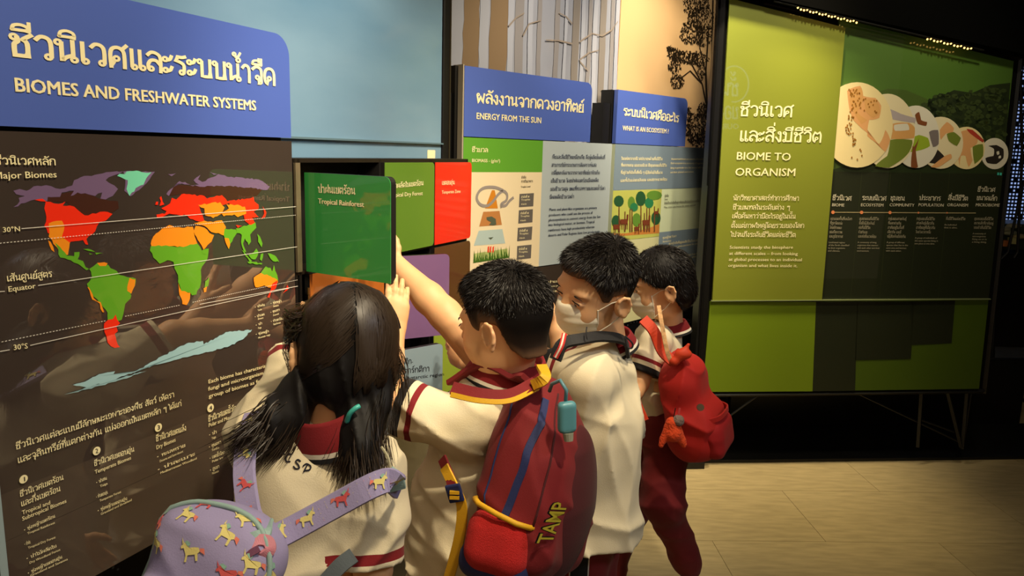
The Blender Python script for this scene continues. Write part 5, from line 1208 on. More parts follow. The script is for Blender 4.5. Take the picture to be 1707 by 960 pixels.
def smooth_pts(p, k):
    p = [np.array(x, float) for x in p]
    if len(p) < 3: return [p[0]+(p[-1]-p[0])*i/k for i in range(k+1)]
    q = [2*p[0]-p[1]]+p+[2*p[-1]-p[-2]]; out = []
    for i in range(1, len(q)-2):
        a, b, c, d = q[i-1:i+3]
        for j in range(k): t = j/k; out.append(.5*((2*b)+(c-a)*t+(2*a-5*b+4*c-d)*t*t+(3*b-a-3*c+d)*t**3))
    out.append(p[-1]); return out

def body_low(sh, hip, feet, knees, neck, chestd, hipax):
    """trunk and legs under the clothes"""
    fl = Field(); mid = (sh[0]+sh[1])/2; pl = (hip[0]+hip[1])/2
    fl.cone(mid-np.array([0, 0, .03]), pl, .075, .075, .03, flat=chestd, f=.75); fl.cone(sh[0], sh[1], .038, .038, .03); fl.cone(mid, neck, .045, .043, .02)
    for h, k_, ft in zip(hip, knees, feet): fl.cone(h, k_, .062, .045, .02); fl.cone(k_, ft, .043, .028, .015)
    return fl

def legs_cloth(hip, knees, feet, r=(.085, .066, .050), seed=1, amp=.006, waist=None):
    fl = Field(); pl = (hip[0]+hip[1])/2
    fl.cone(hip[0], hip[1], r[0], r[0], .03)
    if waist is not None: fl.cone(pl, waist, r[0]*1.0, r[0]*.92, .03)
    for h, k_, ft in zip(hip, knees, feet): fl.cone(h, k_, r[0]*.92, r[1], .03); fl.cone(k_, ft, r[1], r[2], .02)
    folds(fl, amp, [((0, .3, 1), 60), ((.5, 0, 1), 38)], seed=seed); return fl

def shoe(at, fwd, parent):
    f = nrm([fwd[0], fwd[1], 0]); l = np.array([-f[1], f[0], 0]); fl = Field()
    fl.ell(np.array([at[0], at[1], .035])+f*.05, (.095, .036, .032), [f, l, (0, 0, 1)], .01); fl.cone((at[0], at[1], .04), (at[0], at[1], .085), .036, .034, .02)
    fl.func(lambda X, Y, Z: .008-Z+0*X+0*Y)
    o = from_field(fl, .006, 'shoe', shoe_m, parent)
    b = MB(); b.prism([np.array([at[0], at[1], .010])+f*a+l*c_ for a, c_ in [(-.045, -.025), (.06, -.036), (.125, -.025), (.142, 0), (.125, .025), (.06, .036), (-.045, .025)]], (0, 0, -.009)); b.build('sole', mat('sole', (60, 58, 56), rough=.8), o)
    return o
# ---------------------------------------------------------------- boy reaching behind the green flap (red and blue backpack)
def gz(p, z): p = np.array(p, float); p[2] = z; return p
def boy_two():
    t = thing('person', 'boy from behind with short black hair, holding the green flap open', 'person', (J(790, 960, 1.5)[0], 1.5, 0))
    hc = J(840, 538, 1.50); R = frame((-.86, .46, -.20), (0, 0, 1)); f, l, u = R; s = 1.02
    nb = J(846, 622, 1.53)
    shL = J(783, 712, 1.43); elL = J(640, 668, 1.47); wrL = J(657, 552, 1.58)
    shR = J(838, 634, 1.66); elR = J(742, 524, 1.73); wrR = J(664, 446, 1.80)
    hip = [J(782, 955, 1.46), J(795, 945, 1.55)]; hip = [gz(h, .62) for h in hip]
    knees = [gz(hip[0]+[-.01, -.01, 0], .34), gz(hip[1]+[0, .01, 0], .34)]; feet = [gz(knees[0], .10), gz(knees[1], .10)]
    hd = head_field(hc, R, s, nb, .046); V1 = hd.mesh(.0032)
    ha = Field(); arm(ha, shL, elL, wrL, (.042, .034, .023)); hand(ha, wrL, J(668, 440, 1.62)-wrL, (-.15, 1, .1), (-1, -.2, .1), (.14, .12, .14, .18), .9, 1.02, .03)
    V2 = ha.mesh(.003)
    hb = Field(); arm(hb, shR, elR, wrR, (.044, .038, .026)); hand(hb, wrR, J(610, 400, 1.86)-wrR, (-.3, .8, -.3), (.1, .2, 1), (.2, .2, .2, .2), .2, 1.02, .03)
    V3 = hb.mesh(.0035)
    V4 = body_low([shL, shR], hip, feet, knees, nb, f, l).mesh(.008)
    V, F = join([V1, V2, V3, V4]); build_np('body', V, F, skin_m, t)
    add_eyes(hc, R, s, t)
    short_hair(hc, R, s, t, 11, .017, n=17000, line=([-.12, -.06, -.036, -.026, .010, .018, .034, .046, .062, .1], [-.074, -.070, -.046, .006, .016, -.006, .004, .040, .060, .066]))
    sh = Field(); up = nrm(nb-(hip[0]+hip[1])/2)
    mid = (shL+shR)/2; ch = mid-np.array([0, 0, .10])+f*.01; be = J(775, 850, 1.5)
    sh.cone(shL+f*.0, shR, .052, .052, .04); sh.cone(mid+np.array([.0, 0, .0]), nb-up*.020, .056, .048, .03)
    sh.cone(mid-up*.03, ch, .095, .108, .05, flat=f, f=.95); sh.cone(ch, be-np.array([0, 0, 0.03]), .108, .118, .05, flat=l, f=1.)
    sh.cone(be, gz(be+f*.01, .40), .118, .132, .04)
    hem = elL+(shL-elL)*.20; sh.cone(shL, elL+(shL-elL)*.10, .056, .060, .03)
    hr = elR+(shR-elR)*.88; sh.cone(shR, hr, .055, .058, .03)
    d1 = nrm(shL-elL); d2 = nrm(shR-elR)
    folds(sh, .006, [((.3, .1, 1), 42), ((1, .6, .2), 36), ((.8, 0, .9), 70)], seed=4)
    sh.func(lambda X, Y, Z: np.where(((X-hem[0])*d1[0]+(Y-hem[1])*d1[1]+(Z-hem[2])*d1[2] > -.06) & (np.abs(Z-hem[2]) < .1), -((X-hem[0])*d1[0]+(Y-hem[1])*d1[1]+(Z-hem[2])*d1[2]), -1.), 'max')
    sh.func(lambda X, Y, Z: .43-Z+0*X+0*Y, 'max')
    from_field(sh, .005, 'shirt', shirt_m, t, {'band': sleeve_band([(hem, d1, .085)])}, 2)
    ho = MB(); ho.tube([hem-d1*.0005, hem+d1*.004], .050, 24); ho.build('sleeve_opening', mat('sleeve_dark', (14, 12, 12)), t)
    collar(nb+up*.022, nrm(np.array([.14, -.16, 1])), .066, t, .056, front=f, flare=.024, ex=1.10)
    from_field(legs_cloth(hip, knees, feet, seed=3), .007, 'trousers', pants_m, t)
    for q in feet: shoe(q, f, t)
    return dict(t=t, nb=nb, f=f, l=l, u=u, sh=[shL, shR], mid=mid, hip=hip)
B2 = boy_two()

def superbox(fl, c, R, h, r, k=.02):
    """rounded box"""
    c = np.array(c, float); h = np.array(h, float)-r
    def fn(X, Y, Z):
        x = X-c[0]; y = Y-c[1]; z = Z-c[2]; q = [np.abs(x*R[i][0]+y*R[i][1]+z*R[i][2])-h[i] for i in range(3)]
        return np.sqrt(np.maximum(q[0], 0)**2+np.maximum(q[1], 0)**2+np.maximum(q[2], 0)**2)+np.minimum(np.maximum(q[0], np.maximum(q[1], q[2])), 0)-r
    m = np.linalg.norm(h)+r+k; fl._add(fn, c-m, c+m, k, 'add'); fl.grow(c-m, c+m); return fl

red_c = weave('pack_red', (116, 16, 20), rough=.8, scale=500, vary=(5, .12)); dred_c = weave('pack_dark_red', (70, 10, 15), rough=.8, scale=500); yel_c = weave('pack_yellow', (222, 168, 24), rough=.6); blu_c = weave('pack_blue', (26, 36, 84), rough=.7); mesh_c = weave('pack_mesh_red', (196, 26, 22), rough=.8, scale=700, st=.5)
def pack_two():
    b = B2; c = J(888, 785, 1.36)
    t = thing('backpack', 'large red backpack with yellow trim and blue zip, beside the long white shirt', 'backpack', gz(c, c[2]-.2))
    bk = nrm(J(870, 780, 1.36)-J(760, 780, 1.50)); bk = nrm(np.array([.84, -.50, -.12])); top = J(925, 622, 1.46); bot = J(868, 950, 1.33)
    up = nrm(top-bot); R = np.array([nrm(bk-up*np.dot(bk, up)), None, up], dtype=object); R = np.array([R[0], np.cross(up, R[0]), up], dtype=float)
    hh = np.linalg.norm(top-bot)/2; cc = (top+bot)/2
    fl = Field(); superbox(fl, cc-up*.045, R, (.072, .134, hh*.78), .068); fl.ell(cc-up*.03, (.086, .126, hh*.86), R, .05); fl.ell(cc+up*hh*.55-R[0]*.012, (.052, .090, hh*.42), R, .06); superbox(fl, cc+R[0]*.045-up*.07, R, (.045, .118, hh*.62), .042, .03)
    folds(fl, .004, [((.2, .1, 1), 30), ((1, .3, .5), 40)], seed=9)
    V, F = fl.mesh(.005); V = relax(V, F, 2, .4); build_np('pack_body', V, F, red_c, t); sn = snapper(V, F)
    # darker rear panel facing the viewer's right
    f2 = Field(); f2.ell(cc+R[0]*.058-up*.05+R[1]*.02, (.052, .112, hh*.80), R, .02); folds(f2, .003, [((.2, .1, 1), 40)], seed=19); from_field(f2, .005, 'front_pocket', dred_c, t)
    # side nearest the viewer
    sd = R[1] if np.dot(R[1], [0, -1, 0]) > 0 else -R[1]
    def q(a, d, e): return cc+R[0]*a+sd*d+up*e
    # blue zip along the side, mesh pocket with yellow edge
    pts = [q(.050, .10, hh*.86), q(.048, .130, hh*.5), q(.036, .16, .02), q(.016, .16, -.08), q(.002, .16, -hh*.50)]
    surf_strap(sn, pts, .015, .002, blu_c, 'zip_tape', t)
    surf_tube(sn, [q(.066, .05, hh*.95), q(.075, .10, hh*.55), q(.075, .12, .02), q(.065, .13, -hh*.5)], .0022, weave('pack_dark_red', (84, 12, 18)), 'seam_piping', t, 0)
    surf_tube(sn, [q(-.035, .05, hh*.95), q(-.03, .13, hh*.5), q(-.045, .16, .0), q(-.05, .16, -hh*.45)], .0022, blu_c, 'seam_piping', t, 0)
    m = MB(); m.tube([q(-.004, .136, -.11), q(-.006, .140, -.125)], .004, 8); m.build('zip_pull', mat('brass2', (200, 180, 130), rough=.3, metal=.9), t)
    f3 = Field(); superbox(f3, q(-.004, .100, -hh*.70), R, (.064, .052, hh*.30), .040, .02)
    f3.func(lambda X, Y, Z: ((X-cc[0])*up[0]+(Y-cc[1])*up[1]+(Z-cc[2])*up[2])+hh*.42-.22*((X-cc[0])*R[0][0]+(Y-cc[1])*R[0][1]+(Z-cc[2])*R[0][2])*-1)
    from_field(f3, .005, 'mesh_pocket', mesh_c, t)
    m = MB(); ed = [(-.066, .092), (-.060, .128), (-.04, .148), (.0, .153), (.04, .148), (.058, .128), (.064, .100)]
    m.tube([q(a, d, -hh*.42-.22*a) for a, d in ed], .0055, 8); m.build('pocket_trim', yel_c, t, smooth=True)
    f4 = Field(); superbox(f4, cc-up*(hh*.90)+R[0]*-.01, R, (.070, .134, .035), .030); from_field(f4, .006, 'base_panel', blu_c, t)
    # shoulder straps
    for s_, sh in ((0, b['sh'][0]), (1, b['sh'][1])):
        n_ = b['nb']; k = .5 if s_ == 0 else .45
        a = sh*(1-k)+n_*k; lat = nrm(sh-b['mid'])
        if s_ == 0: strap([top-up*.03+sd*.05-R[0]*.03, a+R[0]*.06+np.array([0, 0, .050]), a+np.array([0, 0, .066])-R[0]*.01, a-R[0]*.085+np.array([0, 0, .02])], .050, .009, [R[0]+up, up+R[0]*.4, up, -R[0]+up], red_c, 'shoulder_strap', t)
        else: strap([top-up*.03-sd*.05-R[0]*.03, a+R[0]*.05+np.array([0, 0, .05]), a+np.array([0, 0, .060]), a-R[0]*.08], .045, .009, [R[0]+up, up, up, -R[0]+up], red_c, 'shoulder_strap', t)
    strap([J(903, 612, 1.40), J(908, 630, 1.34), J(890, 642, 1.35)], .022, .006, [(0, -.6, 1), (.2, -1, .6), (.0, -1, .6)], yel_c, 'top_flap_trim', t)
    strap([J(752, 658, 1.30), J(800, 668, 1.285), J(850, 668, 1.30), J(895, 648, 1.36)], .010, .004, [(0, -1, .5)]*4, yel_c, 'strap_piping', t)
    strap([J(754, 647, 1.315), J(802, 658, 1.30), J(850, 659, 1.315), J(893, 638, 1.37)], .026, .004, [(0, -1, .9)]*4, red_c, 'strap_yoke', t)
    strap([J(738, 764, 1.37), J(752, 800, 1.33), J(760, 830, 1.31)], .022, .004, [(-.3, -1, 0)]*3, red_c, 'lower_strap', t)
    strap([J(741, 778, 1.35), J(757, 812, 1.32), J(770, 845, 1.31), J(765, 900, 1.31), J(745, 975, 1.32)], .022, .003, [(-.3, -1, 0)]*5, yel_c, 'webbing', t)
    m = MB(); cb_ = J(758, 822, 1.305); m.box(cb_, (.015, .018, .004), frame((1, -.2, .3), (0, -1, 0))); bk_ = m.build('buckle', blu_c, t, bevel=.003)
    m = MB(); m.box(cb_+np.array([0, -.005, .004]), (.009, .003, .003)); m.box(cb_+np.array([0, -.005, -.006]), (.009, .003, .003)); m.build('buckle_bar', yel_c, bk_)
    # lettering patch and hanging sanitizer bottle
    X_ = -up; Yp = nrm(np.cross(R[0], up))
    cf = J(918, 868, 1.22); nn = nrm(np.array([.55, -.83, 0])); ux = nrm(J(938, 822, 1.22)-J(902, 908, 1.22)); vy = nrm(np.cross(nn, ux)); vy = vy if vy[2] > 0 else -vy
    for k_, (w_, col, of) in enumerate([(.06, BLK, 0), (.012, (214, 196, 60), .0022)]):
        m = MB(); V, Fs, w = latin_mesh('TAMP', 1., w_)
        hgt = .034; L = .085
        for i_ in range(1): m.add([cf+ux*((x/w-.5)*L)+vy*((y-.35)*hgt/.7)+nn*(of+.004) for x, y in V], Fs)
        m.build('patch_lettering', mat('patch%d' % k_, col, rough=.6), t)
    bt = thing('sanitizer_bottle', 'small teal hand gel bottle hanging from the red backpack', 'bottle', J(944, 705, 1.27))
    p0 = J(943, 668, 1.28); p1 = J(947, 722, 1.27); dd = nrm(p1-p0); f5 = Field(); superbox(f5, (p0+p1)/2, frame(nrm([.3, -1, 0]), -dd), (.010, .017, np.linalg.norm(p1-p0)/2), .008); from_field(f5, .0025, 'bottle_body', mat('teal_rubber', (92, 150, 158), rough=.35), bt)
    m = MB(); m.tube([p1, p1+dd*.014], [.010, .008], 12); m.build('cap', mat('clear_cap', (150, 150, 130), rough=.2), bt)
    m = MB(); m.tube([p0, J(944, 650, 1.27), J(934, 634, 1.28), J(920, 640, 1.30), J(916, 652, 1.31)], .0035, 8); m.build('hanging_loop', mat('teal_loop', (96, 140, 150), rough=.4), bt, smooth=True)
pack_two()

# ---------------------------------------------------------------- boy with mask, long white shirt
def boy_three():
    t = thing('person', 'boy in a white face mask and long untucked white school shirt, third from the left', 'person', (J(985, 900, 1.75)[0], 1.75, 0))
    hc = J(992, 480, 1.75); R = frame((-.80, -.50, -.26), (0, 0, 1), -.30); f, l, u = R; s = 1.04
    nb = J(1010, 572, 1.80)
    shL = J(980, 628, 1.68); elL = J(896, 598, 1.79); wrL = J(778, 606, 1.93)
    shR = J(1000, 590, 1.90); elR = J(945, 600, 2.0); wrR = J(925, 540, 2.04)
    hip = [gz(J(982, 900, 1.73), .60), gz(J(984, 890, 1.80), .60)]
    knees = [gz(hip[0]+[-.02, 0, 0], .36), gz(hip[1]+[.02, 0, 0], .36)]; feet = [gz(knees[0]+[.02, 0, 0], .10), gz(knees[1]+[.05, 0, 0], .10)]
    V1 = head_field(hc, R, s, nb, .044).mesh(.0032)
    ha = Field(); arm(ha, shL, elL, wrL, (.040, .033, .021)); hand(ha, wrL, J(728, 574, 2.02)-wrL, (-.2, 1, -.2), (-.2, .1, 1), (.25, .35, .5, .6), .5, 1.0, .06); V2 = ha.mesh(.003)
    hb = Field(); arm(hb, shR, elR, wrR, (.038, .031, .022)); hand(hb, wrR, J(912, 490, 2.06)-wrR, (-.9, .3, 0), (0, -1, 0), (.2, .25, .3, .3), .3, .98); V3 = hb.mesh(.0035)
    V4 = body_low([shL, shR], hip, feet, knees, nb, (-.95, -.2, 0), (0, -1, 0)).mesh(.008)
    V, F = join([V1, V2, V3, V4]); build_np('body', V, F, skin_m, t)
    add_eyes(hc, R, s, t, .001); short_hair(hc, R, s, t, 21, .019, n=17000, line=([-.12, -.06, -.036, -.026, .010, .018, .034, .046, .062, .1], [-.056, -.052, -.032, .012, .018, .002, .010, .046, .066, .072])); mask_on(hc, R, s, t)
    sh = Field(); mid = (shL+shR)/2; up = nrm(nb-mid); fw = np.array([-.97, -.2, 0])
    sh.cone(shL, shR, .049, .049, .05); sh.cone(mid, nb-np.array([0, 0, .016]), .056, .047, .03)
    b1 = J(990, 720, 1.76); b2 = J(980, 880, 1.76)
    sh.cone(mid-np.array([0, 0, .04]), b1, .098, .100, .05); sh.cone(shL-np.array([0, 0, .03]), J(978, 760, 1.70), .05, .055, .07); sh.cone(b1, b2+np.array([.0, 0, .0]), .100, .104, .05, flat=(0, 1, 0), f=1.1)
    sh.cone(b2, gz(b2, .50), .104, .108, .04); hm = (hip[0]+hip[1])/2; sh.cone(b1, gz(hm, .50), .100, .126, .06)
    d1 = nrm(shL-elL); hem = elL+d1*.05; sh.cone(shL, hem-d1*.02, .049, .050, .03); sh.cone(shR, elR+nrm(shR-elR)*.04, .052, .05, .03)
    folds(sh, .006, [((.6, .1, 1), 34), ((1, .3, -.35), 40), ((1, .2, .1), 62)], seed=14)
    sh.func(lambda X, Y, Z: np.where(np.abs(Z-hem[2]) < .09, -((X-hem[0])*d1[0]+(Y-hem[1])*d1[1]+(Z-hem[2])*d1[2]), -1.), 'max', hem-.1, hem+.1)
    sh.func(lambda X, Y, Z: .548+.018*np.sin((X-b2[0])*14+1.2)-Z+0*Y, 'max')
    from_field(sh, .005, 'shirt', shirt_m, t, {'band': sleeve_band([(hem, d1, .075)])}, 2)
    collar(nb+np.array([0, 0, .002]), nrm(np.array([-.25, -.15, 1])), .060, t, .04, front=f, flare=.014)
    # trousers with black side panel edged in white
    fl = legs_cloth(hip, knees, feet, (.074, .062, .048), seed=5)
    cx = J(968, 930, 1.6)[0]
    def pan(V): return np.clip(V[:, 0]-(cx-.052)+np.where(V[:, 1] < hip[0][1]+.01, 0, 9), .0001, .5)*1.0
    pm = banded('side_panel_trousers', (112, 14, 18), [(0, (112, 14, 18)), (.034, (200, 190, 180)), (.037, (14, 14, 18)), (.078, (200, 190, 180)), (.081, (112, 14, 18))])
    from_field(fl, .006, 'trousers', pm, t, {'band': pan})
    for q in feet: shoe(q, fw, t)
    # front-worn black bag: straps over the shoulder, cord loop
    bg = thing('black_bag', 'black front-worn bag with a cord loop, over the shoulders of the masked boy', 'bag', J(930, 680, 1.75))
    bc = weave('bag_black', (16, 15, 18), rough=.7)
    f6 = Field(); superbox(f6, mid+fw*.125-np.array([0, 0, .13]), frame(fw), (.035, .085, .11), .03); from_field(f6, .006, 'bag_body', bc, bg)
    pts = [J(926, 600, 1.62), J(938, 574, 1.63), J(968, 566, 1.64), J(1004, 562, 1.68), J(1038, 568, 1.72), J(1046, 590, 1.75)]
    strap(pts, .030, .006, [(-.3, -.6, .8), (-.1, -.7, .8), (0, -.7, .8), (0, -.7, .8), (.3, -.6, .8), (.8, -.4, .4)], bc, 'shoulder_strap', bg)
    m = MB(); m.tube(smooth_pts([J(1042, 560, 1.68), J(1054, 572, 1.68), J(1053, 580, 1.68), J(1045, 578, 1.68), J(1042, 562, 1.68)], 5), .0022, 6); m.build('cord_loop', bc, bg, smooth=True)
    m = MB(); m.tube(smooth_pts([J(978, 545, 1.64), J(977, 556, 1.63), J(979, 566, 1.625)], 4), .0014, 6); m.build('thin_cord', bc, bg)
    strap([J(941, 556, 1.62), J(936, 576, 1.60), J(926, 596, 1.60)], .012, .002, [(-.3, -1, .2)]*3, banded('lanyard_red', (190, 40, 34), [(0, (190, 40, 34)), (.004, (220, 214, 196)), (.008, (190, 40, 34))]), 'lanyard', bg)
    return dict(t=t)
B3 = boy_three()

# ---------------------------------------------------------------- child with bobbed hair, red backpack, mid-stride
def girl_four():
    t = thing('person', 'child with bobbed black hair and white face mask, rightmost of the group', 'person', (J(1105, 900, 2.35)[0], 2.35, 0))
    hc = J(1100, 474, 2.35); R = frame((-.95, -.02, -.26), (-.04, -.08, 1)); f, l, u = R; s = 1.0
    nb = J(1116, 542, 2.40)
    shL = J(1092, 572, 2.28); elL = J(1066, 640, 2.24); wrL = J(1040, 682, 2.20)
    shR = J(1100, 560, 2.50); elR = J(1050, 590, 2.60); wrR = J(985, 560, 2.7)
    hip = [gz(J(1110, 730, 2.30), .62), gz(J(1090, 730, 2.44), .62)]
    knees = [J(1105, 840, 2.22), J(1052, 850, 2.46)]; feet = [J(1148, 945, 2.30), J(1008, 985, 2.50)]
    V1 = head_field(hc, R, s, nb, .040).mesh(.0036)
    ha = Field(); arm(ha, shL, elL, wrL, (.034, .027, .019)); hand(ha, wrL, (-.8, -.1, -.5), (.2, .2, -1), (-.3, -.9, .2), (.4, .5, .5, .5), .4, .92); V2 = ha.mesh(.0035)
    hb = Field(); arm(hb, shR, elR, wrR, (.034, .027, .019)); hand(hb, wrR, (-.9, .3, .1), (0, .3, -1), (0, -1, 0), (.3, .3, .4, .4), .4, .92); V3 = hb.mesh(.005)
    V4 = body_low([shL, shR], hip, feet, knees, nb, (-1, 0, 0), (0, -1, 0)).mesh(.008)
    V, F = join([V1, V2, V3, V4]); build_np('body', V, F, skin_m, t)
    add_eyes(hc, R, s, t); mask_on(hc, R, s, t)
    # bobbed hair: cap plus a curtain down to the jaw at the back
    hf = Field(); hf.ell(hc+(-.014*f+.030*u), (.102, .086, .092), R, .02); hf.ell(hc+(-.050*f-.030*u), (.060, .072, .062), R, .03)
    lx = [-.14, -.10, -.05, -.034, -.012, .0, .030, .050, .066, .11]; ly = [-.078, -.086, -.082, -.05, -.005, .012, .022, .040, .055, .060]
    def cut(X, Y, Z):
        x = X-hc[0]; y = Y-hc[1]; z = Z-hc[2]; a = x*f[0]+y*f[1]+z*f[2]; b = x*u[0]+y*u[1]+z*u[2]; return (np.interp(a, lx, ly)-b)*.7
    hf.func(cut); V, F = hf.mesh(.0036); V = relax(V, F, 2, .5); build_np('hair', V, F, hair_m, t)
    P_, N_ = sample(V, F, 12000, 3); blades('hair_strands', P_, N_, .018*np.ones(len(P_)), tangent_comb(hc+.01*f+.13*u, 1., .22), hair_s, t, .0009, 3)
    sh = Field(); mid = (shL+shR)/2; waist = J(1096, 690, 2.36)
    sh.cone(shL, shR, .046, .046, .04); sh.cone(mid, nb-np.array([0, 0, .012]), .055, .044, .03); sh.cone(mid-np.array([0, 0, .03]), waist, .082, .092, .04)
    d1 = nrm(shL-elL); hem = elL+d1*.035; sh.cone(shL, hem-d1*.02, .048, .050, .03); sh.cone(shR, elR, .046, .048, .03)
    folds(sh, .006, [((.3, 0, 1), 50), ((1, 0, .4), 55)], seed=24)
    sh.func(lambda X, Y, Z: -((X-hem[0])*d1[0]+(Y-hem[1])*d1[1]+(Z-hem[2])*d1[2])+0*X, 'max', hem-[.07, .08, .07], hem+[.06, .06, .05])
    sh.func(lambda X, Y, Z: waist[2]-.02-Z+0*X+0*Y, 'max')
    from_field(sh, .005, 'shirt', shirt_m, t, {'band': sleeve_band([(hem, d1, .07)])}, 2)
    collar(nb-np.array([0, 0, .006]), nrm([-.2, 0, 1]), .050, t, .040, front=f, flare=.014)
    fl = legs_cloth(hip, knees, feet, (.082, .066, .040), 7, .006, waist)
    for q, k_ in zip(feet, knees): fl.cone(q+(k_-q)*.22, q+(k_-q)*.12, .050, .048, .02)
    from_field(fl, .006, 'trousers', weave('track_trousers_dark', (104, 14, 16), vary=(7, .15)), t)
    for q, k_ in zip(feet, knees):
        m = MB(); a = nrm(q-k_); m.tube([q-a*.01, q+a*.02], [.040, .036], 20); m.build('cuff', weave('cuff', (86, 12, 14)), t, smooth=True)
        shoe(gz(q, 0), f, t)
    m = MB(); a = waist-np.array([0, 0, .012]); m.tube([a-[0, 0, .012], a+[0, 0, .010]], [.098, .096], 28); m.build('waistband', weave('waistband', (96, 12, 14)), t)
    # red backpack
    c = J(1146, 680, 2.20); pk = thing('backpack', 'bright red backpack hanging from the rightmost child', 'backpack', c)
    rr = weave('bright_red', (186, 28, 18), rough=.75, vary=(6, .10)); rd = weave('deep_red', (168, 18, 18), rough=.8)
    bk = nrm([.86, -.5, 0]); up = nrm(J(1128, 590, 2.2)-J(1152, 770, 2.2)); R2 = np.array([nrm(bk-up*np.dot(bk, up)), np.zeros(3), up]); R2[1] = np.cross(up, R2[0])
    f7 = Field(); superbox(f7, c-up*.0, R2, (.065, .095, .150), .062); superbox(f7, c-up*.06+R2[0]*.05, R2, (.055, .090, .088), .050, .04); f7.ell(c+up*.10, (.05, .07, .06), R2, .05)
    folds(f7, .007, [((.4, .1, 1), 38), ((1, .2, .2), 45)], seed=31); from_field(f7, .005, 'pack_body', rr, pk)
    f8 = Field(); superbox(f8, c-up*.080+R2[0]*.080, R2, (.040, .082, .062), .036); folds(f8, .003, [((.4, .1, 1), 50)], seed=2); from_field(f8, .005, 'front_pocket', rd, pk)
    strap([c-up*.012+R2[0]*.06-R2[1]*.09, c-up*.010+R2[0]*.105-R2[1]*.05, c-up*.008+R2[0]*.115, c-up*.010+R2[0]*.105+R2[1]*.05, c-up*.012+R2[0]*.06+R2[1]*.09], .016, .004, [R2[0]]*5, rr, 'zip_flap', pk)
    strap([J(1072, 532, 2.19), J(1090, 552, 2.17), J(1104, 585, 2.16), J(1124, 605, 2.14)], .034, .007, [(-.2, -.8, .6)]*4, weave('strap_orange', (212, 62, 24), rough=.6), 'shoulder_strap', pk)
    strap([J(1078, 700, 2.14), J(1066, 672, 2.17), J(1060, 645, 2.20)], .014, .003, [(-.3, -1, 0)]*3, weave('strap_orange', (212, 62, 24)), 'lower_strap', pk)
    strap([J(1098, 510, 2.2), J(1104, 545, 2.14), J(1112, 585, 2.12), J(1120, 605, 2.12)], .013, .003, [(-.1, -1, .1)]*4, weave('lanyard_print', (206, 160, 110), vary=(60, .5)), 'lanyard', pk)
    m = MB(); m.tube(smooth_pts([c+up*.150+R2[1]*.02, c+up*.18, c+up*.150-R2[1]*.02], 4), .006, 8); m.build('grab_handle', rr, pk)
    f9 = Field(); f9.ell(J(1139, 590, 2.12), (.026, .016, .017), None, .01); f9.ell(J(1124, 602, 2.12), (.016, .014, .014), None, .01); f9.cone(J(1132, 596, 2.12), J(1148, 574, 2.12), .010, .005, .01); from_field(f9, .004, 'ribbon_knot', weave('strap_orange', (212, 62, 24)), pk)
    kc = thing('plush_keychain', 'small orange plush charm hanging from the bright red backpack', 'keychain', J(1118, 720, 2.06))
    pl = weave('plush', (226, 74, 26), rough=.9, scale=160, st=.6)
    g = Field()
    for x, y, r in [(1122, 722, .026), (1120, 705, .018), (1106, 732, .010), (1136, 734, .012)]: g.ell(J(x, y, 2.06), r, None, .012)
    g.cone(J(1112, 712, 2.06), J(1102, 742, 2.055), .009, .008, .01); g.cone(J(1130, 712, 2.06), J(1140, 742, 2.055), .009, .008, .01)
    from_field(g, .003, 'plush_body', pl, kc)
    m = MB(); m.tube([J(1122, 700, 2.06), J(1126, 680, 2.06)], .0015, 6); m.build('cord', black, kc)
    kg = thing('grey_charm', 'small grey fluffy ball charm on the bright red backpack', 'keychain', J(1131, 702, 2.05))
    m = MB(); m.ball(J(1131, 701, 2.055), .017); m.build('pompom', weave('pompom', (140, 120, 112), scale=120, st=.8), kg, smooth=True)
    m = MB(); m.tube([J(1131, 694, 2.055), J(1133, 680, 2.06)], .003, 8); m.build('clasp', mat('pink_clasp', (196, 70, 70), rough=.4), kg)
    m = MB(); m.tube([J(1167, 679, 2.02), J(1168, 679, 2.0)], .010, 14); m.build('badge', mat('badge', (90, 70, 50), rough=.4), pk)
girl_four()

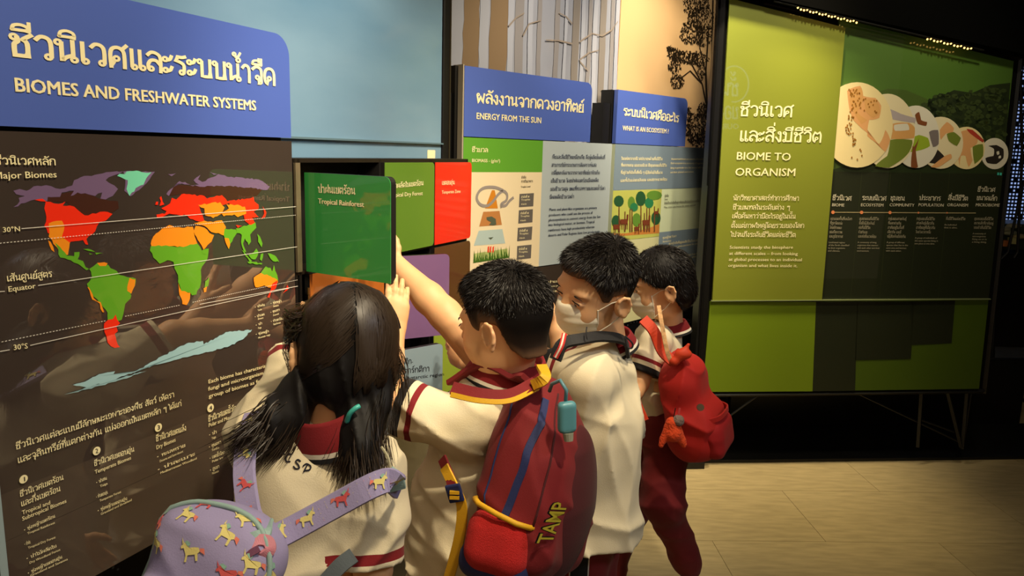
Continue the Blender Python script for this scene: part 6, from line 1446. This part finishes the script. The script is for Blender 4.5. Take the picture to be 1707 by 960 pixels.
# ---------------------------------------------------------------- girl with ponytails, lavender unicorn-print backpack
def girl_one():
    t = thing('person', 'girl from behind with long dark ponytails and white shirt, nearest the viewer', 'person', (J(520, 900, 1.15)[0], 1.12, 0))
    hc = J(578, 590, 1.25); R = frame((-.32, .86, -.42), (.10, 0, 1)); f, l, u = R; s = 1.02
    nb = J(556, 702, 1.215)
    shL = J(468, 690, 1.30); elL = J(492, 590, 1.44); wrL = J(515, 560, 1.60)
    shR = J(618, 792, 1.17); elR = J(622, 950, 1.13); wrR = J(600, 1060, 1.25)
    hip = [gz(J(470, 1000, 1.12), .62), gz(J(560, 1000, 1.08), .62)]
    knees = [gz(hip[0]+[0, .03, 0], .35), gz(hip[1]+[0, .03, 0], .35)]; feet = [gz(hip[0], .10), gz(hip[1]+[0, .03, 0], .10)]
    V1 = head_field(hc, R, s, nb, .042).mesh(.0036)
    ha = Field(); arm(ha, shL, elL, wrL, (.036, .029, .020)); hand(ha, wrL, (-.2, .9, .3), (-.9, .3, 0), (0, 0, 1), (.1, .1, .1, .15), .3, .96); V2 = ha.mesh(.0036)
    hb = Field(); arm(hb, shR, elR, wrR, (.036, .030, .020)); hand(hb, wrR, (-.2, .6, -.7), (-.9, 0, .3), (0, .7, .6), (.3, .3, .4, .4), .3, .96); V3 = hb.mesh(.0045)
    V4 = body_low([shL, shR], hip, feet, knees, nb, f, l).mesh(.008)
    V, F = join([V1, V2, V3, V4]); build_np('body', V, F, skin_m, t); add_eyes(hc, R, s, t)
    # shirt
    sh = Field(); mid = (shL+shR)/2; ch = J(515, 830, 1.19); lo = J(520, 990, 1.15); bd = np.array([0, 1, 0])
    sh.cone(shL, shR, .050, .050, .05); sh.cone(nb-np.array([0, 0, .04]), nb-np.array([0, 0, .018]), .056, .046, .04); sh.cone(mid-np.array([0, 0, .02]), ch, .086, .104, .05, flat=bd, f=.85)
    sh.cone(ch, lo, .104, .110, .05, flat=bd, f=.85); sh.cone(lo, gz(lo, .55), .110, .120, .04)
    sh.cone(shL, J(430, 730, 1.24), .052, .060, .05)
    d1 = nrm(shL-elL); hem = elL+d1*.018; sh.cone(shL, hem-d1*.02, .054, .046, .03)
    d2 = nrm(shR-elR); hem2 = elR+d2*.012; sh.cone(shR, hem2-d2*.02, .052, .056, .03)
    folds(sh, .0055, [((.4, .2, 1), 40), ((1, 0, .6), 46), ((1, 0, -.3), 60)], seed=44)
    sh.func(lambda X, Y, Z: -((X-hem[0])*d1[0]+(Y-hem[1])*d1[1]+(Z-hem[2])*d1[2]), 'max', hem-[.08, .03, .07], hem+[.08, .1, .09])
    sh.func(lambda X, Y, Z: -((X-hem2[0])*d2[0]+(Y-hem2[1])*d2[1]+(Z-hem2[2])*d2[2]), 'max', hem2-[.062, .09, .09], hem2+[.09, .09, .03])
    V, F = sh.mesh(.0045); V = relax(V, F, 2, .4)
    ba = sleeve_band([(hem2, d2, .085), (hem, d1, .075)])(V)
    build_np('shirt', V, F, shirt_g, t, {'band': ba})
    collar(nb+np.array([0, -.010, .024]), nrm([-.26, -.34, 1]), .064, t, .056, front=f, flare=.030, ex=1.1)
    # embroidered letters on the back, wrapped to the cloth with a small clearance
    from mathutils.bvhtree import BVHTree
    bv = BVHTree.FromPolygons([tuple(v) for v in V], [tuple(int(i) for i in q) for q in F])
    def onto(px, py, off=.0015):
        d = Vector(nrm(ray(px, py))); h = bv.ray_cast(Vector(EYE), d)
        return (np.array(h[0])-np.array(d)*off) if h[0] is not None else J(px, py, 1.1)
    scr = [[(462, 742), (468, 746), (474, 752)], [(456, 745), (462, 738), (470, 748), (474, 757)], [(466, 749), (474, 745)],
           [(486, 757), (481, 757), (476, 763), (478, 769), (484, 769)], [(501, 769), (497, 766), (493, 769), (497, 774), (499, 780), (493, 781), (489, 777)],
           [(506, 787), (510, 779), (512, 775)], [(505, 777), (511, 773), (518, 777), (516, 783), (509, 784)]]
    m = MB()
    for l_ in scr: m.tube([onto(*p) for p in smooth_pts([np.array(p, float) for p in l_], 4)], .0012, 6)
    m.build('embroidered_letters', mat('thread_dark', (24, 24, 40), rough=.8), t)['kind'] = 'stuff'
    lf = legs_cloth(hip, knees, feet, seed=12); from_field(lf, .008, 'trousers', pants_m, t)
    for q in feet: shoe(q, f, t)
    # hair: cap, combed ribbons, two ponytails
    hf = Field(); hf.ell(hc+s*(-.014*f+.030*u), np.array([.100, .084, .088])*s, R, .02); hf.ell(hc+s*(-.034*f-.030*u), np.array([.062, .066, .055])*s, R, .03)
    
    tieL = J(500, 648, 1.20); tieR = J(596, 696, 1.165)
    hf.cone(hc-.03*f-.05*u+.03*l, tieL, .045, .020, .03); hf.cone(hc-.04*f-.05*u-.03*l, tieR, .045, .022, .03)
    tails = [(tieL, [tieL, J(470, 690, 1.16), J(430, 722, 1.14), J(388, 748, 1.13)], .030), (tieL, [tieL, J(486, 700, 1.16), J(462, 740, 1.15), J(436, 765, 1.14)], .026),
             (tieR, [tieR, J(606, 740, 1.13), J(612, 778, 1.12), J(616, 806, 1.11)], .026), (tieR, [tieR, J(590, 738, 1.14), J(585, 765, 1.13), J(575, 800, 1.13)], .022), (tieR, [J(634, 630, 1.21), J(632, 680, 1.17), J(622, 725, 1.14), J(624, 775, 1.12)], .018)]
    for _, p, r in tails:
        q = smooth_pts(p, 3)
        for i in range(min(len(q)-1, 6)): hf.cone(q[i], q[i+1], r*(1-.09*i), r*(1-.09*(i+1)), .02)
    def cutf(X, Y, Z): x = X-hc[0]; y = Y-hc[1]; z = Z-hc[2]; return ((x*f[0]+y*f[1]+z*f[2])-.055*s)-np.maximum(x*u[0]+y*u[1]+z*u[2]-.05, 0)
    hf.func(cutf); folds(hf, .003, [((1, .2, .3), 120)], seed=3)
    V, F = hf.mesh(.004); V = relax(V, F, 2, .5); build_np('hair', V, F, hair_m, t)
    rs = np.random.RandomState(8); C0 = hc+s*(-.014*f+.030*u); rad = np.array([.102, .087, .092])*s
    VV = []; FF = []
    bvh_ = BVHTree.FromPolygons([tuple(v) for v in V], [tuple(int(i) for i in q) for q in F])
    def snap(p, off):
        h = bvh_.find_nearest(Vector(p)); return np.array(h[0])+np.array(h[1])*off
    def ribbon(path, w, nrmf):
        n = len(path); base = len(VV)
        for i in range(n):
            T = nrm(path[min(i+1, n-1)]-path[max(i-1, 0)]); N = nrmf(path[i]); Sd = nrm(np.cross(T, N)); ww = w*(.35+.65*math.sin(math.pi*min(1, (i+.6)/n)**.7)) if i < n-1 else w*.08
            VV.append(path[i]-Sd*ww); VV.append(path[i]+Sd*ww)
        for i in range(n-1): a = base+2*i; FF.append((a, a+1, a+3, a+2))
    def ellp(d, off): d = d/np.linalg.norm(d); k = 1/np.linalg.norm(d/rad); k = k+off; return C0+k*(d[0]*f+d[1]*l+d[2]*u)
    for n_ in range(3600):
        sd = 1 if rs.rand() < .5 else -1
        tie, tl = (tieL, tails[rs.randint(0, 2)][1]) if sd > 0 else (tieR, tails[2+rs.randint(0, 3)][1])
        ff = rs.uniform(-.9, .75); st_ = np.array([ff, sd*rs.uniform(.0, .30), 1.0-.35*abs(ff)])
        if rs.rand() < .55: st_ = np.array([rs.uniform(-.9, .6), sd*rs.uniform(.1, 1.), rs.uniform(-.2, .9)])
        if rs.rand() < .25: st_ = np.array([-1., sd*rs.uniform(0, .35), rs.uniform(-.35, .8)])
        q = tie-C0; te = np.array([q@f, q@l, q@u]); Rt = np.linalg.norm(te); st_ = st_/np.linalg.norm(st_); td = te/Rt; off = rs.uniform(-.002, .007); so = rs.uniform(.0006, .0035); path = []
        sweep = np.array([-.25, sd*.45, 0])*rs.uniform(.2, 1)*(0 if st_[0] < -.75 else 1)
        for i in range(9):
            tt = i/8; d = st_*(1-tt)+td*tt+sweep*math.sin(math.pi*tt); p = ellp(d, off)
            if tt > .6: k = (tt-.6)/.4; p = p*(1-k*k)+(tie+rs.normal(0, .006, 3))*(k*k)
            path.append(snap(p, so) if tt < .85 else p)
        j = rs.normal(0, .0075, 3); tp = smooth_pts(tl, 4); L = rs.uniform(.5, 1.1)
        if tl is tails[4][1]: path = path[:6]
        for i in range(1, len(tp)):
            if i/len(tp) > L: break
            path.append(tp[i]+j*(1+.9*i/len(tp))+rs.normal(0, .0005, 3))
        ribbon(path, rs.uniform(.0006, .0013), lambda p: p-C0-(0 if True else 0))
    # loose strands flying to the left and hanging at the right
    for n_ in range(330):
        a = ellp(np.array([rs.uniform(-.5, .3), 1, rs.uniform(-.1, .75)]), 0); e = J(rs.uniform(470, 505), rs.uniform(520, 590), 1.26+rs.normal(0, .02)); g = J(rs.uniform(482, 520), rs.uniform(600, 650), 1.24)
        ribbon(smooth_pts([ellp(np.array([0, .2, 1]), .004), a, e, g], 4), rs.uniform(.0006, .0013), lambda p: p-C0)
    for n_ in range(150):
        a = J(rs.uniform(480, 500), rs.uniform(650, 700), 1.18); e = J(rs.uniform(378, 440), rs.uniform(715, 775), 1.12+rs.normal(0, .02)); md = (a+e)/2+np.array([0, 0, rs.uniform(-.01, .03)])
        ribbon(smooth_pts([a, md, e], 5), rs.uniform(.0005, .0012), lambda p: np.array([0, -1, .2]))
    for n_ in range(60):
        a = J(rs.uniform(560, 630), rs.uniform(735, 760), 1.13); e = a+np.array([rs.normal(0, .02), -.01, -rs.uniform(.02, .07)]); ribbon(smooth_pts([a, (a+e)/2+rs.normal(0, .004, 3), e], 4), .0007, lambda p: np.array([0, -1, 0]))
    for n_ in range(40):
        a = J(rs.uniform(650, 664), rs.uniform(560, 600), 1.24); e = J(rs.uniform(655, 684), rs.uniform(630, 700), 1.22); ribbon(smooth_pts([a, (a+e)/2+np.array([.01, 0, 0]), e], 4), .0005, lambda p: np.array([0, -1, 0]))
    VV_ = np.array(VV); FF_ = np.array(FF); fc = VV_[FF_].mean(1)-hc; ok = ~(((fc@f) > .062*s) & ((fc@u) < .06)); build_np('hair_strands', VV_, FF_[ok], hair_b, t)['kind'] = 'stuff'
    m = MB(); m.tube(smooth_pts([J(578, 703, 1.13), J(583, 690, 1.125), J(592, 681, 1.125), J(599, 677, 1.13)], 5), .0042, 8); m.build('hair_tie', mat('teal_tie', (74, 186, 170), rough=.4), t, smooth=True)
    m = MB(); m.tube([J(488, 652, 1.185), J(500, 640, 1.18), J(510, 650, 1.185)], .005, 8); m.build('hair_tie', mat('dark_tie', (20, 18, 20)), t, smooth=True)
    hbp = [ellp(np.array([.30, math.sin(a), math.cos(a)]), .008) for a in np.linspace(-1.35, .15, 12)]
    strap(hbp, .010, .003, [p-C0 for p in hbp], mat('headband', (14, 13, 13), rough=.25), 'headband', t)
    return onto
onto1 = girl_one()

def pack_one():
    c = J(352, 1000, .93); t = thing('backpack', 'lavender backpack printed with pale unicorns, worn by the nearest girl', 'backpack', c)
    lav = weave('lavender', (158, 148, 188), rough=.75, vary=(9, .06)); mint = weave('mint_trim', (150, 178, 172), rough=.6); pink = weave('pink_trim', (206, 132, 146), rough=.6)
    up = nrm(np.array([.30, .40, .87])); bk = nrm(np.array([-.25, -.85, .3])); R = np.zeros((3, 3)); R[2] = up; R[0] = nrm(bk-up*np.dot(bk, up)); R[1] = np.cross(up, R[0])
    top = J(396, 858, 1.0); cc = top-up*.155
    fl = Field(); superbox(fl, cc, R, (.060, .090, .150), .056); fl.ell(cc+up*.10, (.056, .084, .065), R, .04); superbox(fl, cc+R[0]*.058-up*.045, R, (.042, .084, .092), .038, .015)
    folds(fl, .0035, [((1, .2, .5), 40), ((.2, .1, 1), 50)], seed=51)
    V, F = fl.mesh(.0042); V = relax(V, F, 2, .4); build_np('pack_body', V, F, lav, t)
    from mathutils.bvhtree import BVHTree
    bv = BVHTree.FromPolygons([tuple(v) for v in V], [tuple(int(i) for i in q) for q in F])
    def snap(p, off=.001):
        p = Vector(p); h = bv.find_nearest(p); return np.array(h[0])+np.array(h[1])*off, np.array(h[1])
    def loc(a, b, e): return cc+R[0]*a+R[1]*b+up*e
    # zip piping round the pocket and the main opening
    for pts, r, m_, nm in [([loc(.10, -.096, -.10), loc(.10, -.094, .0), loc(.098, -.07, .046), loc(.10, 0, .056), loc(.098, .07, .046), loc(.10, .094, .0), loc(.10, .096, -.10)], .0045, mint, 'pocket_piping'),
                           ([loc(.02, -.10, -.05), loc(.02, -.10, .08), loc(.03, -.06, .15), loc(.035, 0, .168), loc(.03, .06, .15), loc(.02, .10, .08), loc(.02, .10, -.05)], .004, mint, 'zip_piping')]:
        m = MB(); m.tube([snap(p, .002)[0] for p in smooth_pts(pts, 5)], r, 8); m.build(nm, m_, t, smooth=True)
    gold = weave('gold_satin', (206, 182, 120), rough=.35, sheen=.0, vary=(30, .2))
    gp = [loc(.10, -.085, .030), loc(.10, -.05, .046), loc(.10, 0, .05), loc(.10, .05, .046), loc(.10, .085, .030), loc(.10, .085, .012), loc(.10, .04, .018), loc(.10, 0, .020), loc(.10, -.04, .018), loc(.10, -.085, .012)]
    n5 = 5; m = MB(); tp_ = [snap(p, .0012)[0] for p in gp]; m.add(tp_, [(i_, i_+1, 8-i_, 9-i_) for i_ in range(4)]); m.build('satin_panel', gold, t)
    # little unicorns and stars printed on the cloth
    UNI = [[(-10, 2), (-8, 7), (-2, 8), (5, 8), (9, 13), (12, 15), (14, 13), (17, 11), (17, 8), (13, 8), (11, 3), (10, -1), (12, -9), (9, -9), (7, -1), (-3, -1), (-4, -9), (-7, -9), (-7, 0)], [(13, 15), (16, 22), (15, 13)]]
    TAIL = [(-10, 6), (-16, 5), (-17, -3), (-13, 0), (-10, 2)]; MANE = [(6, 9), (3, 13), (8, 17), (12, 16), (9, 12)]
    def printed(m, poly, base, ex, ey, sc, snapf, off):
        pts = [base+ex*x*sc+ey*y*sc for x, y in poly]; c_ = sum(pts)/len(pts); v = [snapf(p, off) for p in pts]; m.add(v, [tuple(range(len(v)))])
    cols_ = [weave('uni_yellow', (222, 206, 128)), weave('uni_pink', (222, 120, 100)), weave('uni_coral', (206, 84, 84)), weave('uni_mint', (140, 180, 160))]
    r_ = random.Random(12); ms = [MB() for _ in cols_]
    for (a, b, e) in [(.10, -.06, .0), (.10, .0, .01), (.10, .058, -.005), (.10, -.03, -.05), (.10, .04, -.055), (.06, -.06, .09), (.06, .0, .10), (.06, .06, .09), (.03, -.03, .15), (.03, .04, .148), (.02, .10, .04), (.02, .10, .10), (.05, .10, -.02), (.10, -.07, -.08), (.02, -.1, .04), (.02, -.1, .1), (.10, -.045, .028), (.10, .03, -.02), (.10, -.005, -.085), (.10, .07, -.035), (.045, -.035, .125), (.045, .03, .128), (.05, .085, .11), (.05, -.085, .115)]:
        p, nn = snap(loc(a, b, e)); an = r_.uniform(-.6, .6); ey = nrm(up-nn*np.dot(up, nn)); ex = np.cross(ey, nn)*-1; ex, ey = math.cos(an)*ex+math.sin(an)*ey, math.cos(an)*ey-math.sin(an)*ex
        k = 0 if r_.random() < .7 else 2; sf = lambda q, o: snap(q, o)[0]
        for pl in UNI: printed(ms[k], pl, p, ex, ey, .00105, sf, .0015)
        printed(ms[1], TAIL, p, ex, ey, .00105, sf, .0018); printed(ms[3], MANE, p, ex, ey, .00105, sf, .0018)
    for m, c_ in zip(ms, cols_): m.build('unicorn_print', c_, t)['kind'] = 'stuff'
    # straps
    N_ = nrm([0, -1, .25])
    sl = [J(425, 690, 1.20), J(412, 740, 1.14), J(408, 790, 1.09), J(416, 850, 1.035), J(428, 880, 1.0)]
    sr = [J(440, 905, .985), J(490, 880, 1.005), J(560, 842, 1.02), J(620, 810, 1.03), J(652, 800, 1.06), J(664, 812, 1.10)]
    nl = [(-.1, -1, .5)]*5; nr = [(-.1, -1, .3)]*5+[(.8, -.7, .2)]
    strap(sl, .036, .006, nl, lav, 'shoulder_strap', t); strap(sr, .037, .006, nr, lav, 'shoulder_strap', t)
    def on_line(pts, nrms, k, lat, off=.0075):
        P_ = smooth_pts(pts, 6); Q = smooth_pts(nrms, 6); i = min(int(k*(len(P_)-1)), len(P_)-2); T = nrm(P_[i+1]-P_[i]); N = nrm(Q[i]-T*np.dot(Q[i], T)); return P_[i]+np.cross(T, N)*lat+N*off, T, N
    ms = [MB() for _ in cols_]
    for pts, nr_, ks in ((sl, nl, (.12, .36, .60, .84)), (sr, nr, (.13, .28, .46, .64, .80))):
        for j, k in enumerate(ks):
            p, T, N = on_line(pts, nr_, k, r_.uniform(-.003, .003)); ey = np.cross(N, T); an = r_.uniform(-.7, .7); ex = math.cos(an)*T+math.sin(an)*ey; ey = np.cross(N, ex); cidx = 2 if j == 2 else 0
            fl_ = lambda q, o: q-N*np.dot(q-p, N)+N*o
            for pl in UNI: printed(ms[cidx], pl, p, ex, ey, .00085, fl_, .0002)
            printed(ms[1], TAIL, p, ex, ey, .00085, fl_, .0004); printed(ms[3], MANE, p, ex, ey, .00085, fl_, .0004)
        for _ in range(60):
            p, T, N = on_line(pts, nr_, r_.uniform(.03, .95), r_.uniform(-.014, .014), .0074); e2 = np.cross(T, N); q = .0006
            ms[r_.choice((0, 0, 1))].add([p-T*q, p+e2*q, p+T*q, p-e2*q], [(0, 1, 2, 3)])
    for m, c_ in zip(ms, cols_): m.build('strap_print', c_, t)['kind'] = 'stuff'
    # grab handle, bow, adjuster
    strap([J(372, 868, .99), J(378, 890, .95), J(405, 900, .94), J(438, 892, .95), J(446, 872, .99)], .020, .004, [(0, -1, .5)]*5, mint, 'grab_handle', t)
    strap([J(384, 852, 1.0), J(376, 862, .99), J(374, 872, .985)], .010, .003, [(0, -1, .5)]*3, mint, 'handle_root', t)
    strap([J(388, 985, .92), J(394, 950, .925), J(408, 920, .93), J(428, 902, .94), J(446, 902, .945), J(450, 916, .94), J(436, 926, .935), J(414, 934, .93), J(402, 948, .925)], .016, .004, [(-.2, -1, .5), (-.2, -1, .5), (-.2, -1, .6), (0, -.8, .8), (.5, -.8, .5), (.3, -1, 0), (0, -.9, -.3), (0, -1, .2), (-.1, -1, .5)], pink, 'pink_bow', t)
    strap([J(404, 944, .92), J(416, 924, .925), J(432, 914, .93)], .010, .003, [(0, -1, .4)]*3, weave('bow_dark', (120, 70, 96)), 'pink_bow', t)
    strap([J(646, 790, 1.075), J(658, 800, 1.07), J(662, 815, 1.075)], .028, .004, [(.2, -1, .2)]*3, mint, 'adjuster_loop', t)
    m = MB(); m.tube(smooth_pts([J(636, 745, 1.09), J(648, 765, 1.075), J(650, 792, 1.07)], 5), .0022, 6); m.build('cord', mat('cord_clear', (180, 172, 140), rough=.3), t)
    strap([J(590, 925, 1.03), J(565, 945, 1.02), J(530, 985, 1.01)], .024, .003, [(0, -1, .3)]*3, weave('grey_web', (96, 104, 108)), 'lower_strap', t)
pack_one()
